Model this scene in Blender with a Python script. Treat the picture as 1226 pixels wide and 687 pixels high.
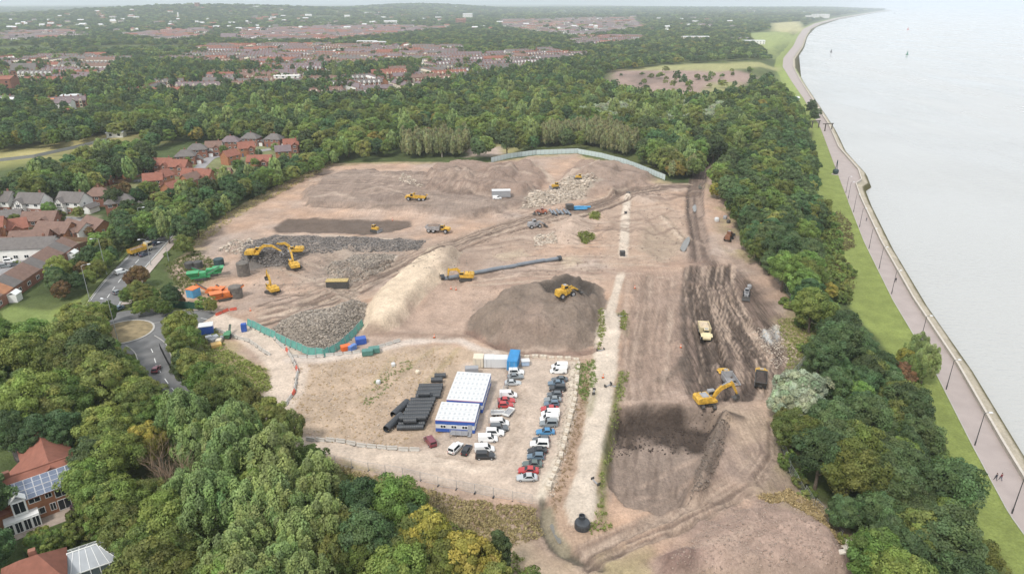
import bpy, math, random
import numpy as np
from mathutils import Vector, Matrix
random.seed(7)
R = math.radians
scene = bpy.context.scene
for o in list(bpy.data.objects): bpy.data.objects.remove(o)
COL = scene.collection

# ------------------------------------------------------------------ camera
F, CX, CY, CAMH = 817.0, 613.0, 343.5, 80.0          # 24 mm lens on a 36 mm sensor
PIT = math.atan(339.5 / F)
cam = bpy.data.cameras.new('camera'); cam.sensor_width = 36.0; cam.lens = 36.0 * F / 1226.0
cam.clip_start = 1.0; cam.clip_end = 90000.0
camo = bpy.data.objects.new('camera', cam); COL.objects.link(camo)
camo.location = (0, 0, CAMH); camo.rotation_euler = (R(90) - PIT, 0, 0)
scene.camera = camo

# ------------------------------------------------------------------ sky, sun, exposure
SUN_EL, SUN_AZ = R(52), R(215)                         # soft sun, behind the camera and to the left
world = bpy.data.worlds.new('World'); scene.world = world; world.use_nodes = True
wn = world.node_tree; wn.nodes.clear()
wo = wn.nodes.new('ShaderNodeOutputWorld'); wb = wn.nodes.new('ShaderNodeBackground')
sk = wn.nodes.new('ShaderNodeTexSky'); sk.sky_type = 'NISHITA'; sk.sun_disc = False
sk.sun_elevation = SUN_EL; sk.sun_rotation = SUN_AZ; sk.air_density = 1.0; sk.dust_density = 3.0; sk.ozone_density = 1.0
mx = wn.nodes.new('ShaderNodeMix'); mx.data_type = 'RGBA'; mx.inputs[0].default_value = 0.82
mx.inputs[7].default_value = (8.6, 9.0, 9.35, 1)       # an even cloud sheet
wn.links.new(sk.outputs[0], mx.inputs[6]); wn.links.new(mx.outputs[2], wb.inputs[0])
wb.inputs[1].default_value = 0.076
wn.links.new(wb.outputs[0], wo.inputs[0])
sl = bpy.data.lights.new('sun', 'SUN'); sl.energy = 1.5; sl.angle = R(10); sl.color = (1.0, 0.955, 0.89)
so = bpy.data.objects.new('sun', sl); COL.objects.link(so)
sd = Vector((math.sin(SUN_AZ) * math.cos(SUN_EL), math.cos(SUN_AZ) * math.cos(SUN_EL), math.sin(SUN_EL)))
so.rotation_euler = sd.to_track_quat('Z', 'Y').to_euler(); so.location = (0, 0, 300)
vs = scene.view_settings; vs.view_transform = 'Standard'; vs.look = 'None'; vs.exposure = 0.88; vs.gamma = 1.0
vs.use_curve_mapping = False
cy = scene.cycles; cy.use_denoising = True; cy.max_bounces = 8; cy.diffuse_bounces = 3; cy.glossy_bounces = 2
cy.transmission_bounces = 3; cy.volume_bounces = 1; cy.transparent_max_bounces = 6
cy.use_adaptive_sampling = True; cy.adaptive_threshold = 0.01

# ------------------------------------------------------------------ materials
def newmat(name):
    m = bpy.data.materials.new(name); m.use_nodes = True
    return m, m.node_tree, m.node_tree.nodes['Principled BSDF']
MATS = {}
def mat(name, rgb, rough=0.7, var=0.12, scale=1.5, metal=0.0, bump=0.0, spec=0.4, coat=0.0):
    if name in MATS: return MATS[name]
    m, nt, b = newmat(name); n = nt.nodes; l = nt.links
    tc = n.new('ShaderNodeTexCoord'); nz = n.new('ShaderNodeTexNoise'); nz.inputs['Scale'].default_value = scale
    nz.inputs['Detail'].default_value = 4.0
    l.new(tc.outputs['Object'], nz.inputs['Vector'])
    mr = n.new('ShaderNodeMapRange'); mr.inputs[1].default_value = 0.3; mr.inputs[2].default_value = 0.7
    mr.inputs[3].default_value = 1 - var; mr.inputs[4].default_value = 1 + var
    l.new(nz.outputs['Fac'], mr.inputs[0])
    mu = n.new('ShaderNodeVectorMath'); mu.operation = 'SCALE'; mu.inputs[0].default_value = rgb
    l.new(mr.outputs[0], mu.inputs['Scale']); l.new(mu.outputs[0], b.inputs['Base Color'])
    b.inputs['Roughness'].default_value = rough; b.inputs['Metallic'].default_value = metal
    b.inputs['Specular IOR Level'].default_value = spec; b.inputs['Coat Weight'].default_value = coat
    if bump:
        bp = n.new('ShaderNodeBump'); bp.inputs['Strength'].default_value = bump; bp.inputs['Distance'].default_value = 0.1
        l.new(nz.outputs['Fac'], bp.inputs['Height']); l.new(bp.outputs[0], b.inputs['Normal'])
    MATS[name] = m
    return m

def foliage_mat(name, rgb, trans=0.30, hv=0.03, vv=0.32):
    m, nt, b = newmat(name); n = nt.nodes; l = nt.links
    at = n.new('ShaderNodeAttribute'); at.attribute_name = 'tint'
    oi = n.new('ShaderNodeObjectInfo')
    hs = n.new('ShaderNodeHueSaturation'); hs.inputs['Color'].default_value = (*rgb, 1)
    h1 = n.new('ShaderNodeMapRange'); h1.inputs[3].default_value = 0.5 - hv; h1.inputs[4].default_value = 0.5 + hv
    l.new(oi.outputs['Random'], h1.inputs[0]); l.new(h1.outputs[0], hs.inputs['Hue'])
    ma = n.new('ShaderNodeMath'); ma.operation = 'MULTIPLY'; ma.inputs[1].default_value = 7.13
    fr = n.new('ShaderNodeMath'); fr.operation = 'FRACT'; l.new(oi.outputs['Random'], ma.inputs[0]); l.new(ma.outputs[0], fr.inputs[0])
    h2 = n.new('ShaderNodeMapRange'); h2.inputs[3].default_value = 1 - vv; h2.inputs[4].default_value = 1 + vv
    l.new(fr.outputs[0], h2.inputs[0]); l.new(h2.outputs[0], hs.inputs['Value'])
    mu = n.new('ShaderNodeMix'); mu.data_type = 'RGBA'; mu.blend_type = 'MULTIPLY'; mu.inputs[0].default_value = 1.0
    l.new(hs.outputs[0], mu.inputs[6]); l.new(at.outputs['Color'], mu.inputs[7])
    l.new(mu.outputs[2], b.inputs['Base Color'])
    b.inputs['Roughness'].default_value = 0.62; b.inputs['Specular IOR Level'].default_value = 0.25
    tr = n.new('ShaderNodeBsdfTranslucent'); l.new(mu.outputs[2], tr.inputs['Color'])
    ms = n.new('ShaderNodeMixShader'); ms.inputs[0].default_value = trans
    l.new(b.outputs[0], ms.inputs[1]); l.new(tr.outputs[0], ms.inputs[2])
    l.new(ms.outputs[0], n['Material Output'].inputs['Surface'])
    MATS[name] = m
    return m

# ------------------------------------------------------------------ numpy helpers
def _h(ix, iy, s):
    v = np.sin(ix * 127.1 + iy * 311.7 + s * 74.7) * 43758.5453
    return v - np.floor(v)
def vnoise(x, y, s=0):
    ix = np.floor(x); iy = np.floor(y); fx = x - ix; fy = y - iy
    fx = fx * fx * (3 - 2 * fx); fy = fy * fy * (3 - 2 * fy)
    a = _h(ix, iy, s); b = _h(ix + 1, iy, s); c = _h(ix, iy + 1, s); d = _h(ix + 1, iy + 1, s)
    return a + (b - a) * fx + (c - a) * fy + (a - b - c + d) * fx * fy
def fbm(x, y, sc, octv=4, s=0):
    t = 0; a = 0.5; n = 0
    for i in range(octv):
        t = t + a * vnoise(x / sc, y / sc, s + i * 13); n += a; a *= 0.5; sc *= 0.47
    return t / n                                           # 0..1
def sstep(a, b, x):
    t = np.clip((x - a) / (b - a), 0, 1); return t * t * (3 - 2 * t)
def seg_dist(X, Y, pts, closed):
    D = np.full(X.shape, 1e9); n = len(pts)
    for i in range(n if closed else n - 1):
        ax, ay = pts[i]; bx, by = pts[(i + 1) % n]; dx, dy = bx - ax, by - ay
        t = np.clip(((X - ax) * dx + (Y - ay) * dy) / (dx * dx + dy * dy + 1e-9), 0, 1)
        D = np.minimum(D, np.hypot(X - ax - t * dx, Y - ay - t * dy))
    return D
def inside(X, Y, pts):
    c = np.zeros(X.shape, bool); n = len(pts)
    for i in range(n):
        ax, ay = pts[i]; bx, by = pts[(i + 1) % n]
        if ay == by: continue
        k = ((ay > Y) != (by > Y)) & (X < (bx - ax) * (Y - ay) / (by - ay) + ax)
        c ^= k
    return c
def sdf(X, Y, pts):
    D = seg_dist(X, Y, pts, True)
    return np.where(inside(X, Y, pts), -D, D)

# ------------------------------------------------------------------ the lie of the land (metres; x east, y north, z up)
YL = [-200, 78, 101.5, 122.8, 158.1, 200.3, 258.2, 350.2, 503.9, 540.9, 703, 860.4, 1072.8, 1240.9, 1616.6, 2071, 2683, 3404, 4647, 7294, 9882, 12000, 14000, 60000]
XL = [60, 89, 93.0, 99.4, 110.7, 122.3, 140.6, 172.7, 227.2, 240, 291.7, 339.6, 406.3, 469, 629.7, 814.8, 1072, 1408, 2049, 3538, 5045, 5100, 3500, 2500]
def xl(y): return np.interp(y, YL, XL)                     # landward edge of the promenade
def wprom(y): return np.interp(y, [0, 322, 330, 352, 360, 385, 450, 700, 1100, 2500, 9000], [6.4, 6.6, 6.8, 7.5, 11.5, 12.5, 7, 8, 16, 24, 60])
ZP, ZW = -8.0, -11.6
def base_z(X, Y):
    u = X - xl(Y); w = wprom(Y)
    z = ZP * (1 - sstep(10, 40, -u))
    z = np.where(u > w, ZP + np.interp(u - w, [0, .3, 4.2, 5.6, 7.5, 12], [-.3, -.5, -1.3, -3.2, -5.5, -8]), z)
    z = z + 62 * np.exp(-((X + 1900) / 900) ** 2 - ((Y - 4600) / 1300) ** 2) + 55 * np.exp(-((X + 900) / 700) ** 2 - ((Y - 7000) / 1500) ** 2)
    z = z + 34 * sstep(5500, 9000, Y) * (0.4 + 0.6 * vnoise(X / 1700, Y / 3000, 5)) * sstep(100, 900, -u)
    return z
def bz1(x, y): return float(base_z(np.array([x]), np.array([y]))[0])
def ray(px, py):
    xr = (px - CX) / F; yu = (CY - py) / F; c, s = math.cos(PIT), math.sin(PIT)
    return xr, c + yu * s, -s + yu * c
def P(px, py, h=0.0, zf=None):
    """ground point that the surveyed photograph position refers to"""
    d = ray(px, py); z = 0.0
    for i in range(9):
        t = (z + h - CAMH) / d[2]; x, y = d[0] * t, d[1] * t
        z = 0.6 * (zf or bz1)(x, y) + 0.4 * z if i else (zf or bz1)(x, y)
    return (x, y)
def W(pts, h=0.0): return [P(a, b, h) for a, b in pts]
# ------------------------------------------------------------------ ground: relief and soil
SOIL = (.405, .293, .226); PALE = (.56, .475, .39); DARK = (.085, .063, .05); GREY = (.235, .185, .15); SAND = (.61, .49, .365)
BROWN = (.25, .175, .132); RUB = (.265, .228, .19); LAWN = (.205, .243, .07); WILD = (.075, .095, .034); DRY = (.37, .29, .18); PINK = (.40, .285, .225)
SITE = W([(228, 296), (262, 262), (330, 222), (395, 196), (480, 194), (590, 195), (640, 186), (690, 184), (795, 217), (832, 222), (836, 196),
          (846, 192), (862, 225), (878, 265), (893, 300), (930, 335), (958, 375), (982, 398), (950, 440), (930, 470), (925, 505), (935, 545), (955, 590),
          (1000, 632), (1060, 672), (1095, 700), (640, 700), (590, 668), (560, 640), (500, 600), (440, 575), (385, 548), (350, 500), (322, 492), (300, 455), (262, 430),
          (240, 395), (225, 372), (205, 352), (215, 340), (205, 322)])
# (outline, colour, strength, edge softness, edge raggedness, height, ramp, roughness of relief)
AREAS = [
 ([(345, 480), (352, 436), (420, 426), (540, 410), (600, 428), (560, 470), (520, 520), (480, 545), (400, 540), (360, 520)], (.44, .335, .245), .9, 2, 3, 0, 1, .1),
 ([(365, 232), (385, 215), (420, 206), (500, 209), (600, 222), (655, 240), (560, 262), (500, 254), (420, 249), (366, 246)], (.245, .19, .156), .85, 2, 3, 2.2, 3, .4),
 ([(310, 285), (400, 283), (520, 288), (600, 268), (690, 250), (640, 300), (560, 330), (520, 310), (440, 340), (395, 340), (300, 330)], (.30, .235, .19), .6, 6, 6, 0, 5, .4),
 ([(328, 272), (345, 261), (400, 261), (490, 264), (495, 271), (450, 280), (380, 279), (332, 278)], (.125, .096, .078), .95, .8, 1.6, -.5, 2, .05),
 ([(285, 292), (330, 283), (420, 283), (512, 288), (500, 300), (440, 302), (350, 306), (292, 318)], (.20, .178, .16), .85, 2, 3, .8, 4, .9),
 ([(388, 322), (430, 305), (475, 305), (466, 318), (440, 334), (400, 338)], (.21, .187, .168), .85, 2, 3, 1.6, 5, .8),
 ([(322, 395), (345, 378), (385, 370), (420, 358), (441, 363), (438, 386), (412, 410), (385, 421), (350, 414)], RUB, .95, 1, 1.2, 3.2, 8, .7),
 ([(286, 322), (292, 302), (315, 297), (350, 297), (362, 308), (345, 320), (310, 322)], (.13, .118, .108), .95, 1.5, 2, 4.2, 8, .7),
 ([(435, 399), (437, 372), (458, 345), (488, 321), (518, 298), (553, 303), (544, 322), (508, 357), (478, 391), (458, 400)], SAND, .97, .4, 1.1, 3.4, 4.0, .14),
 ([(462, 398), (500, 362), (545, 326), (556, 322), (560, 340), (570, 360), (562, 388), (540, 395)], (.41, .30, .235), .9, 2, 2, -.7, 4, .15),
 ([(561, 392), (570, 372), (597, 354), (650, 346), (690, 340), (722, 344), (729, 358), (724, 392), (714, 414), (690, 419), (640, 421), (600, 417), (572, 404)], (.215, .168, .134), .97, .6, 2.4, 6.2, 9, 1.5),
 ([(600, 405), (640, 385), (668, 405), (700, 416), (640, 419)], (.275, .205, .165), .6, 4, 4, 0, 4, .2),
 ([(643, 350), (668, 340), (712, 332), (718, 346), (692, 358), (658, 358)], (.09, .075, .064), .95, 1.0, 1.5, -3.0, 3.5, .15, 4.5),
 ([(750, 330), (820, 322), (822, 400), (812, 478), (765, 478), (744, 440), (748, 380)], (.30, .218, .172), .9, 3, 3, -.5, 4, .12),
 ([(822, 322), (850, 308), (890, 325), (935, 378), (950, 420), (928, 468), (880, 482), (820, 480), (814, 400)], (.165, .12, .097), .95, 2.5, 3, -.5, 6, .35),
 ([(735, 498), (742, 488), (775, 480), (815, 484), (850, 487), (862, 497), (848, 540), (832, 570), (822, 600), (790, 613), (748, 607), (728, 580), (722, 530)], (.27, .21, .172), .97, .5, .8, -4.4, 2.0, .12),
 ([(738, 494), (775, 482), (815, 485), (850, 488), (858, 500), (846, 520), (805, 516), (770, 512), (735, 518)], (.072, .054, .044), .95, 1.4, 2.6, -.5, 2, .15),
 ([(822, 604), (832, 565), (850, 515), (862, 497), (876, 503), (866, 545), (848, 590), (835, 606)], (.175, .138, .112), .95, .8, 1.0, 3.6, 3.2, .35),
 ([(868, 505), (905, 500), (925, 520), (935, 560), (955, 592), (905, 590), (860, 600), (850, 580)], (.255, .19, .156), .85, 4, 4, 0, 4, .3),
 ([(865, 490), (905, 480), (925, 490), (928, 520), (880, 545), (870, 520)], (.43, .325, .245), .85, 3, 3, 0, 4, .12),
 ([(786, 700), (800, 660), (832, 624), (880, 600), (930, 588), (975, 610), (1010, 645), (1045, 700)], (.345, .25, .205), .9, 2.0, 3, 2.6, 6, .8),
 ([(905, 596), (945, 585), (985, 610), (1000, 632), (965, 628), (930, 612)], DRY, .8, 1.5, 2, .8, 3, .4),
 ([(798, 676), (808, 662), (830, 660), (838, 676), (820, 690), (800, 690)], (.23, .15, .125), .8, 1.5, 2, .8, 3, .4),
 ([(738, 440), (744, 445), (730, 540), (722, 600), (728, 640), (690, 652), (660, 640), (655, 600), (672, 540), (690, 432), (712, 425)], (.385, .275, .20), .9, 1.5, 2, 0, 2, .25),
 ([(718, 262), (740, 235), (800, 238), (822, 262), (822, 300), (790, 320), (730, 320)], (.39, .288, .22), .8, 4, 4, .3, 6, .25),
 ([(765, 300), (768, 275), (790, 270), (815, 285), (820, 298), (790, 312)], (.34, .265, .20), .8, 2, 2, -.8, 4, .3),
 ([(648, 286), (662, 266), (690, 256), (713, 266), (712, 286), (690, 294), (664, 293)], (.45, .345, .275), .9, 1.5, 1.5, 3.2, 10, .2),
 ([(505, 232), (515, 203), (545, 196), (600, 200), (640, 195), (662, 222), (630, 240), (560, 238)], (.255, .185, .147), .85, 3, 4, 3.6, 7, .8),
 ([(660, 222), (690, 195), (740, 195), (790, 215), (740, 235), (700, 236)], (.27, .20, .16), .85, 3, 4, 3.0, 7, .8),
 ([(622, 250), (640, 232), (690, 218), (716, 222), (700, 236), (660, 246)], (.40, .345, .28), .85, 2, 3, 1.2, 5, 1.0),
 ([(512, 295), (545, 288), (560, 300), (580, 315), (545, 330), (520, 330)], (.24, .178, .145), .5, 4, 4, 0, 3, .3),
 ([(590, 305), (625, 298), (632, 306), (600, 312)], (.44, .35, .26), .8, 1.5, 2, .3, 3, .15),
 ([(660, 311), (690, 306), (700, 314), (680, 320)], (.50, .40, .29), .8, 1.5, 2, .3, 3, .15),
 ([(915, 393), (930, 390), (938, 402), (925, 410), (914, 404)], (.62, .62, .60), .95, .6, 1.2, .6, 2, .3),
 ([(930, 380), (965, 378), (982, 398), (955, 432), (940, 410)], (.36, .29, .17), .8, 3, 3, 0, 2, .4),
 ([(232, 395), (258, 392), (270, 420), (320, 440), (330, 470), (300, 470), (262, 440)], DRY, .85, 2, 2, 0, 2, .3),
 ([(216, 338), (240, 320), (262, 318), (252, 332), (225, 350)], (.30, .24, .14), .85, 2, 2, 0, 2, .2),
 ([(528, 222), (545, 208), (572, 212), (566, 228), (540, 232)], (.30, .225, .18), .9, 1, 2, 2.6, 5, .6),
 ([(575, 214), (598, 205), (622, 212), (612, 228), (585, 230)], (.24, .175, .14), .9, 1, 2, 2.8, 5, .6),
 ([(690, 212), (715, 203), (745, 206), (738, 220), (705, 224)], (.30, .225, .18), .9, 1, 2, 2.6, 5, .6),
 ([(742, 238), (775, 232), (800, 240), (770, 247)], (.43, .33, .265), .9, 1, 2, 1.6, 4, .5),
 ([(395, 305), (420, 296), (432, 304), (410, 312)], (.36, .29, .235), .8, 1, 2, 1.0, 3, .5),
 ([(440, 240), (470, 236), (500, 240), (480, 246), (450, 247)], (.19, .145, .12), .8, 1, 2, 1.2, 3, .5),
 # made ground of the car park and compound
 ([(552, 436), (600, 431), (690, 431), (693, 470), (683, 520), (664, 572), (648, 602), (560, 588), (470, 566), (372, 538), (372, 527), (440, 535), (500, 540), (530, 520)], (.50, .405, .33), .95, .6, .7, .15, 1.5, .05),
 ([(684, 432), (692, 432), (687, 500), (664, 578), (650, 600), (642, 598), (664, 540), (680, 480)], (.60, .53, .43), .75, .7, 1.0, .35, 1.5, .3),
 ([(588, 418), (690, 420), (690, 431), (590, 431)], (.48, .375, .30), .8, .8, 1.0, .15, 1.5, .15),
]
# (line, width, colour, strength, softness, height)
LINES = [
 ([(744, 326), (737, 352), (729, 377)], 2.3, PALE, .95, .4, .2),
 ([(752, 228), (749, 260), (746, 308)], 3.2, PALE, .97, .4, .3),
 ([(240, 378), (262, 386), (300, 399), (330, 418), (348, 445), (340, 470), (326, 492)], 8.6, (.57, .47, .385), .97, .6, .1),
 ([(368, 532), (430, 540), (500, 550), (580, 556)], 5.5, (.58, .475, .385), .97, .7, .1),
 ([(346, 432), (385, 431), (430, 425), (478, 412), (520, 405), (548, 408), (575, 420), (592, 424)], 3.0, (.56, .475, .41), .92, .7, .25),
 ([(545, 292), (590, 275), (640, 259), (700, 251), (756, 228), (800, 222), (835, 224)], 6, (.185, .135, .107), .85, 1.5, -.3),
 ([(548, 292), (500, 308), (455, 330), (400, 352), (330, 372)], 6, (.27, .195, .155), .75, 2.5, -.25),
 ([(842, 190), (838, 215), (831, 235), (832, 258), (836, 280), (838, 312)], 7, (.15, .11, .09), .95, 1.2, -.45),
 ([(836, 225), (800, 240), (770, 240)], 3, (.22, .155, .12), .7, 1, -.2),
 ([(796, 258), (808, 270), (822, 285), (818, 300)], 1.3, (.30, .235, .18), .9, .4, -.5),
 ([(792, 260), (802, 272), (818, 288)], 1.6, (.50, .40, .31), .8, .5, .35),
 ([(838, 312), (800, 318), (750, 325), (690, 326), (640, 330), (590, 345)], 5, (.29, .20, .155), .6, 2, -.15),
 ([(700, 660), (740, 642), (790, 620), (840, 600), (880, 588)], 3.2, (.22, .16, .125), .85, .8, -.35),
 ([(720, 655), (780, 633), (850, 605)], 1.0, (.47, .36, .275), .8, .4, .25),
 ([(650, 600), (648, 625), (662, 652), (690, 668), (720, 680)], 1.5, (.115, .10, .075), .95, .4, -.7),
 ([(656, 610), (660, 635), (676, 655)], 2.2, (.235, .205, .145), .9, .4, -.4),
 ([(640, 608), (636, 635), (650, 670), (690, 690)], 1.6, (.28, .205, .155), .8, .6, -.2),
 ([(600, 640), (650, 690), (700, 700)], 6, (.45, .345, .25), .7, 2, 0),
 ([(562, 396), (580, 410), (620, 422), (680, 423), (715, 418)], 2.2, (.21, .14, .11), .85, .7, -.5),
 ([(440, 399), (500, 402), (560, 404)], 3, (.30, .215, .165), .85, 1, .3),
 ([(362, 246), (430, 250), (520, 252)], 1.4, (.15, .115, .09), .7, .7, -.3),
 ([(335, 281), (420, 283), (470, 286)], .9, (.55, .46, .37), .8, .4, .1),
 ([(438, 336), (456, 322), (474, 307)], 1.2, (.50, .43, .36), .9, .4, .3),
 ([(448, 340), (466, 322), (486, 306)], 3, (.16, .125, .105), .8, 1, -.4),
 ([(640, 199), (655, 210), (664, 223)], 4, (.42, .33, .26), .85, 1, .4),
 ([(664, 223), (690, 210), (715, 203)], 5, (.44, .345, .275), .85, 1, .4),
 ([(480, 445), (520, 418)], 1.2, DRY, .7, .8, .2),
 ([(500, 470), (548, 418)], 1.3, (.33, .26, .15), .7, .8, .2),
 ([(430, 480), (470, 428)], 1.3, (.40, .31, .20), .7, .8, .2),
 ([(745, 445), (738, 480), (726, 540), (721, 590), (722, 622)], 1.5, (.13, .14, .05), .85, .7, .35),
 ([(742, 375), (750, 385), (748, 400)], 1.3, (.16, .165, .07), .8, .7, .2),
 ([(712, 470), (706, 500), (700, 470)], 1.2, (.2, .19, .09), .6, .8, .1),
 ([(780, 505), (765, 560), (760, 600)], 1.0, (.29, .225, .185), .5, .5, 0),
 ([(822, 320), (817, 360), (820, 410), (826, 470)], 1.6, (.12, .092, .075), .85, .6, -.35),
 ([(895, 335), (915, 380), (935, 420), (925, 460)], 2.0, (.12, .09, .072), .8, .9, -.4),
 ([(862, 330), (880, 360), (905, 395), (918, 415)], 1.3, (.10, .078, .062), .8, .6, -.4),
 ([(846, 345), (856, 365), (853, 385)], 4.5, (.12, .092, .076), .7, 1.5, -.3),
 ([(790, 455), (812, 440), (818, 430)], 2.5, (.10, .08, .066), .8, 1, .6),
 ([(848, 505), (872, 498), (885, 503)], 2.5, (.08, .062, .052), .85, .9, .9),
]
rngl = random.Random(3)
for k in range(30):                                         # tyre marks on the haul area
    x0 = rngl.uniform(826, 880); x1 = x0 + rngl.uniform(-14, 12); x2 = 830 + (x0 - 826) * 1.5 + rngl.uniform(-12, 12); x3 = x2 + rngl.uniform(-6, 22)
    c = (.105, .08, .065) if rngl.random() < .55 else (.38, .285, .225)
    LINES.append(([(x0, 322 + rngl.uniform(-8, 8)), (x1 + 4, 355), (x2, 405), (x3, rngl.uniform(440, 475))], rngl.uniform(.55, 1.0), c, .6, .35, -.22))
for k in range(12):
    t = rngl.uniform(-9, 9)
    LINES.append(([(770 + t * 2.5, 335), (765 + t * 2.4, 400), (752 + t * 2.6 + 20, 472)], .7, (.27, .195, .15) if k % 2 else (.44, .335, .265), .4, .4, -.06))
for k in range(10):
    y0 = rngl.uniform(305, 372); x0 = rngl.uniform(330, 420)
    LINES.append(([(x0, y0 + 12), (x0 + 55, y0 - 4), (x0 + 105, y0 - 22)], rngl.uniform(.7, 1.4), rngl.choice([(.20, .15, .12), (.47, .37, .29)]), .5, .5, -.12))
for k in range(14):
    y0 = rngl.uniform(235, 300); x0 = rngl.uniform(560, 800)
    LINES.append(([(x0, y0), (x0 + rngl.uniform(15, 45), y0 + rngl.uniform(-14, 14)), (x0 + rngl.uniform(40, 80), y0 + rngl.uniform(-20, 20))], rngl.uniform(.8, 1.6), rngl.choice([(.21, .152, .12), (.46, .36, .28), (.24, .17, .13)]), .5, .6, -.15))
for k in range(14):
    y0 = rngl.uniform(560, 680); x0 = rngl.uniform(700, 900)
    LINES.append(([(x0, y0), (x0 + rngl.uniform(20, 50), y0 - rngl.uniform(8, 25)), (x0 + rngl.uniform(60, 100), y0 - rngl.uniform(15, 45))], rngl.uniform(.5, 1.0), rngl.choice([(.24, .172, .135), (.44, .33, .26)]), .45, .4, -.12))
def flow(line, spread, n, seed, w=(.45, .9), cols=((.095, .072, .059), (.095, .072, .059), (.42, .32, .25)), st=.6, h=-.25):
    rg = random.Random(seed)
    for k in range(n):
        a = rg.uniform(-1, 1); b = a + rg.uniform(-.35, .35); m = len(line); q = []
        t0 = rg.uniform(0, .45); t1 = t0 + rg.uniform(.3, .6)
        for i, (x, y, sx, sy) in enumerate(line):
            f = i / (m - 1)
            if f < t0 - .2 or f > t1 + .2: continue
            o = a + (b - a) * f + rg.uniform(-.05, .05); q.append((x + sx * spread * o, y + sy * spread * o))
        if len(q) > 1: LINES.append((q, rg.uniform(*w), rg.choice(cols), min(.95, st * rg.uniform(.9, 1.6)), .2, h * rg.uniform(.7, 1.5)))
flow([(850, 318, 1, 0), (848, 340, 1.1, 0), (856, 365, 1.3, .1), (868, 395, 1.6, .1), (880, 425, 1.8, 0), (885, 455, 1.9, 0), (880, 478, 1.9, 0)], 28, 80, 1)
flow([(838, 200, 1, 0), (832, 235, 1, 0), (833, 260, 1, 0), (837, 285, 1, 0), (842, 312, 1.6, 0)], 9, 16, 2, (.5, .9), ((.11, .083, .068), (.30, .225, .18)))
flow([(835, 224, 0, 1), (790, 226, 0, 1), (750, 234, 0, 1), (700, 250, 0, 1), (640, 262, 0, 1), (590, 277, 0, 1), (545, 293, 0, 1), (490, 312, 0, 1.2), (430, 340, 0, 1.3), (360, 362, 0, 1.4), (310, 376, 0, 1.4)], 9, 44, 3, (.5, 1.0), ((.15, .11, .088), (.19, .14, .11), (.44, .345, .27)))
flow([(785, 330, 1, 0), (782, 370, 1, 0), (778, 410, 1.1, 0), (775, 450, 1.2, 0), (775, 478, 1.2, 0)], 28, 34, 4, (.4, .7), ((.22, .16, .125), (.40, .305, .24)), .4, -.1)
flow([(700, 668, .3, 1), (750, 645, .3, 1), (800, 625, .3, 1), (850, 602, .3, 1), (890, 580, .6, .8), (915, 545, 1, .2), (915, 505, 1, 0)], 16, 40, 5, (.4, .8), ((.17, .125, .10), (.42, .32, .25)), .5, -.2)
flow([(330, 300, 0, 1), (390, 320, 0, 1), (430, 345, 0, 1), (380, 355, 0, 1), (310, 360, 0, 1)], 22, 26, 6, (.6, 1.1), ((.20, .155, .125), (.45, .36, .285)), .45, -.2)
flow([(370, 225, 0, 1), (440, 222, 0, 1), (520, 228, 0, 1), (600, 240, 0, 1), (650, 245, 0, 1)], 18, 34, 7, (.7, 1.3), ((.17, .128, .105), (.40, .31, .25)), .45, -.25)
flow([(560, 310, 0, 1), (640, 300, 0, 1), (720, 296, 0, 1), (800, 300, 0, 1)], 34, 34, 8, (.6, 1.2), ((.21, .155, .122), (.45, .355, .28)), .45, -.2)
flow([(610, 445, 1, 0), (625, 480, 1, 0), (618, 520, 1, 0), (605, 560, 1.2, 0), (520, 548, 0, 1), (440, 540, 0, 1)], 10, 16, 9, (.4, .7), ((.36, .28, .22), (.52, .42, .34)), .4, -.04)
flow([(780, 500, 1, 0), (778, 540, 1, 0), (775, 575, 1, 0), (775, 605, 1, 0)], 45, 40, 10, (.35, .6), ((.16, .12, .098), (.29, .225, .185)), .4, -.08)
for (x, y) in ((520, 212), (560, 222), (610, 215), (455, 232), (400, 240), (700, 210), (750, 212), (590, 255), (625, 285), (730, 275), (790, 250)):
    LINES.append(([(x - 22, y + 2), (x, y - 2), (x + 24, y + 3)], rngl.uniform(1.5, 3), rngl.choice([(.17, .127, .102), (.42, .33, .265)]), .6, .8, rngl.uniform(-.8, .9)))
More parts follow.
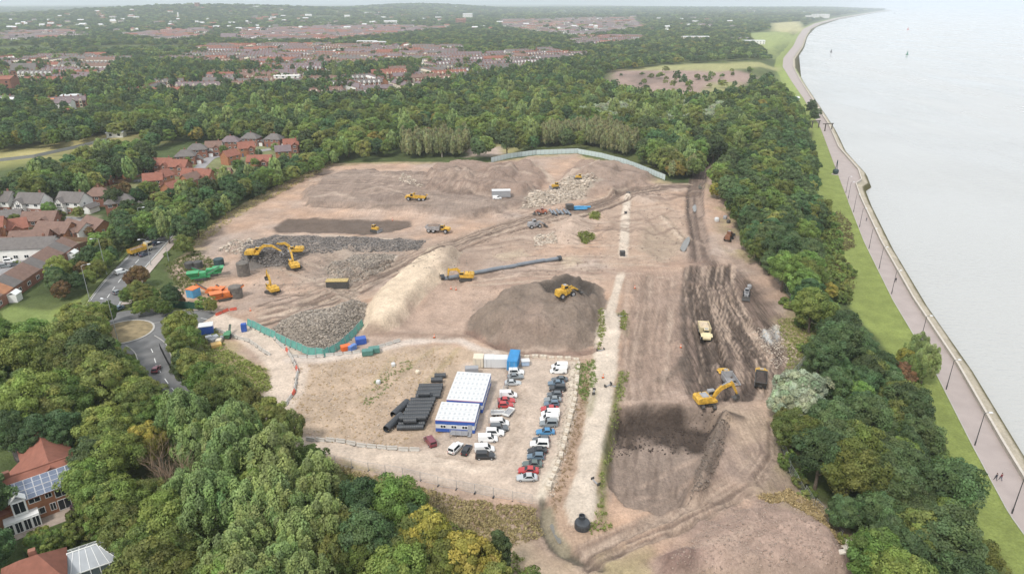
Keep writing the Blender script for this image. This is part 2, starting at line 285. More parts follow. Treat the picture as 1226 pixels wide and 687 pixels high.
GREEN = [   # outside the works: (outline, colour, softness)
 ([(-60, 205), (-60, 188), (80, 172), (150, 159), (180, 162), (170, 170), (90, 184), (0, 200)], (.42, .36, .16), 3),
 ([(-80, 200), (0, 190), (75, 181), (85, 188), (0, 205), (-80, 222)], (.33, .31, .12), 3),
 ([(735, 84), (790, 80), (880, 84), (908, 92), (890, 103), (830, 114), (770, 110), (730, 98)], (.30, .215, .18), 8),
 ([(740, 90), (780, 86), (800, 96), (770, 104)], (.21, .155, .13), 6), ([(850, 100), (885, 98), (880, 110), (840, 118)], (.27, .26, .12), 8), ([(770, 108), (840, 112), (830, 118), (770, 116)], (.40, .32, .25), 5),
 ([(735, 84), (800, 78), (940, 80), (940, 84), (860, 86), (800, 84)], (.30, .29, .13), 8),
 ([(570, 170), (620, 172), (622, 186), (568, 186)], (.30, .27, .12), 4), ([(560, 178), (600, 176), (605, 186), (560, 188)], (.42, .33, .27), 4),
 ([(895, 40), (945, 38), (956, 46), (935, 58), (925, 70), (900, 52)], (.26, .30, .11), 20),
 ([(925, 28), (955, 26), (965, 36), (945, 40), (925, 38)], (.40, .37, .20), 20),
 ([(955, 85), (938, 78), (930, 90), (950, 120), (965, 128)], (.24, .29, .09), 8),
 ([(40, 380), (62, 372), (105, 352), (122, 345), (100, 372), (70, 392)], LAWN, 2), ([(0, 366), (62, 372), (62, 392), (0, 392)], (.2, .25, .08), 2),
 ([(165, 355), (188, 346), (215, 362), (205, 372), (172, 372)], (.2, .19, .08), 1), ([(184, 398), (194, 396), (200, 430), (216, 462), (208, 460), (190, 425)], (.17, .21, .06), 1),
 ([(45, 618), (70, 600), (108, 592), (112, 604), (80, 622), (50, 636)], (.12, .22, .035), .6),
 ([(86, 218), (140, 212), (170, 216), (150, 224), (95, 226)], (.3, .26, .14), 2),
 ([(0, 262), (60, 258), (120, 258), (110, 290), (60, 300), (0, 300)], (.22, .2, .13), 2),
 ([(160, 215), (250, 180), (330, 172), (340, 190), (260, 215), (200, 235), (150, 235)], (.2, .21, .1), 3),
]
AREAS = [(W(a[0], a[8] if len(a) > 8 else 0.0),) + a[1:8] for a in AREAS]; LINES = [(W(a[0]),) + a[1:] for a in LINES]; GREEN = [(W(a[0]),) + a[1:] for a in GREEN]
# gravel strip over the culvert
STRIP = W([(733, 373), (722, 375), (713, 400), (703, 480), (690, 560), (676, 608), (679, 628), (697, 637), (712, 626), (714, 600), (716, 570), (725, 530), (738, 440), (744, 381), (738, 374)])
AREAS.append((STRIP, (.56, .475, .39), .97, .4, .5, .55, 1.2, .1))

def bbox_idx(X, Y, pts, m):
    xs = [p[0] for p in pts]; ys = [p[1] for p in pts]
    return np.nonzero((X > min(xs) - m) & (X < max(xs) + m) & (Y > min(ys) - m) & (Y < max(ys) + m))[0]

def build_ground():
    us = np.concatenate([-np.geomspace(30000, 345, 60), np.arange(-340, 0.1, .55), [2, 4, 6, 6.55, 6.85, 7.6, 8.4, 9.2, 9.8, 10.4, 11.0, 11.6, 12.2, 13, 14.5, 18.5, 24, 30]])
    ys = [-150, -60, 0, 30, 50, 62, 70]
    y = 76.0
    while y < 440: ys.append(y); y += max(.45, .0046 * y)
    while y < 60000: ys.append(y); y *= 1.028
    ys = np.array(ys); nx, ny = len(us), len(ys)
    k = wprom(ys)[:, None]                                  # keep the edge columns on the sea wall
    U = np.repeat(us[None, :], ny, 0)
    U = np.where(U > 6.2, (U - 6.5) + k, U)
    Yg = np.repeat(ys[:, None], nx, 1); Xg = xl(Yg) + U
    X = Xg.ravel(); Y = Yg.ravel()
    Z = base_z(X, Y)
    n1 = fbm(X, Y, 7, 4, 1); n2 = fbm(X, Y, 1.9, 3, 9); n3 = fbm(X, Y, 40, 3, 21)
    C = np.array(WILD)[None, :] * (0.7 + .8 * n1)[:, None] * np.ones((len(X), 3))
    C = C * (1 + (n3[:, None] - .5) * np.array([.9, .5, .4]))
    u = X - xl(Y)
    lw = np.interp(Y, [80, 150, 180, 210, 330, 380, 500, 700], [7.5, 8.5, 12, 18, 17, 11, 8, 12])
    lawn = sstep(-1.2, 1.2, u + lw + 5 * (fbm(X, Y, 16, 2, 44) - .5)) * (u < 1)
    C += (np.array(LAWN)[None, :] * (0.85 + .35 * n1)[:, None] - C) * lawn[:, None]
    shore = (u > wprom(Y))
    C[shore] = np.array((.42, .37, .29))
    alg = sstep(3.0, 4.0, u - wprom(Y) + 1.2 * (n1 - .5)) * shore
    C += (np.array((.10, .088, .035))[None, :] - C) * alg[:, None]
    for pts, col, soft in GREEN:
        i = bbox_idx(X, Y, pts, soft * 3 + 5)
        if not len(i): continue
        d = sdf(X[i], Y[i], pts) + (n1[i] - .5) * soft * 1.5
        m = sstep(soft, -soft, d)
        C[i] += (np.array(col)[None, :] * (.8 + .4 * n1[i])[:, None] - C[i]) * m[:, None]
    trk = np.zeros(len(X))
    i = bbox_idx(X, Y, SITE, 12)
    d = sdf(X[i], Y[i], SITE) + (n1[i] - .5) * 5
    m = sstep(1.2, -1.2, d)
    soil = np.array(SOIL)[None, :] * (.80 + .4 * n1[i] * (.6 + .8 * n3[i]))[:, None] * (.92 + .16 * n2[i])[:, None]
    soil = soil * (1 + (fbm(X[i], Y[i], 15, 3, 71)[:, None] - .5) * np.array([-.25, .0, .25]))
    C[i] += (soil - C[i]) * m[:, None]
    Z[i] += (n1[i] - .5) * 1.0 * m + (n2[i] - .5) * .5 * m
    edge = sstep(-9, -2, d) * m                               # dry weedy margin
    C[i] += (np.array((.33, .27, .15))[None, :] * (.6 + .8 * n2[i])[:, None] - C[i]) * (edge * sstep(.45, .62, fbm(X[i], Y[i], 9, 3, 77)))[:, None] * .8
    for pts, col, st, soft, rag, h, ramp, rel in AREAS:
        i = bbox_idx(X, Y, pts, soft * 2 + rag + 4)
        if not len(i): continue
        d = sdf(X[i], Y[i], pts) + (fbm(X[i], Y[i], 5, 3, len(pts)) - .5) * rag * 2.2
        m = sstep(soft, -soft, d) * st
        v = (.84 + .32 * fbm(X[i], Y[i], 3.2, 4, 30 + len(pts)))
        C[i] += (np.array(col)[None, :] * v[:, None] - C[i]) * m[:, None]
        Z[i] += h * sstep(0, ramp, -d + .4) * (1 + .30 * (n1[i] - .5)) + (fbm(X[i], Y[i], 4.2, 4, 50) - .5) * rel * m * 2
    for pts, wd, col, st, soft, h in LINES:
        i = bbox_idx(X, Y, pts, wd + soft * 2 + 3)
        if not len(i): continue
        d = seg_dist(X[i], Y[i], pts, False) + (n1[i] - .5) * .9 + (n2[i] - .5) * .2
        m = sstep(wd / 2 + soft, wd / 2 - soft, d) * st
        C[i] += (np.array(col)[None, :] * (.84 + .32 * n2[i])[:, None] - C[i]) * m[:, None]
        Z[i] += h * m
    hz = W([(822, 322), (850, 310), (890, 325), (935, 378), (948, 420), (925, 468), (880, 482), (820, 480), (814, 400)])
    i = bbox_idx(X, Y, hz, 10); trk[i] = sstep(3, -3, sdf(X[i], Y[i], hz))
    for q, st in ((W([(750, 325), (820, 318), (822, 400), (812, 478), (765, 478), (744, 440)]), .35), (W([(735, 498), (775, 480), (850, 487), (848, 540), (822, 600), (748, 607)]), .3),
                  (W([(880, 490), (925, 490), (955, 592), (700, 680), (690, 640), (850, 590)]), .35), (W([(360, 210), (600, 210), (600, 262), (360, 262)]), .3)):
        i = bbox_idx(X, Y, q, 10); trk[i] = np.maximum(trk[i], st * sstep(3, -3, sdf(X[i], Y[i], q)))
    return us, ys, Xg, Yg, X, Y, Z, np.clip(C, .004, .9), trk, nx, ny

US, YS, XG, YG, GXv, GYv, GZv, GCv, TRK, GNX, GNY = build_ground()
ZG = GZv.reshape(GNY, GNX)
def gz(x, y):
    """height of the finished ground"""
    j = int(np.searchsorted(YS, y)) - 1; j = min(max(j, 0), GNY - 2)
    ty = (y - YS[j]) / (YS[j + 1] - YS[j]); r = []
    for jj in (j, j + 1): r.append(np.interp(x, XG[jj], ZG[jj]))
    return float(r[0] * (1 - ty) + r[1] * ty)
def G(px, py, h=0.0):
    x, y = P(px, py, h, gz); return Vector((x, y, gz(x, y)))

# ------------------------------------------------------------------ mesh builder
def link(o, parent=None):
    COL.objects.link(o)
    if parent is not None: o.parent = parent
    return o
def tag(o, label=None, cat=None, group=None, kind=None):
    if label: o['label'] = label
    if cat: o['category'] = cat
    if group: o['group'] = group
    if kind: o['kind'] = kind
    return o
def empty(name, loc=(0, 0, 0), rz=0, label=None, cat=None, group=None):
    o = bpy.data.objects.new(name, None); o.empty_display_size = .5; link(o)
    o.location = loc; o.rotation_euler = (0, 0, rz); tag(o, label, cat, group)
    return o
def np_mesh(name, V, Fq, mat=None, smooth=False, attr=None):
    """V (n,3), Fq (m,k) numpy"""
    me = bpy.data.meshes.new(name); V = np.asarray(V, np.float32); Fq = np.asarray(Fq, np.int32); k = Fq.shape[1]
    me.vertices.add(len(V)); me.vertices.foreach_set('co', V.ravel())
    me.loops.add(Fq.size); me.loops.foreach_set('vertex_index', Fq.ravel())
    me.polygons.add(len(Fq)); me.polygons.foreach_set('loop_start', np.arange(0, Fq.size, k, dtype=np.int32))
    me.polygons.foreach_set('loop_total', np.full(len(Fq), k, np.int32))
    if smooth: me.polygons.foreach_set('use_smooth', np.ones(len(Fq), bool))
    me.update(calc_edges=True)
    if attr is not None:
        for an, (ty, dt) in attr.items():
            a = me.attributes.new(an, ty, 'POINT')
            a.data.foreach_set('color' if ty == 'FLOAT_COLOR' else ('vector' if ty == 'FLOAT_VECTOR' else 'value'), np.asarray(dt).ravel())
    if mat: me.materials.append(mat)
    return me
class MB:
    def __init__(s): s.v = []; s.f = []
    def add(s, vs, fs):
        n = len(s.v); s.v += [tuple(v) for v in vs]; s.f += [tuple(i + n for i in f) for f in fs]; return s
    def box(s, x0, x1, y0, y1, z0, z1, rz=0, ox=0, oy=0, top=1.0):
        cx, cy_ = (x0 + x1) / 2, (y0 + y1) / 2; v = []
        for z, k in ((z0, 1.0), (z1, top)):
            for x, y in ((x0, y0), (x1, y0), (x1, y1), (x0, y1)):
                x = cx + (x - cx) * k; y = cy_ + (y - cy_) * k
                v.append((ox + x * math.cos(rz) - y * math.sin(rz), oy + x * math.sin(rz) + y * math.cos(rz), z))
        return s.add(v, [(3, 2, 1, 0), (4, 5, 6, 7), (0, 1, 5, 4), (1, 2, 6, 5), (2, 3, 7, 6), (3, 0, 4, 7)])
    def tube(s, pts, rad, n=8, cap=True):
        pts = [Vector(p) for p in pts]; rad = rad if isinstance(rad, (list, tuple)) else [rad] * len(pts); b = len(s.v); fs = []; vs = []
        for i, p in enumerate(pts):
            t = (pts[min(i + 1, len(pts) - 1)] - pts[max(i - 1, 0)]).normalized()
            a = t.orthogonal().normalized() if i == 0 else (a - t * a.dot(t)).normalized()
            c = t.cross(a)
            for j in range(n):
                q = 2 * math.pi * j / n; vs.append(p + (a * math.cos(q) + c * math.sin(q)) * rad[i])
        for i in range(len(pts) - 1):
            for j in range(n): fs.append((i * n + j, i * n + (j + 1) % n, (i + 1) * n + (j + 1) % n, (i + 1) * n + j))
        if cap: fs.append(tuple(range(n - 1, -1, -1))); fs.append(tuple(range((len(pts) - 1) * n, len(pts) * n)))
        return s.add(vs, fs)
    def plate(s, outline, y0, y1):
        """outline in xz, extruded along y"""
        n = len(outline); vs = [(x, y0, z) for x, z in outline] + [(x, y1, z) for x, z in outline]
        fs = [tuple(range(n)), tuple(range(2 * n - 1, n - 1, -1))] + [(i, i + n, (i + 1) % n + n, (i + 1) % n) for i in range(n)]
        return s.add(vs, fs)
    def loft(s, secs, cap=True):
        n = len(secs[0]); vs = [p for q in secs for p in q]; fs = []
        for i in range(len(secs) - 1):
            for j in range(n): fs.append((i * n + j, i * n + (j + 1) % n, (i + 1) * n + (j + 1) % n, (i + 1) * n + j))
        if cap: fs.append(tuple(range(n - 1, -1, -1))); fs.append(tuple(range((len(secs) - 1) * n, len(secs) * n)))
        return s.add(vs, fs)
    def mesh(s, name, m, smooth=False, recalc=True):
        me = bpy.data.meshes.new(name); me.from_pydata(s.v, [], s.f)
        if recalc:
            import bmesh
            bm = bmesh.new(); bm.from_mesh(me); bmesh.ops.recalc_face_normals(bm, faces=bm.faces); bm.to_mesh(me); bm.free()
        me.materials.append(m)
        if smooth: me.polygons.foreach_set('use_smooth', [True] * len(me.polygons))
        me.update(); return me
    def build(s, name, m, parent=None, smooth=False):
        return link(bpy.data.objects.new(name, s.mesh(name, m, smooth)), parent)
def ob(name, me, parent=None, loc=None, rz=0, m=None):
    o = bpy.data.objects.new(name, me); link(o, parent)
    if loc is not None: o.location = loc
    if rz: o.rotation_euler = (0, 0, rz)
    if m is not None: recolour(o, m)
    return o
def recolour(o, m):
    o.material_slots[0].link = 'OBJECT'; o.material_slots[0].material = m
def copy_tree(o, parent=None, paint=None):
    c = o.copy(); COL.objects.link(c); c.parent = parent
    if paint and c.type == 'MESH':
        k = c.name.split('.')[0]
        if k in paint: recolour(c, paint[k])
    for ch in o.children: copy_tree(ch, c, paint)
    return c

# ------------------------------------------------------------------ ground object
def ground_mat():
    m, nt, b = newmat('ground'); n = nt.nodes; l = nt.links
    at = n.new('ShaderNodeAttribute'); at.attribute_name = 'soil'
    tk = n.new('ShaderNodeAttribute'); tk.attribute_name = 'track'
    ge = n.new('ShaderNodeNewGeometry')
    def noise(sc, det, vec, rough=.6):
        z = n.new('ShaderNodeTexNoise'); z.inputs['Scale'].default_value = sc; z.inputs['Detail'].default_value = det; z.inputs['Roughness'].default_value = rough
        l.new(vec, z.inputs['Vector']); return z.outputs['Fac']
    def rng(v, a, b_, c, d):
        r = n.new('ShaderNodeMapRange'); r.inputs[1].default_value = a; r.inputs[2].default_value = b_; r.inputs[3].default_value = c; r.inputs[4].default_value = d
        l.new(v, r.inputs[0]); return r.outputs[0]
    def mul(a, c):
        r = n.new('ShaderNodeMath'); r.operation = 'MULTIPLY'; l.new(a, r.inputs[0]); l.new(c, r.inputs[1]); return r.outputs[0]
    pos = ge.outputs['Position']
    a = rng(noise(1.9, 6, pos, .72), .32, .68, .79, 1.21)
    c = mul(rng(noise(.13, 5, pos), .32, .68, .88, 1.12), rng(noise(.42, 4, pos, .6), .32, .68, .91, 1.09))
    mp = n.new('ShaderNodeMapping'); mp.inputs['Scale'].default_value = (2.1, .10, 1); mp.inputs['Rotation'].default_value = (0, 0, R(7)); l.new(pos, mp.inputs['Vector'])
    t1 = noise(1.0, 4, mp.outputs[0], .65)
    t = rng(t1, .36, .62, -.36, .30)
    tm = n.new('ShaderNodeMath'); tm.operation = 'MULTIPLY_ADD'; l.new(t, tm.inputs[0]); l.new(tk.outputs['Fac'], tm.inputs[1]); tm.inputs[2].default_value = 1.0
    f = mul(mul(a, c), tm.outputs[0])
    mu = n.new('ShaderNodeVectorMath'); mu.operation = 'SCALE'; l.new(at.outputs['Color'], mu.inputs[0]); l.new(f, mu.inputs['Scale'])
    l.new(mu.outputs[0], b.inputs['Base Color']); b.inputs['Roughness'].default_value = .95; b.inputs['Specular IOR Level'].default_value = .15
    hs = n.new('ShaderNodeMath'); hs.operation = 'ADD'; l.new(noise(.9, 7, pos, .7), hs.inputs[0]); l.new(mul(t1, tk.outputs['Fac']), hs.inputs[1])
    bp = n.new('ShaderNodeBump'); bp.inputs['Strength'].default_value = .9; bp.inputs['Distance'].default_value = .6
    l.new(hs.outputs[0], bp.inputs['Height']); l.new(bp.outputs[0], b.inputs['Normal'])
    return m
ii = (np.arange(GNY - 1)[:, None] * GNX + np.arange(GNX - 1)[None, :]).ravel()
gme = np_mesh('ground', np.stack([GXv, GYv, GZv], 1), np.stack([ii, ii + 1, ii + GNX + 1, ii + GNX], 1), ground_mat(), True,
              {'soil': ('FLOAT_COLOR', np.concatenate([GCv, np.ones((len(GCv), 1))], 1).astype(np.float32)), 'track': ('FLOAT', TRK.astype(np.float32))})
tag(ob('ground', gme), kind='structure')

# river
def water_mat():
    m, nt, b = newmat('water'); n = nt.nodes; l = nt.links
    ge = n.new('ShaderNodeNewGeometry')
    b.inputs['Base Color'].default_value = (.39, .385, .365, 1); b.inputs['Roughness'].default_value = .12; b.inputs['IOR'].default_value = 1.33
    b.inputs['Specular IOR Level'].default_value = .5
    mp = n.new('ShaderNodeMapping'); mp.inputs['Rotation'].default_value = (0, 0, R(25)); mp.inputs['Scale'].default_value = (1, 2.2, 1); l.new(ge.outputs['Position'], mp.inputs['Vector'])
    z = n.new('ShaderNodeTexNoise'); z.inputs['Scale'].default_value = .32; z.inputs['Detail'].default_value = 5; l.new(mp.outputs[0], z.inputs['Vector'])
    z2 = n.new('ShaderNodeTexNoise'); z2.inputs['Scale'].default_value = .012; z2.inputs['Detail'].default_value = 3; l.new(ge.outputs['Position'], z2.inputs['Vector'])
    mr = n.new('ShaderNodeMapRange'); mr.inputs[1].default_value = .35; mr.inputs[2].default_value = .65; mr.inputs[3].default_value = .35; mr.inputs[4].default_value = .8
    l.new(z2.outputs[0], mr.inputs[0])
    bp = n.new('ShaderNodeBump'); bp.inputs['Distance'].default_value = .8; l.new(mr.outputs[0], bp.inputs['Strength']); l.new(z.outputs[0], bp.inputs['Height'])
    l.new(bp.outputs[0], b.inputs['Normal'])
    mp3 = n.new('ShaderNodeMapping'); mp3.inputs['Scale'].default_value = (.006, .0016, 1); mp3.inputs['Rotation'].default_value = (0, 0, R(-25)); l.new(ge.outputs['Position'], mp3.inputs['Vector'])
    z3 = n.new('ShaderNodeTexNoise'); z3.inputs['Scale'].default_value = 3.0; z3.inputs['Detail'].default_value = 6; l.new(mp3.outputs[0], z3.inputs['Vector'])
    cr = n.new('ShaderNodeMix'); cr.data_type = 'RGBA'; cr.inputs[6].default_value = (.38, .375, .355, 1); cr.inputs[7].default_value = (.45, .45, .44, 1); l.new(z3.outputs[0], cr.inputs[0]); l.new(cr.outputs[2], b.inputs['Base Color'])
    rr_ = n.new('ShaderNodeMapRange'); rr_.inputs[1].default_value = .35; rr_.inputs[2].default_value = .65; rr_.inputs[3].default_value = .06; rr_.inputs[4].default_value = .28; l.new(z3.outputs[0], rr_.inputs[0]); l.new(rr_.outputs[0], b.inputs['Roughness'])
    return m
wy = np.array([-150, 0, 78, 90, 101.5, 122.8, 158.1, 180, 200.3, 230, 258.2, 290, 322, 330, 350.2, 360, 385, 450, 503.9, 540.9, 600, 900, 1400, 2100, 3000, 4500, 7000, 10000, 15000, 25000, 40000, 60000.])
wx0 = xl(wy) + wprom(wy) + 3.5; wx0 = wx0 - np.maximum(0, wy - 11000) * 0
WV = np.concatenate([np.stack([wx0 + k, wy, np.full(len(wy), ZW)], 1) for k in (0., 60., 400., 3000., 40000.)])
nw = len(wy); jj = np.array([[c * nw + r, (c + 1) * nw + r, (c + 1) * nw + r + 1, c * nw + r + 1] for c in range(4) for r in range(nw - 1)])
tag(ob('river_water', np_mesh('river_water', WV, jj, water_mat())), kind='structure')
# ------------------------------------------------------------------ sheets laid on the ground
def ribbon(name, pts, w, lift, m, kind='structure', step=4.0, parent=None, follow=True, z=None, side=0.0):
    """strip of width w along world points, draped on the ground"""
    pts = [Vector((p[0], p[1], 0)) for p in pts]; q = [pts[0]]
    for a, b in zip(pts, pts[1:]):
        k = max(1, int((b - a).length / step)); q += [a + (b - a) * (i + 1) / k for i in range(k)]
    for it in range(3): q = [q[0]] + [(q[i - 1] + q[i] * 2 + q[i + 1]) / 4 for i in range(1, len(q) - 1)] + [q[-1]]
    V = []; Fs = []; nn = 5
    for i, p in enumerate(q):
        t = (q[min(i + 1, len(q) - 1)] - q[max(i - 1, 0)]).normalized(); s = Vector((t.y, -t.x, 0))
        for j in range(nn):
            r = p + s * (side + w * (j / (nn - 1) - .5)); zz = (gz(r.x, r.y) if follow else z) + lift; V.append((r.x, r.y, zz))
    for i in range(len(q) - 1):
        for j in range(nn - 1): a = i * nn + j; Fs.append((a, a + 1, a + nn + 1, a + nn))
    me = np_mesh(name, V, Fs, m); o = ob(name, me, parent)
    if kind and parent is None: tag(o, kind=kind)
    return o, q
def catmull(pts, k=8):
    pts = [Vector((p[0], p[1], 0)) for p in pts]; P_ = [pts[0]] + pts + [pts[-1]]; out = []
    for i in range(1, len(P_) - 2):
        for j in range(k):
            t = j / k; a, b, c, d = P_[i - 1:i + 3]
            out.append(.5 * ((2 * b) + (c - a) * t + (2 * a - 5 * b + 4 * c - d) * t * t + (3 * b - a - 3 * c + d) * t ** 3))
    return out + [pts[-1]]
M_ASPH = mat('asphalt', (.155, .153, .152), .9, .18, .35, bump=.1)
M_PAVE = mat('paving', (.40, .34, .30), .9, .12, .5)
M_CONC = mat('concrete', (.46, .42, .36), .9, .16, .9, bump=.15)
M_PROM = mat('promenade_paving', (.36, .305, .285), .85, .07, .25)
M_WHITE_LINE = mat('road_paint', (.72, .72, .70), .8, .1, 3)
M_KERB = mat('kerb_stone', (.42, .40, .37), .9, .1, 2)

# promenade and sea wall follow the shore line
pyv = [76 + i * 3.0 for i in range(142)]
while pyv[-1] < 9500: pyv.append(pyv[-1] * 1.02 + 1)
V = []
for y in pyv:
    x0, w = float(xl(y)), float(wprom(y))
    for k in range(5): V.append((x0 + w * k / 4, y, ZP + .06))
Fs = [(i * 5 + j, i * 5 + j + 1, i * 5 + j + 6, i * 5 + j + 5) for i in range(len(pyv) - 1) for j in range(4)]
tag(ob('promenade', np_mesh('promenade', V, Fs, M_PROM)), kind='structure')
def wall_run(name, off0, off1, z0, z1, m, ylist, parent=None):
    secs = []
    for y in ylist:
        e = float(xl(y) + wprom(y)); secs.append([(e + off0, y, z0), (e + off1, y, z0), (e + off1, y, z1), (e + off0, y, z1)])
    mb = MB(); mb.loft(secs); return mb.build(name, m, parent)
sw = empty('sea_wall', (float(xl(76) + wprom(76)), 76, ZP), 0, 'pale concrete sea wall with a low parapet running along the promenade', 'wall')
def under(o, p):
    o.parent = p; o.matrix_parent_inverse = p.matrix_basis.inverted(); return o
yy = [y for y in pyv if y < 9000]
for a in range(0, len(yy) - 1, 12):
    seg = yy[a:a + 13]
    under(wall_run('parapet', -.35, .05, ZP - .6, ZP + .95, M_CONC, seg), sw)
    under(wall_run('coping', -.43, .13, ZP + .955, ZP + 1.07, mat('coping_stone', (.50, .455, .40), .9, .1, 1), seg), sw)
under(wall_run('edge_kerb', -float(wprom(100)) - .25, -float(wprom(100)) - .05, ZP - .2, ZP + .11, M_KERB, [y for y in yy if y < 320]), sw)
for py_, k in ((441, 0), (514, 1), (606, 2)):                  # pale slipway ramps at the foot of the wall
    y0 = P(1150, py_)[1]
    e = float(xl(y0) + wprom(y0)); mb = MB()
    mb.loft([[(e + .2, y0 + d, ZP - .1), (e + 3.4, y0 + d, ZP - 2.9), (e + 3.4, y0 + d, ZP - 3.6), (e + .2, y0 + d, ZP - 3.6)] for d in (0, 3.5)])
    under(mb.build('slip_ramp', mat('pale_concrete', (.62, .58, .52), .9, .1, 1)), sw)

# roads
rd_main = catmull(W([(214, 262), (196, 279), (187, 289), (170, 307), (146, 333), (131, 353), (122, 368)]))
ribbon('road', rd_main, 9.0, .10, M_ASPH)
rd_s = catmull(W([(168, 408), (181, 418), (188, 438), (202, 460), (222, 482), (250, 505)]))
ribbon('road', rd_s, 7.0, .104, M_ASPH)
rd_e = catmull(W([(170, 384), (190, 380), (222, 379), (248, 382)]))
ribbon('road', rd_e, 7.5, .108, M_ASPH)
rd_w = catmull(W([(130, 402), (112, 398), (80, 398), (40, 405), (-20, 420)]))
ribbon('road', rd_w, 7.0, .112, M_ASPH)
RC = G(148, 398)
def disc(name, c, r0, r1, z, m, n=48, h=None, kind='structure', parent=None):
    mb = MB(); v = []
    for r in (r0, r1):
        for i in range(n): v.append((c[0] + r * math.cos(2 * math.pi * i / n), c[1] + r * math.sin(2 * math.pi * i / n), z if r == r1 else (h if h is not None else z)))
    fs = [(i, (i + 1) % n, n + (i + 1) % n, n + i) for i in range(n)]
    if r0 < .6: fs.append(tuple(range(n)))
    mb.add(v, fs); o = mb.build(name, m, parent)
    if parent is None: tag(o, kind=kind)
    return o
disc('roundabout_road', RC, 6.0, 15.0, RC.z + .125, M_ASPH)
disc('roundabout_island', RC, .5, 7.0, RC.z + .24, mat('dry_grass', (.25, .195, .11), .95, .3, .6), h=RC.z + .75)
disc('roundabout_kerb', RC, 7.0, 7.5, RC.z + .25, M_KERB)
ribbon('pavement', rd_main, 2.6, .2, M_PAVE, side=-6.2)
ribbon('verge', rd_main, 1.6, .17, mat('verge_grass', (.13, .16, .05), .95, .3, .8), side=6.0)
for road, w in ((rd_main, 9), (rd_s, 7), (rd_e, 7.5)):
    for s in (-1, 1): ribbon('kerb', road, .22, .22, M_KERB, side=s * (w / 2 + .1))
def dashes(road, lift, gap, ln, wd, side=0):
    acc = 0; on = []; q = [Vector(p) for p in road]; tot = 0; mb = MB()
    for a, b in zip(q, q[1:]):
        d = (b - a); L = d.length; t = d.normalized(); s = Vector((t.y, -t.x, 0)); k = 0
        while k < L:
            if (tot + k) % (gap + ln) < ln:
                e = min(k + 1.0, L); p0, p1 = a + t * k + s * side, a + t * e + s * side; z = gz(p0.x, p0.y) + lift
                mb.add([p0 - s * wd + Vector((0, 0, z)), p0 + s * wd + Vector((0, 0, z)), p1 + s * wd + Vector((0, 0, z)), p1 - s * wd + Vector((0, 0, z))], [(0, 1, 2, 3)])
            k += 1.0
        tot += L
    return tag(mb.build('road_marking', M_WHITE_LINE), kind='structure')
dashes(rd_main, .116, 3, 3, .09); dashes(rd_s, .12, 3, 3, .09); dashes(rd_e, .124, 2, 2, .09)
for sgn in (-1, 1): dashes(rd_main, .115, 0, 3, .06, sgn * 4.2)
est_road = catmull(W([(-60, 345), (0, 322), (35, 312), (60, 306)])); ribbon('estate_road', est_road, 13, .1, mat('estate_tarmac', (.27, .26, .26), .9, .15, .4))
est2 = catmull(W([(-40, 262), (30, 261), (80, 262), (115, 266)])); ribbon('estate_road', est2, 5, .104, MATS['estate_tarmac'])
est3 = catmull(W([(236, 205), (244, 196), (256, 188), (290, 184), (330, 178)])); ribbon('estate_road', est3, 6, .1, MATS['estate_tarmac'])
est4 = catmull(W([(160, 217), (190, 214), (230, 206)])); ribbon('estate_road', est4, 5, .106, MATS['estate_tarmac'])

# ------------------------------------------------------------------ trees
LEAF = {
 'green': foliage_mat('leaf_green', (.19, .248, .064)), 'dark': foliage_mat('leaf_dark', (.092, .142, .056), .22),
 'poplar': foliage_mat('leaf_poplar', (.262, .335, .118), .25, .02, .18), 'silver': foliage_mat('leaf_silver', (.36, .40, .27), .25, .02, .15),
 'yellow': foliage_mat('leaf_yellow', (.29, .255, .06), .25, .02, .2), 'brown': foliage_mat('leaf_brown', (.19, .12, .055), .2, .02, .2),
 'olive': foliage_mat('leaf_olive', (.208, .25, .074)), 'pale': foliage_mat('leaf_pale', (.285, .295, .14), .25, .02, .15)}
M_BARK = mat('bark', (.13, .10, .075), .95, .3, 2, bump=.3); M_BARKP = mat('pale_bark', (.34, .30, .24), .95, .2, 2)

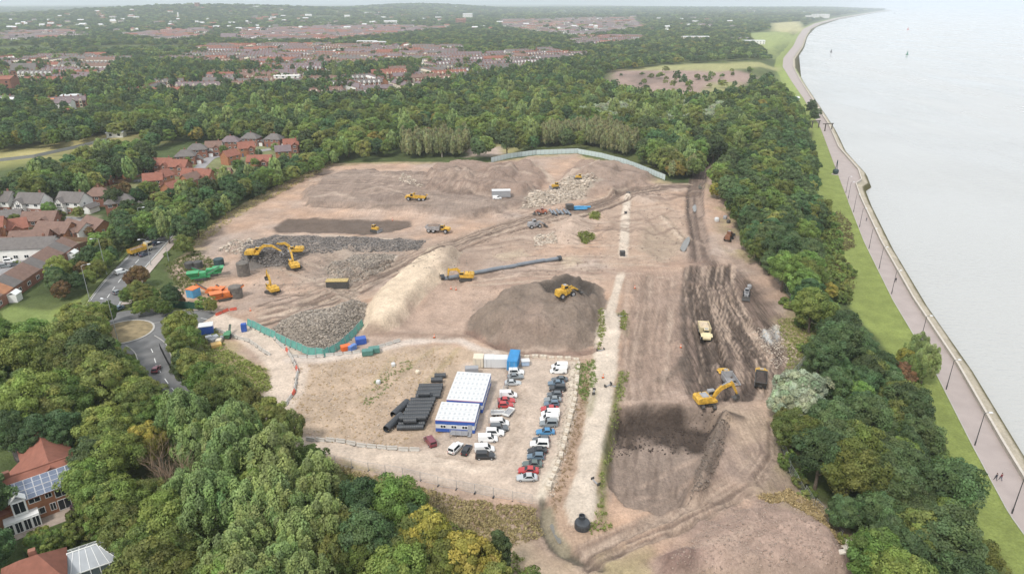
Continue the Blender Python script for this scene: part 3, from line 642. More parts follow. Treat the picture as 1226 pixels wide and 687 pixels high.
def leaf_quads(pos, nrm, size, rng, upright=0.0):
    n = len(pos); r = rng.normal(size=(n, 3)); r[:, 2] += upright * 3
    t = r - nrm * np.sum(r * nrm, 1, keepdims=True); t /= np.linalg.norm(t, axis=1, keepdims=True) + 1e-9
    b = np.cross(nrm, t); s = (size * rng.uniform(.6, 1.35, n))[:, None]
    a = t * s * .72; c = b * s * .42
    V = np.stack([pos - a, pos + c * 1.0 - a * .1, pos + a, pos - c - a * .1], 1).reshape(-1, 3)
    return V, np.arange(4 * n).reshape(n, 4)
def crown_mesh(name, m, seed, r, z0, z1, ncl, per, leaf, style='round'):
    rng = np.random.default_rng(seed); zc = (z0 + z1) / 2; rz = (z1 - z0) / 2
    d = rng.normal(size=(ncl * 3, 3)); d /= np.linalg.norm(d, axis=1, keepdims=True); d = d[d[:, 2] > (-.75 if style != 'umbrella' else -.3)][:ncl]; ncl = len(d)
    f = rng.uniform(.35, .98, ncl) ** .6 * np.where(rng.uniform(0, 1, ncl) < .12, 1.14, 1.0)
    lob = 1 + .22 * np.sin(np.arctan2(d[:, 1], d[:, 0]) * 3 + seed) + .15 * np.sin(np.arctan2(d[:, 1], d[:, 0]) * 5 + 2 * seed)
    c = d * f[:, None] * np.array([r * .82, r * .82, rz * .84]); c[:, :2] *= lob[:, None]
    if style == 'cone': k = 1 - .6 * (c[:, 2] / rz * .5 + .5); c[:, :2] *= k[:, None] * 1.2
    if style == 'column': c[:, :2] *= .8
    rc = r * rng.uniform(.15, .33, ncl)
    ci = np.repeat(np.arange(ncl), per); n = len(ci)
    q = rng.normal(size=(n, 3)); q /= np.linalg.norm(q, axis=1, keepdims=True)
    q = q + .75 * d[ci] + np.array([0, 0, .25]); q /= np.linalg.norm(q, axis=1, keepdims=True)
    st = np.array([1, 1, .78]) if style not in ('upright', 'column') else np.array([.75, .75, 1.7])
    pos = c[ci] + q * (rc[ci] * rng.uniform(.55, 1.12, n) ** .7)[:, None] * st
    nr = q + rng.normal(size=(n, 3)) * .42; nr /= np.linalg.norm(nr, axis=1, keepdims=True)
    V, Q = leaf_quads(pos, nr, leaf, rng, 1.0 if style in ('upright', 'column') else 0.0)
    V[:, 2] += zc
    tc = rng.uniform(.72, 1.3, ncl)[:, None] * (1 + rng.normal(size=(ncl, 3)) * np.array([.05, .03, .07]))
    T = np.repeat(tc[ci] * rng.uniform(.82, 1.18, n)[:, None], 4, 0)
    T = np.concatenate([np.clip(T, .3, 2), np.ones((len(T), 1))], 1).astype(np.float32)
    return np_mesh(name, V, Q, m, False, {'tint': ('FLOAT_COLOR', T)})
def trunk_mesh(name, seed, h, r, spread, m, limbs=6):
    rg = random.Random(seed); mb = MB(); b = Vector((0, 0, -.4)); pts = [b]
    for i in range(4): pts.append(Vector((rg.uniform(-.25, .25) * i, rg.uniform(-.25, .25) * i, h * (i + 1) / 4 * .8)))
    mb.tube(pts, [r * 1.25, r, r * .8, r * .6, r * .3], 7)
    for i in range(limbs):
        z = h * rg.uniform(.28, .6); a = rg.uniform(0, 6.28); L = spread * rg.uniform(.5, .9)
        p0 = Vector((0, 0, z)); p1 = p0 + Vector((math.cos(a) * L * .5, math.sin(a) * L * .5, L * .45)); p2 = p0 + Vector((math.cos(a) * L, math.sin(a) * L, L * rg.uniform(.6, 1.0)))
        mb.tube([p0, p1, p2], [r * .45, r * .3, r * .1], 5)
    return mb.mesh(name, m)
# kind: leaf, crown radius, crown bottom, top, style, bark
SPEC = {'oak': ('green', 4.9, 2.2, 12.5, 'round'), 'oak_b': ('green', 4.3, 2.0, 10.8, 'round'), 'olive': ('olive', 4.5, 1.8, 11.5, 'round'), 'olive_b': ('olive', 3.8, 1.4, 9.8, 'upright'),
        'dark': ('dark', 4.4, 2.2, 12.0, 'round'), 'dark_b': ('dark', 4.8, 2.6, 13.0, 'round'), 'poplar': ('poplar', 4.2, 2.0, 15.0, 'upright'), 'poplar_b': ('poplar', 4.8, 2.0, 13.8, 'upright'),
        'silver': ('silver', 3.9, 1.5, 9.5, 'round'), 'yellow': ('yellow', 3.9, 1.5, 10.0, 'round'), 'brown': ('brown', 3.4, 1.2, 8.0, 'round'),
        'pale': ('pale', 2.1, 1.0, 10.5, 'column'), 'conifer': ('dark', 2.9, .8, 12.5, 'cone'), 'shrub': ('green', 2.1, .0, 3.2, 'round'), 'shrub_b': ('olive', 1.9, .0, 2.7, 'round')}
PROTO = {}
def proto(kind, lod):
    k = (kind, lod)
    if k in PROTO: return PROTO[k]
    lf, r, z0, z1, st = SPEC[kind]; sd = sum(map(ord, kind))
    small = kind.startswith('shrub')
    ncl, per, sz = [(130, 150, .27), (95, 75, .44), (42, 24, .92)][lod]
    if small: ncl, per, sz = [(30, 90, .30), (22, 36, .45), (10, 10, .9)][lod]
    if st in ('upright', 'column') and lod == 0: per = 165
    cm = crown_mesh('crown', LEAF[lf], sd + lod, r, z0, z1, ncl, per, sz, st)
    tm = trunk_mesh('trunk', sd, z1 * .85, .30 if not small else .08, r, M_BARKP if kind == 'pale' else M_BARK, 7 if lod == 0 else 3)
    PROTO[k] = (cm, tm); return PROTO[k]

PLANT = []          # x, y, kind, scale, stand
def fill(stand, poly, spacing, kinds, h=7.0, seed=1, smin=.75, smax=1.2, keep=1.0, avoid=()):
    rg = random.Random(seed); w = [P(a, b, h) for a, b in poly]
    xs = [p[0] for p in w]; ys = [p[1] for p in w]; names = list(kinds); wt = [kinds[k] for k in names]
    c = []; y = min(ys); row = 0
    while y < max(ys):
        x = min(xs) + (row % 2) * spacing / 2
        while x < max(xs):
            c.append((x + rg.uniform(-.36, .36) * spacing, y + rg.uniform(-.36, .36) * spacing)); x += spacing
        y += spacing * .87; row += 1
    if not c: return
    A = np.array(c); k = inside(A[:, 0], A[:, 1], w)
    for av in avoid: k &= ~inside(A[:, 0], A[:, 1], av)
    k &= (A[:, 0] - xl(A[:, 1])) < -9
    for (x, y) in A[k]:
        if rg.random() < keep: PLANT.append((float(x), float(y), rg.choices(names, wt)[0], rg.uniform(smin, smax), stand))
def tree_at(stand, px, py, kind, s=1.0):
    """px, py: middle of the crown"""
    x, y = P(px, py, SPEC[kind][3] * s * .62); PLANT.append((x, y, kind, s, stand))
# ------------------------------------------------------------------ where the trees stand
HOUSE_PLOT = W([(-20, 640), (-10, 585), (40, 545), (92, 530), (100, 565), (92, 592), (120, 598), (122, 625), (138, 650), (165, 720), (200, 800), (-30, 800), (-30, 650)])
DEAD = [P(a, b, 5) for a, b in ((185, 530), (205, 528), (245, 575), (238, 600), (212, 590))]
MIXG = {'oak': 3, 'oak_b': 2, 'olive': 3, 'olive_b': 1.5, 'dark': 1.2, 'yellow': .5}
fill('house', [(-40, 384), (60, 396), (112, 384), (128, 412), (165, 446), (215, 478), (250, 498), (200, 545), (150, 560), (112, 535), (60, 520), (0, 545), (-40, 560)], 7.0, MIXG, 7.5, 11, .65, 1.3, .95, [HOUSE_PLOT, DEAD])
fill('house', [(175, 478), (240, 500), (300, 510), (330, 525), (365, 560), (385, 592), (395, 640), (430, 700), (455, 750), (300, 770), (250, 640), (200, 560)], 6.3, {'poplar': 3, 'poplar_b': 3, 'olive_b': .7, 'oak': .3}, 8.5, 12, .8, 1.1, .97, [HOUSE_PLOT, DEAD])
fill('house', [(112, 560), (200, 560), (255, 640), (300, 770), (195, 770), (168, 690), (150, 640)], 6.6, {'oak': 3, 'olive': 3, 'yellow': 1.2, 'brown': .5, 'oak_b': 2}, 7.5, 13, .65, 1.2, .97, [HOUSE_PLOT, DEAD])
fill('house', [(-90, 548), (-20, 548), (-22, 600), (-30, 690), (-60, 780), (-90, 780)], 6.5, {'dark': 2, 'oak': 2, 'dark_b': 1}, 7.5, 14, .8, 1.1, 1, [])
fill('bank', [(398, 606), (440, 584), (480, 588), (520, 612), (545, 645), (600, 690), (650, 735), (560, 770), (445, 750), (412, 680)], 6.2, {'oak': 2, 'oak_b': 2, 'olive': 2, 'dark': 1}, 6.5, 15, .7, 1.0, .97)
for a in [(508, 640, 'yellow', 1.05), (560, 668, 'yellow', 1.1), (598, 655, 'conifer', .75), (430, 600, 'dark', .95), (470, 598, 'oak', .95), (370, 555, 'oak_b', .85), (345, 510, 'olive_b', .8), (440, 640, 'dark', 1.0), (320, 492, 'olive', .7), (300, 482, 'olive_b', .75)]: tree_at('bank', *a)
for a in [(104, 575, 'oak', .85), (120, 572, 'oak_b', .85), (112, 548, 'dark', .85), (142, 598, 'oak', .85), (45, 520, 'dark', .9), (16, 512, 'dark_b', .85), (72, 515, 'dark', .9), (152, 630, 'olive', .85), (-14, 655, 'dark', .7)]: tree_at('house', *a)
for a in [(45, 640, 'shrub', .95), (56, 644, 'shrub', 1.0), (68, 642, 'shrub', .9), (86, 634, 'shrub', 1.0), (102, 632, 'shrub_b', 1.0), (60, 650, 'shrub', .9), (40, 645, 'shrub', .9), (114, 630, 'shrub', 1.0), (92, 612, 'shrub_b', .9), (45, 602, 'shrub', .8)]: tree_at('garden', *a)
# round the roundabout
for a in [(213, 390, 'oak_b', .95), (216, 408, 'olive', .75), (222, 404, 'oak', .7), (232, 436, 'olive', .9), (246, 452, 'oak_b', .95), (222, 436, 'dark', .8), (262, 462, 'olive', .9), (280, 470, 'olive_b', .9), (246, 478, 'olive', .9), (205, 352, 'dark', .62),
          (163, 346, 'olive', .65), (155, 350, 'oak_b', .6), (172, 352, 'olive', .62), (166, 328, 'brown', .85), (158, 332, 'brown', .7), (180, 350, 'oak_b', .6), (214, 358, 'brown', .45), (252, 364, 'olive', .42), (243, 362, 'shrub', 1.2),
          (112, 375, 'oak', .72), (95, 378, 'oak', .7), (128, 374, 'oak_b', .6), (105, 392, 'olive', .8), (83, 372, 'oak_b', .7), (116, 402, 'oak_b', .7), (128, 420, 'oak', .7), (118, 388, 'olive', .65), (136, 432, 'olive', .7), (166, 366, 'oak_b', .5), (186, 362, 'olive', .5), (196, 366, 'oak_b', .5), (150, 440, 'oak_b', .75), (160, 452, 'olive', .75)]: tree_at('roundabout', *a)
# belt between the main road and the long-roofed terrace
fill('roadside', [(64, 350), (58, 332), (105, 300), (135, 268), (160, 258), (160, 276), (128, 312), (100, 340), (78, 352)], 5.2, {'oak_b': 2, 'dark': 2, 'brown': 1.0, 'olive': 1, 'oak': 1}, 4.5, 16, .5, .8, .97)
fill('roadside', [(128, 276), (140, 258), (168, 250), (172, 268), (150, 288)], 4.5, {'dark': 2, 'oak_b': 1}, 5, 17, .6, .85, 1)
# belt between the estate and the works
fill('belt', [(168, 275), (178, 250), (215, 232), (280, 212), (340, 196), (400, 178), (404, 186), (340, 212), (282, 236), (232, 270), (205, 296), (196, 280)], 6.0, {'oak': 2, 'dark': 2.5, 'oak_b': 2, 'olive': 1.5, 'poplar': .8, 'dark_b': 1}, 5.5, 18, .55, .88, .97)
fill('belt', [(170, 252), (190, 238), (200, 246), (180, 266)], 4.2, {'dark': 3, 'conifer': 1}, 5, 19, .6, .75, 1)
fill('belt', [(196, 300), (226, 276), (232, 288), (216, 312)], 4.5, {'olive': 1, 'shrub': 2, 'oak_b': 1}, 2.5, 20, .4, .7, .9)
# behind the white gabled houses, below the playing field
fill('field', [(-80, 246), (0, 222), (60, 205), (110, 188), (152, 176), (180, 184), (178, 198), (150, 208), (105, 220), (60, 230), (0, 236), (-80, 256)], 7.5, {'oak': 2, 'dark': 3, 'olive': 1, 'poplar': 1, 'dark_b': 2, 'brown': .4}, 6.5, 21, .8, 1.15, .97)
fill('field', [(-90, 168), (0, 166), (80, 154), (150, 142), (150, 148), (80, 160), (0, 173), (-90, 180)], 7.5, {'yellow': 1, 'olive': 2, 'oak': 2, 'dark': 1}, 5, 22, .7, 1.0, .9)
EST = W([(-60, 360), (90, 352), (185, 290), (165, 250), (345, 195), (345, 165), (210, 172), (150, 212), (110, 232), (-60, 240)])
fill('estate', [(-60, 345), (60, 335), (130, 268), (200, 236), (345, 195), (345, 172), (220, 178), (150, 216), (100, 240), (-60, 250)], 13, {'oak_b': 2, 'brown': 1, 'dark': 1, 'shrub': 3, 'olive': 1, 'shrub_b': 2}, 2.5, 23, .35, .65, .6)
for a in [(150, 226, 'brown', .9), (140, 230, 'brown', .8), (165, 232, 'dark', .8), (185, 236, 'brown', .7), (118, 226, 'brown', .85), (65, 257, 'shrub', 1.4), (70, 257, 'shrub', 1.4), (135, 236, 'dark', .9), (285, 196, 'oak_b', .7), (180, 228, 'oak', .75), (205, 232, 'dark', .8), (30, 290, 'shrub', 1.1), (55, 284, 'shrub_b', 1.2), (48, 272, 'shrub', 1.2)]: tree_at('estate', *a)
# wood on the bank between the works and the promenade
RWOOD = [(852, 222), (862, 200), (880, 186), (930, 165), (962, 148), (970, 190), (974, 230), (980, 262), (980, 290), (972, 305), (980, 330), (984, 358), (998, 382), (1022, 410), (1060, 420), (1086, 430), (1092, 450), (1088, 500), (1114, 560), (1160, 620), (1208, 690), (1255, 780), (1150, 790), (1076, 700), (1016, 628), (974, 580), (956, 545), (950, 500), (958, 470), (990, 410), (966, 372), (938, 330), (904, 292), (888, 262), (870, 230)]
WILLOW = [P(a, b, 6) for a, b in ((925, 452), (945, 436), (985, 446), (996, 480), (985, 540), (930, 540))]
fill('bankwood', RWOOD, 6.2, {'dark': 4, 'dark_b': 3, 'oak': 2, 'oak_b': 1.5, 'olive': 1.0, 'yellow': .35}, 6.0, 24, .6, 1.12, .98, [WILLOW])
for a in [(955, 462, 'silver', 1.05), (970, 466, 'silver', 1.0), (944, 478, 'silver', .9), (962, 484, 'silver', .95), (950, 512, 'olive', .8), (968, 518, 'oak_b', .8), (940, 505, 'olive_b', .65), (985, 500, 'dark', .85), (1086, 430, 'yellow', .7), (1080, 445, 'brown', .9), (1092, 440, 'olive_b', .8), (1110, 430, 'poplar', .75), (1100, 415, 'poplar', .7),
          (905, 278, 'yellow', .95), (912, 292, 'yellow', .8), (898, 285, 'olive_b', .8), (995, 345, 'yellow', .6), (990, 395, 'dark', .5), (980, 420, 'brown', .45), (976, 136, 'dark', 1.0), (972, 128, 'dark_b', 1.0), (880, 205, 'silver', .8), (908, 200, 'silver', .7), (920, 188, 'yellow', .8)]: tree_at('bankwood', *a)
fill('scrub', [(992, 240), (1004, 252), (1016, 268), (1020, 292), (1004, 304), (1020, 326), (1014, 360), (992, 356), (985, 330), (984, 280)], 3.0, {'shrub_b': 2, 'shrub': 1}, 1.2, 25, .6, 1.1, .9)
fill('scrub', [(1080, 440), (1100, 450), (1112, 500), (1140, 560), (1170, 620), (1150, 610), (1110, 550), (1085, 500)], 3.2, {'shrub_b': 2, 'brown': .25, 'shrub': 1}, 1.2, 26, .45, .8, .8)
fill('scrub', [(932, 350), (985, 405), (955, 450), (940, 480), (930, 470), (955, 430), (965, 400), (925, 345)], 3.4, {'shrub_b': 1, 'shrub': 1}, 1.0, 27, .4, .8, .5)
fill('scrub', [(925, 505), (935, 545), (960, 600), (1010, 645), (1040, 690), (1060, 690), (1010, 630), (965, 575), (945, 520)], 2.8, {'shrub_b': 2, 'shrub': 2}, 1.0, 28, .45, .85, .8)
fill('scrub', [(380, 548), (440, 572), (510, 604), (560, 640), (600, 672), (580, 680), (500, 625), (430, 590), (385, 575)], 2.6, {'shrub_b': 2, 'shrub': 1}, .8, 29, .3, .7, .55)
# wood behind the works
BACK = [(404, 182), (480, 177), (560, 180), (600, 176), (640, 168), (690, 163), (755, 176), (800, 196), (832, 203), (838, 186), (850, 183), (880, 180), (962, 142), (954, 126), (940, 112), (905, 114), (890, 121), (830, 132), (770, 128), (720, 114), (690, 102), (640, 98), (540, 118), (470, 128), (370, 132), (250, 128), (150, 142), (160, 154), (240, 160), (345, 160), (370, 174)]
CLEAR = W([(560, 174), (622, 172), (622, 188), (565, 188)])
SILV = [P(a, b, 6) for a, b in ((735, 122), (800, 118), (870, 126), (860, 142), (800, 150), (745, 148), (690, 138))]
PAL1 = [P(a, b, 5) for a, b in ((476, 170), (566, 166), (568, 184), (478, 186))]; PAL2 = [P(a, b, 5.5) for a, b in ((644, 158), (735, 152), (770, 174), (755, 184), (690, 168), (648, 174))]
fill('backwood', BACK, 8.2, {'oak': 3, 'oak_b': 2, 'dark': 2, 'olive': 2.5, 'dark_b': 1.5, 'yellow': .35, 'brown': .2, 'poplar': .8}, 6.5, 30, .75, 1.25, .96, [CLEAR, SILV, PAL1, PAL2])
fill('backwood', [(735, 122), (800, 118), (870, 126), (860, 142), (800, 150), (745, 148), (690, 138)], 7.5, {'silver': 4, 'poplar': 1, 'oak': .7}, 6, 31, .9, 1.3, .95)
fill('backwood', [(480, 170), (562, 166), (565, 178), (482, 180)], 4.2, {'pale': 1}, 5, 32, 1.0, 1.45, .95)
fill('backwood', [(648, 158), (735, 152), (765, 174), (748, 178), (690, 162), (650, 168)], 4.0, {'pale': 1}, 5.5, 33, 1.0, 1.4, .97)
fill('backwood', [(780, 190), (800, 182), (835, 190), (836, 204), (806, 204)], 4.2, {'pale': 1.2, 'olive': 1, 'yellow': .4}, 5, 34, .8, 1.1, .95)

# ------------------------------------------------------------------ the plain beyond: built-up patches and open ground stay clear of woods
TOWN = [W(p) for p in (
 [(-60, 74), (100, 70), (137, 70), (140, 88), (100, 106), (-60, 112)],
 [(205, 76), (262, 57), (420, 56), (545, 59), (552, 72), (425, 84), (330, 92), (300, 84), (240, 80)],
 [(185, 112), (245, 97), (290, 92), (405, 94), (405, 104), (330, 109), (200, 118)],
 [(366, 114), (420, 101), (480, 84), (560, 68), (662, 62), (700, 68), (650, 82), (575, 97), (525, 105), (470, 120), (420, 127), (370, 128)],
 [(145, 43), (245, 36), (252, 44), (205, 51)], [(285, 37), (400, 33), (470, 32), (542, 35), (400, 50), (290, 51)],
 [(600, 25), (760, 22), (770, 34), (690, 46), (640, 40), (600, 34)], [(690, 47), (760, 44), (770, 51), (700, 56)], [(0, 40), (90, 38), (95, 46), (0, 52)], [(140, 112), (200, 104), (250, 102), (250, 110), (170, 120)], [(-40, 122), (20, 118), (22, 135), (-40, 138)], [(60, 128), (110, 122), (112, 142), (70, 150)])]
OPEN = [W(p) for p in ([(725, 88), (800, 78), (945, 76), (925, 100), (890, 118), (830, 127), (765, 122), (715, 104)], [(895, 40), (950, 36), (958, 46), (935, 62), (925, 72), (900, 54)], [(920, 28), (960, 26), (970, 36), (945, 40), (920, 38)],
        [(-90, 195), (80, 178), (180, 158), (190, 172), (90, 198), (-90, 240)])]
BACKW = [P(a, b, 6.5) for a, b in BACK]; RWW = [P(a, b, 6) for a, b in RWOOD]
FAR = []
def far_fill(y0, y1, sp, sxy, sz, keep, seed, town_keep):
    rg = np.random.default_rng(seed)
    n = int((y1 - y0) / sp); out = []
    for r in range(n):
        y = y0 + (r + .5) * sp; x0 = -.82 * y - 60; x1 = min(.80 * y + 60, float(xl(y)) - 16)
        k = int((x1 - x0) / sp)
        if k > 0: out.append(np.stack([x0 + (np.arange(k) + rg.uniform(0, 1, k)) * sp, y + rg.uniform(-.5, .5, k) * sp], 1))
    A = np.concatenate(out); X, Y = A[:, 0], A[:, 1]
    dens = sstep(.22, .38, fbm(X, Y, 130 + y0 * .10, 3, 91)) * keep
    for t in TOWN: dens = np.where(inside(X, Y, t), town_keep, dens)
    for t in OPEN + [BACKW, SITE, EST, RWW]: dens = np.where(inside(X, Y, t), 0.0, dens)
    dens = np.where((X - xl(Y)) > -30, dens * .15, dens)
    k = rg.uniform(0, 1, len(X)) < dens
    kinds = ['oak', 'dark', 'olive', 'dark_b', 'oak_b', 'poplar', 'yellow']
    ch = rg.choice(7, size=len(X), p=[.20, .33, .10, .23, .09, .03, .02])
    for x, y, c in zip(X[k], Y[k], ch[k]):
        a = rg.uniform(*sxy); FAR.append((x, y, kinds[c], (a, a, rg.uniform(*sz)), rg.uniform(0, 6.28)))
far_fill(400, 1000, 8.5, (.75, 1.25), (.75, 1.2), .97, 1, .10)
far_fill(1000, 2100, 13, (1.0, 1.7), (.5, .9), .90, 2, .12)
far_fill(2100, 4200, 24, (1.7, 2.8), (.65, 1.0), .85, 3, .08)
far_fill(4200, 10500, 52, (3.4, 6.0), (.9, 1.6), .85, 4, .2)

def in_view(x, y, z, m=60):
    c, s = math.cos(PIT), math.sin(PIT); dz = z - CAMH
    f = y * c - dz * s; up = y * s + dz * c
    if f < 5: return False
    return -m < CX + F * x / f < 1226 + m and -m < CY - F * up / f < 687 + m
KL = {'oak': 'broad mid-green tree', 'oak_b': 'compact mid-green tree', 'olive': 'olive-green bushy tree', 'olive_b': 'upright olive-green tree', 'dark': 'dark green dense tree', 'dark_b': 'broad dark green tree',
      'poplar': 'tall pale feathery tree', 'poplar_b': 'broad pale feathery tree', 'silver': 'silvery white-leaved willow tree', 'yellow': 'yellowing rounded tree', 'brown': 'russet brown small tree',
      'pale': 'slim pale leafless-looking tree', 'conifer': 'dark pointed conifer', 'shrub': 'low mid-green shrub', 'shrub_b': 'low olive-green shrub'}
SL = {'house': 'in the solar house wood', 'bank': 'on the bank below the car park', 'garden': 'in the lawn garden', 'roundabout': 'by the roundabout', 'roadside': 'in the main road hedge belt',
      'belt': 'in the estate belt', 'field': 'below the playing field', 'estate': 'among the estate houses', 'bankwood': 'in the promenade wood', 'scrub': 'in the wood-edge scrub', 'backwood': 'in the wood behind the works'}
MARKS = [(W([m[:2]])[0], m[2]) for m in ((955, 470, 'the silver willows'), (911, 452, 'the soil-laden dump truck'), (1022, 662, 'the pale boulders'), (925, 400, 'the white gravel patch'), (873, 283, 'the rust-brown loader'), (1006, 209, 'the buoy monument'), (1110, 430, 'the lamp-post lawn'), (1165, 533, 'the walking couple'),
  (1060, 350, 'the widest lawn'), (990, 157, 'the timber gantry'), (840, 195, 'the haul road mouth'), (60, 590, 'the solar roof'), (100, 665, 'the conservatory'), (215, 565, 'the bare dead trees'), (150, 440, 'the roundabout road'), (260, 480, 'the access road'), (10, 450, 'the west road'), (330, 500, 'the compound fence'), (500, 620, 'the dry bank'), (300, 660, 'the deep wood'),
  (197, 215, 'the big orange gable'), (92, 253, 'the timbered house'), (50, 325, 'the long terrace'), (172, 290, 'the tipper lorry'), (228, 318, 'the black tanks'), (300, 235, 'the spread slope'), (400, 190, 'the far slope corner'), (520, 190, 'the upper benches'), (690, 184, 'the green hoarding'), (310, 190, 'the close'), (20, 300, 'the car court'), (160, 350, 'the copper tree'), (1200, 680, 'the slope foot'), (980, 600, 'the mesh fence'), (600, 680, 'the lower track'))]
def near(x, y): return 'near ' + min(MARKS, key=lambda m: (m[0][0] - x) ** 2 + (m[0][1] - y) ** 2)[1]
SN = {'shrub': 'shrub', 'shrub_b': 'shrub', 'conifer': 'conifer_tree', 'silver': 'willow_tree', 'poplar': 'poplar_tree', 'poplar_b': 'poplar_tree'}
FIRST = {}
def place_tree(x, y, kind, s, stand, lod, rz, sv=None, label=None):
    cm, tm = proto(kind, lod); z = gz(x, y)
    e = empty(SN.get(kind, 'broadleaf_tree'), (x, y, z), rz, label or (('big ' if s > 1.05 else 'young ' if s < .72 else '') + KL[kind] + ' ' + SL[stand] + ' ' + near(x, y)), 'shrub' if kind.startswith('shrub') else 'tree', 'trees ' + SL.get(stand, 'on the plain') if not kind.startswith('shrub') else 'shrubs ' + SL[stand])
    e.scale = sv or (s, s, s)
    ob('trunk', tm, e); c = ob('crown', cm, e)
    FIRST.setdefault((kind, lod), c)
    return e
rgp = random.Random(99); rows_ = []
for (x, y, kind, s, st) in PLANT:
    if y < 60: continue
    vis = in_view(x, y, 6); d = math.hypot(x, y); rows_.append((SPEC[kind][3] * s / d * (1 if vis else .0), x, y, kind, s, st, d))
rows_.sort(key=lambda r: -r[0]); ntree = nshr = 0; REST = []
for (k, x, y, kind, s, st, d) in rows_:
    sh = kind.startswith('shrub'); lod = 0 if d < 250 else 1
    if k > 0 and ((not sh and ntree < 300) or (sh and nshr < 70)):
        place_tree(x, y, kind, s, st, lod, rgp.uniform(0, 6.28)); ntree += not sh; nshr += sh
    else: REST.append((x, y, kind, (s, s, s * rgp.uniform(.9, 1.12)), rgp.uniform(0, 6.28), lod if d < 700 else 2))
for (x, y, kind, sv, rz) in FAR: REST.append((x, y, kind, sv, rz, 1 if y < 560 else 2))
def scatter(name, items):
    """many trees nobody could count, as instances on points"""
    keys = sorted({(i[2], i[5]) for i in items}); rest = []; seen = set()
    for i in items:
        k = (i[2], i[5])
        if k not in FIRST:
            place_tree(i[0], i[1], i[2], 1, 'backwood', i[5], i[4], i[3], KL[i[2]] + (' standing out among the far houses' if i[5] == 2 else ' ' + SL['backwood']))
        else: rest.append(i)
    V = [(i[0], i[1], gz(i[0], i[1]) - .25) for i in rest]
    me = bpy.data.meshes.new(name); me.from_pydata(V, [], [])
    a = me.attributes.new('kind_id', 'INT', 'POINT'); a.data.foreach_set('value', [keys.index((i[2], i[5])) for i in rest])
    a = me.attributes.new('scl', 'FLOAT_VECTOR', 'POINT'); a.data.foreach_set('vector', np.array([i[3] for i in rest], np.float32).ravel())
    a = me.attributes.new('rot', 'FLOAT_VECTOR', 'POINT'); a.data.foreach_set('vector', np.array([(0, 0, i[4]) for i in rest], np.float32).ravel())
    o = ob(name, me); tag(o, kind='stuff')
    ng = bpy.data.node_groups.new(name, 'GeometryNodeTree')
    ng.interface.new_socket('Geometry', in_out='INPUT', socket_type='NodeSocketGeometry'); ng.interface.new_socket('Geometry', in_out='OUTPUT', socket_type='NodeSocketGeometry')
    n = ng.nodes; l = ng.links; gi = n.new('NodeGroupInput'); go = n.new('NodeGroupOutput'); jn = n.new('GeometryNodeJoinGeometry')
    def named(nm, ty):
        q = n.new('GeometryNodeInputNamedAttribute'); q.data_type = ty; q.inputs['Name'].default_value = nm
        return [s for s in q.outputs if s.enabled and s.name == 'Attribute'][0]
    kid, sc_, ro = named('kind_id', 'INT'), named('scl', 'FLOAT_VECTOR'), named('rot', 'FLOAT_VECTOR')
    for k, key in enumerate(keys):
        oi = n.new('GeometryNodeObjectInfo'); oi.inputs['Object'].default_value = FIRST[key]; oi.inputs['As Instance'].default_value = True; oi.transform_space = 'ORIGINAL'
        cp = n.new('FunctionNodeCompare'); cp.data_type = 'INT'; cp.operation = 'EQUAL'
        ins = [s for s in cp.inputs if s.enabled]; l.new(kid, ins[0]); ins[1].default_value = k
        ip = n.new('GeometryNodeInstanceOnPoints'); l.new(gi.outputs[0], ip.inputs['Points']); l.new(cp.outputs[0], ip.inputs['Selection']); l.new(oi.outputs['Geometry'], ip.inputs['Instance'])
        l.new(sc_, ip.inputs['Scale']); l.new(ro, ip.inputs['Rotation'])
        l.new(ip.outputs[0], jn.inputs[0])
    l.new(jn.outputs[0], go.inputs[0])
    md = o.modifiers.new('scatter', 'NODES'); md.node_group = ng
    return o
for a in [(810, 93, 'dark', .9), (818, 97, 'dark_b', .8), (806, 100, 'oak', .6), (824, 100, 'oak_b', .6), (862, 96, 'oak_b', .5), (880, 99, 'dark', .5), (848, 92, 'shrub', 1.6), (780, 88, 'shrub', 1.5), (900, 90, 'oak_b', .6)]:
    x, y = P(a[0], a[1], 5); REST.append((x, y, a[2], (a[3] * 1.2,) * 3, a[0], 2 if not a[2].startswith('shrub') else 1))
for i in range(46):
    x, y = P(rgp.uniform(735, 905), rgp.uniform(83, 116), 2)
    if inside(np.array([x]), np.array([y]), OPEN[0])[0]: k_ = rgp.uniform(.3, .75); REST.append((x, y, rgp.choice(['oak_b', 'olive', 'dark', 'olive_b']), (k_ * 1.4, k_ * 1.4, k_), i, 2))
scatter('woodland', [r for r in REST if r[5] < 2])
scatter('far_woodland', [r for r in REST if r[5] == 2])
def bare_tree(px, py, h, seed, label):
    rg = random.Random(seed); x, y = P(px, py, h * .6); e = empty('bare_tree', (x, y, gz(x, y)), rg.uniform(0, 6), label, 'tree', 'bare trees in the solar house wood'); tr = MB(); br = MB()
    def grow(mb, p, d, L, r, lv):
        q = p + d * L; mid = p + d * L * .5 + Vector((rg.uniform(-1, 1), rg.uniform(-1, 1), 0)) * L * .06; mb.tube([p, mid, q], [r, r * .8, r * .55], 5 if lv < 2 else 3, False)
        if lv < 4:
            for k in range(rg.choice((2, 3, 3))):
                n = (d + Vector((rg.uniform(-1, 1), rg.uniform(-1, 1), rg.uniform(-.2, .7))) * .75).normalized(); grow(br, p + d * L * rg.uniform(.55, 1), n, L * rg.uniform(.55, .8), r * .5, lv + 1)
    for k in range(3): grow(tr, Vector((rg.uniform(-.3, .3), rg.uniform(-.3, .3), -.3)), Vector((rg.uniform(-.3, .3), rg.uniform(-.3, .3), 1)).normalized(), h * .38, .16, 0)
    ob('trunk', tr.mesh('trunk', M_BARKP), e); ob('branches', br.mesh('branches', mat('dead_twig', (.30, .215, .15), .95, .2, 2)), e)
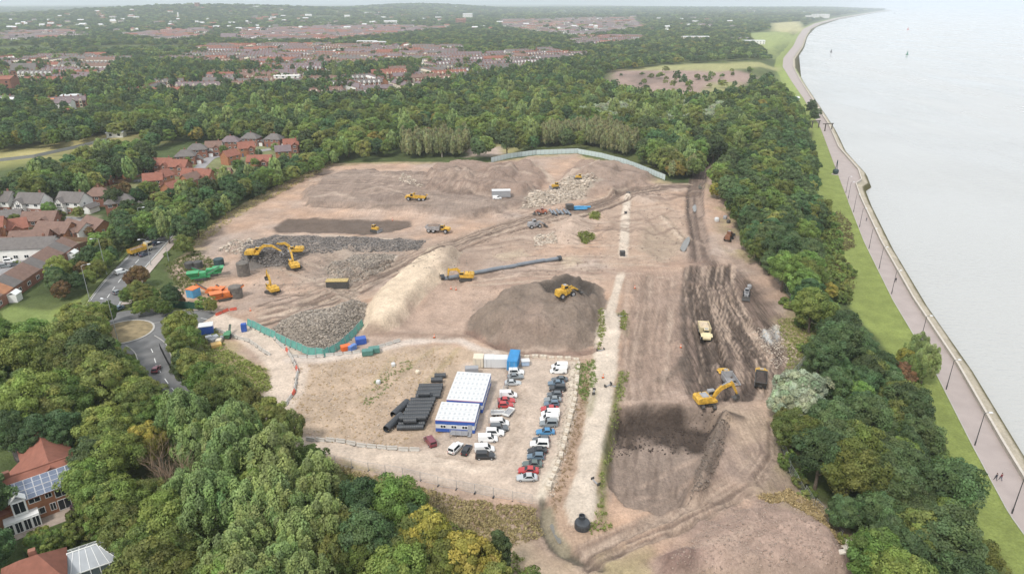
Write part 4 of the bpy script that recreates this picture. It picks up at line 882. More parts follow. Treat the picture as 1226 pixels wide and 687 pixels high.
for i, a in enumerate(((195, 545, 12), (208, 556, 12.5), (214, 572, 11), (226, 578, 12), (236, 588, 10), (202, 568, 10), (186, 536, 10), (222, 592, 9))): bare_tree(*a, i, 'bare brown dead tree in the gap of the solar house wood')
print('trees', ntree, nshr, len(REST))

# ------------------------------------------------------------------ haze
def haze():
    mb = MB(); mb.box(-62000, 62000, -400, 62000, -26, 150); m = bpy.data.materials.new('haze'); m.use_nodes = True; nt = m.node_tree; nt.nodes.clear()
    o = nt.nodes.new('ShaderNodeOutputMaterial'); v = nt.nodes.new('ShaderNodeVolumePrincipled'); v.inputs['Density'].default_value = HAZE
    v.inputs['Color'].default_value = (.86, .93, 1.0, 1); v.inputs['Anisotropy'].default_value = .2
    nt.links.new(v.outputs[0], o.inputs['Volume'])
    tag(mb.build('haze', m), kind='stuff')
HAZE = 0.00012
haze()
# ------------------------------------------------------------------ buildings
M_BRICK = mat('red_brick', (.25, .115, .078), .9, .16, 1.2, bump=.1); M_BRICKO = mat('orange_brick', (.36, .165, .088), .9, .16, 1.2, bump=.1); M_RENDER = mat('white_render', (.74, .72, .68), .85, .06, .8)
M_ROOFR = mat('red_roof_tile', (.25, .10, .068), .85, .15, 1.0, bump=.15); M_ROOFB = mat('brown_roof_tile', (.185, .115, .09), .85, .15, 1.0, bump=.15); M_ROOFG = mat('grey_roof_tile', (.145, .13, .122), .85, .15, 1.0, bump=.15)
M_ROOFP = mat('purple_slate', (.17, .13, .135), .8, .15, .6); M_TIMBER = mat('dark_timber', (.05, .04, .035), .8, .1, 3); M_WHITE = mat('white_frame', (.80, .80, .78), .5, .04, 2)
M_GLASS = mat('window_glass', (.02, .026, .032), .15, .1, 1, spec=.3); M_CREAM = mat('cream_render', (.62, .55, .43), .85, .08, .8); M_DOOR = mat('painted_door', (.10, .13, .2), .5, .1, 2)
def roof_mb(L, Wd, ze, zr, hip=0.0, ov=.4, th=.18):
    """pitched roof, ridge along x; hip = metres the ridge stops short of the ends"""
    l, w = L / 2 + ov, Wd / 2 + ov; k = (zr - ze) / (Wd / 2); zo = ze - k * ov; r = L / 2 + ov - hip
    mb = MB(); v = []
    for dz in (0, th): v += [(-l, -w, zo + dz), (l, -w, zo + dz), (l, w, zo + dz), (-l, w, zo + dz), (-r, 0, zr + dz), (r, 0, zr + dz)]
    f = []
    for b, rev in ((0, True), (6, False)):
        q = [(0, 1, 5, 4), (2, 3, 4, 5), (1, 2, 5), (3, 0, 4)] if hip > .01 else [(0, 1, 5, 4), (2, 3, 4, 5)]
        for t in q: t = tuple(i + b for i in t); f.append(t[::-1] if rev else t)
    ring = [(0, 1), (1, 2), (2, 3), (3, 0)] if hip > .01 else [(0, 1), (1, 5), (5, 2), (2, 3), (3, 4), (4, 0)]
    f += [(a, b, b + 6, a + 6) for a, b in ring]
    return mb.add(v, f)
def wall_mb(L, Wd, ze, zr, hip=0.0):
    l, w = L / 2, Wd / 2; mb = MB()
    if hip > .01: return mb.box(-l, l, -w, w, -.4, ze - .02)
    zr -= .05
    v = [(-l, -w, -.4), (l, -w, -.4), (l, w, -.4), (-l, w, -.4), (-l, -w, ze), (l, -w, ze), (l, w, ze), (-l, w, ze), (-l, 0, zr), (l, 0, zr)]
    return mb.add(v, [(3, 2, 1, 0), (0, 1, 5, 4), (2, 3, 7, 6), (1, 2, 6, 9, 5), (3, 0, 4, 8, 7), (4, 5, 9, 8), (6, 7, 8, 9)])
WIN = {}
def window(parent, x, y, z, w, h, face, name='window'):
    """face: 's','n','e','w' outward side; frame with a pane as its child"""
    key = (round(w, 2), round(h, 2))
    if key not in WIN:
        fr = MB()
        for a in ((-w / 2, -w / 2 + .09, -h / 2, h / 2), (w / 2 - .09, w / 2, -h / 2, h / 2), (-w / 2 + .09, w / 2 - .09, h / 2 - .09, h / 2), (-w / 2 + .09, w / 2 - .09, -h / 2, -h / 2 + .09), (-.035, .035, -h / 2 + .09, h / 2 - .09)):
            fr.box(a[0], a[1], -.06, .03, a[2], a[3])
        pn = MB().box(-w / 2 + .05, w / 2 - .05, -.02, .02, -h / 2 + .05, h / 2 - .05)
        WIN[key] = (fr.mesh('window', M_WHITE), pn.mesh('pane', M_GLASS))
    f, p = WIN[key]; o = ob(name, f, parent, (x, y, z), {'s': 0, 'e': R(90), 'n': R(180), 'w': R(-90)}[face]); ob('pane', p, o)
    return o
def house_proto(L, Wd, ze, zr, wall, roof, hip=0, gable=None, floors=2, garage=False, timber=False, chim=True):
    e = empty('house'); ob('wall', wall_mb(L, Wd, ze, zr, hip).mesh('wall', wall), e)
    rf = ob('roof', roof_mb(L, Wd, ze, zr, hip).mesh('roof', roof), e)
    if chim: ob('chimney', MB().box(-.35, .35, -.3, .3, 0, 1.5).box(-.15, .15, -.15, .15, 1.5, 1.8).mesh('chimney', M_BRICK), rf, (L * .32 if not hip else 0, .3, zr - .6))
    n = max(2, int(L / 3))
    for fl in range(floors):
        zc = 1.4 + fl * 2.6
        for i in range(n):
            x = -L / 2 + (i + .5) * L / n
            if gable and x > gable[0] - gable[1] / 2 - .6 and x < gable[0] + gable[1] / 2 + .6: continue
            if not (fl == 0 and i == 0): window(e, x, -Wd / 2 - .02, zc, 1.5, 1.15, 's')
            window(e, x, Wd / 2 + .02, zc, 1.5, 1.15, 'n')
        if not hip or fl == 0: window(e, L / 2 + .02, -1, zc, 1.0, 1.1, 'e')
    d = ob('door', MB().box(-.45, .45, -.06, .03, 0, 2.05).mesh('door', M_DOOR), e, (-L / 2 + .5 * L / n, -Wd / 2 - .02, 0)); ob('handle', MB().box(.28, .34, -.1, -.05, .95, 1.05).mesh('handle', M_WHITE), d)
    if gable:
        gx, gw, gd = gable
        w = wall_mb(gd, gw, ze - .25, ze - .25 + (zr - ze) * gw / Wd * 1.05).mesh('gable_wall', M_RENDER if timber else wall)
        g = ob('gable_wall', w, e, (gx, -Wd / 2 - gd / 2 + .9, 0), R(90))
        ob('gable_roof', roof_mb(gd, gw, ze - .25, ze - .25 + (zr - ze) * gw / Wd * 1.05).mesh('gable_roof', roof), e, (gx, -Wd / 2 - gd / 2 + .9, 0), R(90))
        window(e, gx, -Wd / 2 - gd + .86, 1.4, 1.9, 1.3, 's')
        if floors > 1: window(e, gx, -Wd / 2 - gd + .86, 4.0, 1.6, 1.2, 's')
        if timber:
            ob('brick_base', MB().box(-L / 2 - .012, L / 2 + .012, -Wd / 2 - .012, Wd / 2 + .012, -.4, 2.55).mesh('brick_base', M_BRICK), e)
            tb = MB()
            for i in range(5): tb.box(gx - gw / 2 + .2 + i * (gw - .4) / 4 - .06, gx - gw / 2 + .2 + i * (gw - .4) / 4 + .06, -Wd / 2 - gd + .82, -Wd / 2 - gd + .9, 2.9, ze - .25 + (.5 if i in (1, 3) else (.9 if i == 2 else 0)))
            tb.box(gx - gw / 2, gx + gw / 2, -Wd / 2 - gd + .8, -Wd / 2 - gd + .88, 2.75, 2.87); ob('timbering', tb.mesh('timbering', M_TIMBER), e)
    if garage:
        ob('garage', wall_mb(5.5, 3.2, 2.4, 3.6).mesh('garage', wall), e, (L / 2 + 1.65, 0, 0), R(90)); ob('garage_roof', roof_mb(5.5, 3.2, 2.4, 3.6).mesh('garage_roof', roof), e, (L / 2 + 1.65, 0, 0), R(90))
        ob('garage_door', MB().box(-1.15, 1.15, -.05, .03, 0, 2.1).mesh('garage_door', M_WHITE), e, (L / 2 + 1.65, -2.8, 0))
    return e
protoH = {'detached': house_proto(9, 7.5, 5.0, 8.0, M_BRICK, M_ROOFR, 0, (1.9, 3.6, 2.2)), 'tudor': house_proto(11, 7.5, 5.0, 8.2, M_RENDER, M_ROOFG, 0, (-3.0, 4.2, 2.2), 2, True, True),
          'gablehouse': house_proto(8.5, 6.5, 5.0, 7.8, M_BRICKO, M_ROOFR, 0, None, 2, False), 'bungalow': house_proto(13, 8, 2.6, 5.4, M_BRICK, M_ROOFB, 0, (3, 4, 2.0), 1, False, False, False),
          'hipped': house_proto(10.5, 8, 5.0, 7.8, M_BRICK, M_ROOFB, 3.6, None, 2, True), 'terrace': house_proto(20, 8, 4.2, 6.8, M_BRICK, M_ROOFG, 0, None, 1, False)}
used = set()
def put_house(kind, px, py, rz, label, s=1.0, wall=None, roof=None, group=None, cat='house'):
    g = G(px, py); paint = {}
    if wall: paint.update({'wall': wall, 'garage': wall})
    if roof: paint.update({'roof': roof, 'gable_roof': roof, 'garage_roof': roof})
    if kind in used: o = copy_tree(protoH[kind], None, paint)
    else:
        o = protoH[kind]; used.add(kind)
        for ch in o.children:
            k = ch.name.split('.')[0]
            if k in paint: recolour(ch, paint[k])
    o.location = g; o.rotation_euler = (0, 0, R(rz)); o.scale = (s, s, s); tag(o, label, cat, group)
    return o
D, T, GH, BU, HP = 'detached', 'tudor', 'gablehouse', 'bungalow', 'hipped'
put_house(T, 6, 252, -4, 'white gabled house with grey roof, farthest along the cul-de-sac'); put_house(T, 44, 254, -6, 'white and brick gabled house between two white gabled houses'); put_house(T, 92, 253, -10, 'white timbered house behind two round bushes')
put_house(HP, 146, 254, 28, 'brick house with grey hipped roof beside the main road hedge', 1.0, M_BRICK, M_ROOFG); put_house(BU, 10, 280, 35, 'orange-roofed brick bungalow behind the car court', 1.0, M_BRICKO, M_ROOFR)
put_house(BU, 70, 282, -8, 'brown-roofed bungalow with brick gable above red shrubs', 1.0, M_BRICKO, M_ROOFB); put_house(BU, 96, 279, -30, 'brown-roofed bungalow with white front beside the hedge', .9, M_RENDER, M_ROOFB); put_house(BU, 6, 268, 20, 'low brown-roofed bungalow behind the orange-roofed one', 1.0, M_BRICK, M_ROOFG)
put_house('terrace', 34, 307, 8, 'low grey-roofed terrace with white fronts on the car court', 1.0, M_RENDER, M_ROOFG); put_house('terrace', -18, 308, 8, 'grey-roofed terrace end at the far side of the car court', 1.0, M_RENDER, M_ROOFB)
EL = [(GH, 156, 212, 65, 'orange brick gabled house at the end of the drive', M_BRICKO, M_ROOFB), (D, 176, 206, 5, 'red-roofed house next to the orange gabled one'), (D, 199, 207, 0, 'red-roofed house with white porch behind the big orange gable'),
      (D, 218, 209, -5, 'small red-roofed house with white garage front'), (GH, 197, 222, 75, 'big orange brick house with steep gable', M_BRICKO, M_ROOFR), (BU, 212, 229, 70, 'low red roof adjoining the big orange gable', M_BRICKO, M_ROOFR),
      (BU, 236, 214, -3, 'long low brown-roofed house above the hedge'), (HP, 224, 196, 15, 'brown hipped house at the bend of the close'), (HP, 238, 188, 20, 'hipped brick house with garage behind the bend'), (D, 258, 185, 12, 'white-fronted brick house on the close', M_RENDER, M_ROOFB),
      (HP, 278, 178, 5, 'tall purple-roofed house by the wood', M_BRICK, M_ROOFP), (HP, 302, 174, -5, 'brown hipped house with chimney under the tall trees'), (HP, 330, 175, -10, 'brown hipped house at the top of the close'), (GH, 277, 196, 60, 'orange red-roofed house beside the street lamp', M_BRICKO, M_ROOFR),
      (D, 296, 186, 30, 'red-roofed house facing the close', M_BRICKO, M_ROOFR), (BU, 262, 214, 10, 'low house with white gable end in the hedge', M_BRICKO, M_ROOFB), (GH, 340, 190, 20, 'orange house half hidden by the belt of trees', M_BRICKO, M_ROOFP),
      (BU, 97, 215, 5, 'long red roof behind the copper trees', M_BRICK, M_ROOFR), (BU, 122, 220, 0, 'low red roof between the copper trees', M_BRICK, M_ROOFR), (D, 350, 182, 15, 'brick house at the mouth of the close'),
      (GH, 186, 226, 20, 'brick house tucked below the low red roof', M_BRICK, M_ROOFR), (D, 246, 222, -8, 'red-roofed house deep in the belt of trees', M_BRICKO, M_ROOFR), (BU, 312, 197, 5, 'low red-roofed house behind the street lamp', M_BRICKO, M_ROOFR), (GH, 230, 226, 70, 'narrow orange house above the main road hedge', M_BRICKO, M_ROOFB),
      (BU, 40, 292, 12, 'brown-roofed bungalow between fence and car court', M_BRICK, M_ROOFB), (BU, 118, 276, -35, 'brick bungalow squeezed against the roadside trees', M_BRICKO, M_ROOFB), (BU, 52, 268, 5, 'brown-roofed bungalow facing the white gabled houses', M_BRICK, M_ROOFB), (D, -6, 284, 20, 'red-roofed brick house at the edge of the estate', M_BRICKO, M_ROOFR), (HP, 122, 245, 10, 'brown hipped house next to the timbered house', M_BRICK, M_ROOFB)]
for h in EL: put_house(h[0], h[1], h[2], h[3], h[4], .95, h[5] if len(h) > 5 else None, h[6] if len(h) > 6 else None, cat='house')
# long low terrace beside the main road
a, b = G(-26, 374), G(80, 302); L = (b - a).length; lt = empty('long_terrace', (a + b) / 2, math.atan2((b - a).y, (b - a).x), 'long low terrace with one unbroken brown roof beside the hedge', 'terrace')
ob('wall', wall_mb(L, 9.5, 3.0, 5.6).mesh('wall', M_BRICK), lt)
for i in range(10):
    ob('roof', roof_mb(L / 10 - .03, 9.5, 3.0, 5.6, 0, .0).mesh('roof', [M_ROOFB, M_ROOFB, M_ROOFG][i % 3] if i != 1 else mat('rust_roof_tile', (.36, .17, .09), .85, .15, 1)), lt, (-L / 2 + (i + .5) * L / 10, 0, 0))
    window(lt, -L / 2 + (i + .5) * L / 10, -4.77, 1.5, 1.8, 1.2, 's'); window(lt, -L / 2 + (i + .5) * L / 10, 4.77, 1.5, 1.8, 1.2, 'n')
for i in (1, 5, 8):
    pc = ob('porch', MB().box(-1.4, 1.4, -1.2, 1.2, 0, 2.3).mesh('porch', M_WHITE), lt, (-L / 2 + (i + .5) * L / 10, -6.0, 0)); ob('porch_roof', roof_mb(2.8, 2.4, 2.3, 3.1, 0, .15).mesh('porch_roof', M_WHITE), pc)

# brick house with the solar roof
hx0, hx1 = G(24, 630, 0), G(90, 605, 0); dv = hx1 - hx0; BH = empty('brick_house', (hx0 + hx1) / 2, math.atan2(dv.y, dv.x), 'orange brick house with solar panels on its red roof', 'house')
BL = dv.length + 1.0; ZE, ZR, BW = 4.8, 7.4, 7.4
cyh = BW / 2
ob('wall', wall_mb(BL, BW, ZE, ZR).mesh('wall', M_BRICKO), BH, (0, cyh, 0)); mr_ = ob('roof', roof_mb(BL, BW, ZE, ZR).mesh('roof', M_ROOFR), BH, (0, cyh, 0))
ob('wing_wall', wall_mb(9, 7, ZE, ZR - .3).mesh('wing_wall', M_BRICKO), BH, (BL / 2 - 2.2, BW + 2.5, 0), R(90)); ob('wing_roof', roof_mb(13, 7, ZE, ZR - .2).mesh('wing_roof', M_ROOFR), BH, (BL / 2 - 2.2, BW + 2.0, 0), R(90))
ob('rear_wing_wall', wall_mb(5, 5, 2.8, 4.6).mesh('rear_wing_wall', M_BRICKO), BH, (-1.5, BW + 2, 0), R(90)); ob('rear_wing_roof', roof_mb(5.5, 5, 2.8, 4.6).mesh('rear_wing_roof', M_ROOFR), BH, (-1.5, BW + 2, 0), R(90))
ob('side_wing_wall', wall_mb(8, 8, 3.4, 6.2).mesh('side_wing_wall', M_BRICKO), BH, (-BL / 2 - 4.0, cyh + .6, 0)); ob('side_wing_roof', roof_mb(8, 8, 3.4, 6.2).mesh('side_wing_roof', M_ROOFR), BH, (-BL / 2 - 4.2, cyh + .6, 0))
ob('chimney', MB().box(-.5, .5, -.4, .4, 0, 1.9).mesh('chimney', M_BRICK), mr_, (-BL / 2 + .8, .2, ZR - .8)); ob('ridge_tile', MB().box(-BL / 2 - .4, BL / 2 + .4, -.14, .14, ZR + .14, ZR + .27).mesh('ridge_tile', M_ROOFR), mr_)
sl_ = math.atan2(ZR - ZE, BW / 2); M_PV = mat('solar_cell', (.14, .17, .24), .18, .12, .8, spec=.7); pvm = MB().box(-.56, .56, -.86, .86, 0, .05).mesh('solar_panel', M_PV)
pfm = MB()
for q in ((-.58, -.54, -.88, .88), (.54, .58, -.88, .88), (-.54, .54, -.88, -.84), (-.54, .54, .84, .88), (-.54, .54, -.02, .02)): pfm.box(q[0], q[1], q[2], q[3], .051, .075)
pfm = pfm.mesh('panel_frame', mat('aluminium', (.72, .73, .75), .4, .05, 2))
for r_ in range(2):
    for c_ in range(8):
        s_ = -.6 + .9 + r_ * 1.82
        o = ob('solar_panel', pvm, mr_, (-BL * .22 + (c_ - 3.2) * 1.2 + 2.2, -BW / 2 + s_ * math.cos(sl_) + .0, ZE + s_ * math.sin(sl_) + .27)); o.rotation_euler = (sl_, 0, 0); ob('panel_frame', pfm, o)
window(BH, -BL * .12, -.03, 4.0, 1.7, 1.1, 's'); window(BH, -BL * .10, -.03, 1.5, 1.7, 1.3, 's'); window(BH, BL * .10, -.03, 4.0, 1.0, 1.1, 's'); window(BH, BL * .12, -.03, 1.5, .9, 1.5, 's')
window(BH, BL * .30, -.03, 3.9, 1.9, 2.2, 's', 'balcony_window'); window(BH, BL * .30, -.03, 1.2, 1.9, 2.1, 's', 'french_window')
bay = ob('bay', MB().box(-1.0, 1.0, -.9, 0, 2.6, 5.4).mesh('bay', M_WHITE), BH, (-BL * .36, -.02, 0)); ob('bay_roof', roof_mb(1.3, 2.2, 5.42, 6.4, 0, .1).mesh('bay_roof', M_WHITE), bay, (0, -.4, 0), R(90)); window(bay, 0, -.93, 4.1, 1.7, 2.2, 's')
sun_r = ob('sun_room', MB().box(-2.4, 2.4, -1.9, 0, 0, 2.5).mesh('sun_room', M_WHITE), BH, (-BL * .38, -.03, 0))
for i in range(4): window(sun_r, -1.8 + i * 1.2, -1.93, 1.2, 1.05, 2.1, 's')
ob('patio', MB().box(-BL / 2 - 1, BL / 2 + 2, -3.4, -.05, -.3, .09).mesh('patio', mat('patio_slab', (.38, .31, .26), .9, .15, 1.2)), BH)
gs = empty('garden_shed', G(40, 548), math.atan2(dv.y, dv.x) + .2, 'small grey-roofed shed behind the solar-panelled house', 'shed'); ob('wall', wall_mb(5, 4, 2.2, 3.4).mesh('wall', M_TIMBER), gs); ob('roof', roof_mb(5, 4, 2.2, 3.4).mesh('roof', M_ROOFG), gs)
# red-roofed house and its conservatory at the lower edge
p0 = G(34, 668, 7.0); RH = empty('house', p0, math.atan2(dv.y, dv.x) + R(-8), 'red hip-roofed house joined to the white conservatory', 'house')
ob('wall', wall_mb(7.4, 6.8, 4.2, 7.0, 3.0).mesh('wall', M_BRICK), RH); rr = ob('roof', roof_mb(7.4, 6.8, 4.2, 7.0, 3.0).mesh('roof', M_ROOFR), RH); ob('chimney', MB().box(-.45, .45, -.4, .4, 0, 1.8).mesh('chimney', M_BRICK), rr, (.4, 1.2, 5.6))
for i in range(3): window(RH, -2.3 + i * 2.3, -3.42, 2.6, 1.5, 1.2, 's')
p1 = G(98, 657, 4.1); CV = empty('conservatory', p1, math.atan2(dv.y, dv.x) + R(-8), 'white-framed glass conservatory with hipped glass roof', 'conservatory')
cl, cw, ch_, cr = 8.6, 6.0, 2.3, 4.1
ob('base_wall', MB().box(-cl / 2, cl / 2, -cw / 2, cw / 2, -.3, .6).mesh('base_wall', M_BRICK), CV)
fr = MB()
for i in range(8):
    x = -cl / 2 + i * cl / 7
    for y in (-cw / 2, cw / 2): fr.box(x - .06, x + .06, y - .06, y + .06, .6, ch_)
for i in range(1, 5):
    y = -cw / 2 + i * cw / 5
    for x in (-cl / 2, cl / 2): fr.box(x - .06, x + .06, y - .06, y + .06, .6, ch_)
for y in (-cw / 2, cw / 2): fr.box(-cl / 2, cl / 2, y - .09, y + .09, ch_, ch_ + .16)
for x in (-cl / 2, cl / 2): fr.box(x - .09, x + .09, -cw / 2 + .1, cw / 2 - .1, ch_, ch_ + .155)
ob('frame', fr.mesh('frame', M_WHITE), CV)
M_CGL = mat('conservatory_glass', (.36, .38, .40), .12, .1, .6, spec=.6); hip = 2.4; rz_ = ch_ + .16
rxs = cl / 2 - hip; bars = MB(); M_VG = mat('vertical_glass', (.10, .12, .13), .08, .1, .8, spec=.6)
def pane4(a, b, c, d, nm, par, m):
    mb = MB(); n = (Vector(b) - Vector(a)).cross(Vector(d) - Vector(a)).normalized() * .02
    mb.loft([[Vector(q) + n for q in (a, b, c, d)], [Vector(q) - n for q in (a, b, c, d)]]); return mb.build(nm, m, par)
nb = 7
for sgn in (-1, 1):
    for i in range(nb):
        x0, x1 = -cl / 2 + i * cl / nb, -cl / 2 + (i + 1) * cl / nb; t0, t1 = max(-rxs, min(rxs, x0 * .62)), max(-rxs, min(rxs, x1 * .62))
        pane4((x0, sgn * cw / 2, rz_), (x1, sgn * cw / 2, rz_), (t1, sgn * .02, cr), (t0, sgn * .02, cr), 'roof_pane', CV, M_CGL); bars.tube([(x0, sgn * cw / 2, rz_ + .04), (t0, 0, cr + .04)], .05, 4)
    bars.tube([(sgn * cl / 2, -cw / 2, rz_ + .05), (sgn * rxs, 0, cr + .05), (sgn * cl / 2, cw / 2, rz_ + .05)], .06, 4)
    for i in range(4):
        y0, y1 = -cw / 2 + i * cw / 4, -cw / 2 + (i + 1) * cw / 4
        pane4((sgn * cl / 2, y0, rz_), (sgn * cl / 2, y1, rz_), (sgn * rxs, y1 * .02, cr), (sgn * rxs, y0 * .02, cr), 'roof_pane', CV, M_CGL); bars.tube([(sgn * cl / 2, y0, rz_ + .04), (sgn * rxs, 0, cr + .04)], .045, 4)
bars.tube([(-rxs - .1, 0, cr + .08), (rxs + .1, 0, cr + .08)], .09, 5); bars.build('glazing_bars', M_WHITE, CV)
for i in range(7):
    x = -cl / 2 + (i + .5) * cl / 7
    for y in (-cw / 2, cw / 2): ob('wall_pane', MB().box(-.5, .5, -.02, .02, .62, ch_ - .02).mesh('wall_pane', M_VG), CV, (x, y, 0))

# terraced streets on the plain beyond the woods
def terrace_proto(nu, wall, roof, w=8.5):
    L = nu * 5.2; e = empty('terrace_row'); ob('wall', wall_mb(L, w, 5.4, 8.6).mesh('wall', wall), e); rf = ob('roof', roof_mb(L, w, 5.4, 8.6, 0, .3).mesh('roof', roof), e)
    cb = MB(); bay = MB(); wn_ = MB()
    for i in range(nu):
        x = -L / 2 + (i + .5) * 5.2; cb.box(x + 2.2, x + 3.0, -.5, .5, 8.2, 9.9); bay.box(x - 2.2, x - .2, -w / 2 - .8, -w / 2, 0, 5.6); bay.add([(x - 2.4, -w / 2 - 1, 5.6), (x, -w / 2 - 1, 5.6), (x - 1.2, -w / 2 - 1, 7.4), (x - 1.2, -1.6, 7.4), (x - 2.4, -w / 2, 5.5), (x, -w / 2, 5.5)], [(0, 1, 2), (0, 2, 3, 4), (1, 5, 3, 2)])
        wn_.box(x + .8, x + 1.9, -w / 2 - .05, -w / 2 + .05, 1, 2.4); wn_.box(x + .8, x + 1.9, -w / 2 - .05, -w / 2 + .05, 3.5, 4.8); wn_.box(x - 1.9, x - .5, -w / 2 - .85, -w / 2 - .75, 3.5, 4.8); wn_.box(x - 1.9, x - .5, -w / 2 - .85, -w / 2 - .75, 1, 2.4)
        bay.box(x - 2.0, x + .2, w / 2, w / 2 + 3.5, 0, 4.6)
    tag(ob('chimney_stacks', cb.mesh('chimney_stacks', M_BRICK), rf), kind='stuff'); tag(ob('bay_fronts', bay.mesh('bay_fronts', M_CREAM if wall is M_BRICK else M_RENDER), e), kind='stuff'); tag(ob('window_panes', wn_.mesh('window_panes', M_GLASS), e), kind='stuff')
    return e
TP = [terrace_proto(8, M_BRICK, M_ROOFP), terrace_proto(10, M_BRICKO, M_ROOFR), terrace_proto(6, M_BRICK, M_ROOFB), terrace_proto(8, M_RENDER, M_ROOFG), terrace_proto(9, M_CREAM, M_ROOFP)]
TPL = [o.children[0] for o in TP]; tused = set(); nterr = 0
TKN = ['brick terrace with purple slate roof', 'orange brick terrace with red roof', 'short brick terrace with brown roof', 'white terrace with grey roof', 'cream terrace with purple slate roof']
TNM = ['in the streets beyond the church', 'in the long streets beyond the wood', 'along the road just beyond the tree belt', 'in the streets stepping down to the wood', 'in the far streets below the hill', 'in the far streets before the ridge', 'in the distant suburb', 'by the riverside woods', 'in the far left suburb', 'just behind the tree belt', 'near the white works', 'near the yellow house']
rt = random.Random(5); STUFFT = []
for ti, t in enumerate(TOWN):
    xs = [p[0] for p in t]; ys = [p[1] for p in t]; far = min(ys) > 1700; sp_y = 26 if not far else 40; sp_x = 48 if not far else 60
    ang = [R(3), R(-2), R(8), R(28), R(0), R(2), R(5), R(4), R(6), R(8), R(10), R(20)][ti]; cx0, cy0 = sum(xs) / len(xs), sum(ys) / len(ys); rad = max(max(xs) - min(xs), max(ys) - min(ys))
    yy_ = -rad
    while yy_ < rad:
        xx_ = -rad + rt.uniform(0, 20)
        while xx_ < rad:
            X_ = cx0 + xx_ * math.cos(ang) - yy_ * math.sin(ang); Y_ = cy0 + xx_ * math.sin(ang) + yy_ * math.cos(ang); xx_ += sp_x * rt.uniform(.86, 1.2)
            if not inside(np.array([X_]), np.array([Y_]), t)[0] or rt.random() < .17 or X_ > xl(Y_) - 60: continue
            if not in_view(X_, Y_, 5, 10): continue
            k = rt.choices(range(5), [4, 2, 3, 1.8, 2.2])[0]; Y_ += rt.uniform(-5, 5); STUFFT.append((math.hypot(X_, Y_), X_, Y_, k, ang + (math.pi if rt.random() < .5 else 0) + rt.uniform(-.06, .06) + (math.pi / 2 if rt.random() < .14 else 0), ti))
        yy_ += sp_y
STUFFT.sort(); print('terraces', len(STUFFT))
for (d_, X_, Y_, k, an, ti) in STUFFT[:300]:
    if k in tused: o = copy_tree(TP[k], None, {'roof': rt.choice([M_ROOFP, M_ROOFB, M_ROOFG, M_ROOFR, M_ROOFP, M_ROOFG])})
    else: o = TP[k]; tused.add(k)
    o.location = (X_, Y_, gz(X_, Y_)); o.rotation_euler = (0, 0, an); tag(o, TKN[k] + ' ' + TNM[ti], 'terrace', 'terraced rows ' + TNM[ti])
if STUFFT[300:]:
    for key, part in (('far_terrace_walls', 0), ('far_terrace_roofs', 1)):
        for k in range(5):
            me0 = TP[k].children[part].data; v0 = np.array([v.co for v in me0.vertices]); f0 = [tuple(p.vertices) for p in me0.polygons]; mb = MB()
            for (d_, X_, Y_, kk, an, ti) in STUFFT[300:]:
                if kk != k: continue
                c, s = math.cos(an), math.sin(an); z = gz(X_, Y_)
                mb.add([(X_ + v[0] * c - v[1] * s, Y_ + v[0] * s + v[1] * c, z + v[2]) for v in v0], f0)
            if mb.v: tag(mb.build(key, me0.materials[0]), kind='stuff')
# far scattered houses and larger blocks
sh_wall = {'w': M_RENDER, 'b': M_BRICK, 'c': M_CREAM, 'o': M_BRICKO}; M_SHED = mat('pale_shed_roof', (.60, .60, .60), .7, .08, .05)
def block(px, py, L, w, h, rz, wall, roof, label, rh=None, cat='building'):
    g = G(px, py); e = empty('building', g, R(rz), label, cat); hh = rh if rh is not None else 2.5
    ob('wall', wall_mb(L, w, h, h + hh).mesh('wall', wall), e); ob('roof', roof_mb(L, w, h, h + hh, 0, .4).mesh('roof', roof), e)
    mb = MB(); n = max(2, int(L / 6))
    for i in range(n):
        for fl in range(max(1, int(h / 3))): mb.box(-L / 2 + (i + .5) * L / n - .8, -L / 2 + (i + .5) * L / n + .8, -w / 2 - .05, -w / 2 + .05, 1 + fl * 3, 2.5 + fl * 3)
    tag(ob('window_panes', mb.mesh('window_panes', M_GLASS), e), kind='stuff'); return e
M_YEL = mat('yellow_render', (.62, .40, .13), .85, .1, 1); M_BLUE = mat('blue_sheet', (.10, .22, .45), .5, .1, 1)
block(78, 152, 10, 12, 8, 60, M_YEL, M_ROOFR, 'yellow rendered gable house by the playing field', 4); block(58, 131, 12, 9, 6, 10, M_BRICKO, mat('orange_roof', (.52, .19, .07), .8, .1, 1), 'house with bright orange roof among trees'); block(112, 150, 14, 9, 5, 15, M_BRICKO, M_ROOFG, 'brick house with grey roof by the playing field fence')
block(76, 132, 16, 10, 6, 10, M_RENDER, M_ROOFP, 'white house behind the bright orange roof'); block(88, 127, 12, 12, 9, 10, M_RENDER, M_SHED, 'tall white building behind the orange roof', .6); block(12, 130, 22, 14, 8, 5, M_RENDER, M_SHED, 'white flat block beside a brick block', .5); block(13, 116, 14, 14, 16, 5, M_BRICK, M_ROOFR, 'tall dark red brick block'); block(88, 159, 40, 5, 3, 12, M_BLUE, M_SHED, 'long blue and grey shed along the playing field', .8)
block(95, 153, 9, 4, 3, 10, M_BLUE, M_BLUE, 'blue container beside the long shed', .3); block(140, 164, 10, 6, 3, 8, M_RENDER, M_SHED, 'white pavilion on the playing field', .6); block(32, 92, 26, 11, 8, 12, M_BRICK, M_ROOFG, 'church with dark steep roof among the terraces', 7, 'church')
block(345, 101, 26, 10, 9, 5, M_RENDER, M_RENDER, 'plain white block among the nearer terraces', .4); block(275, 49, 34, 20, 8, 5, M_ROOFP, M_ROOFP, 'large purple-roofed hall among the terraces', 8); block(440, 55, 40, 14, 9, 0, M_RENDER, M_SHED, 'long white building above the terraces', .8); block(455, 56, 24, 14, 9, 0, M_RENDER, M_SHED, 'white building next to the long white one', .8)
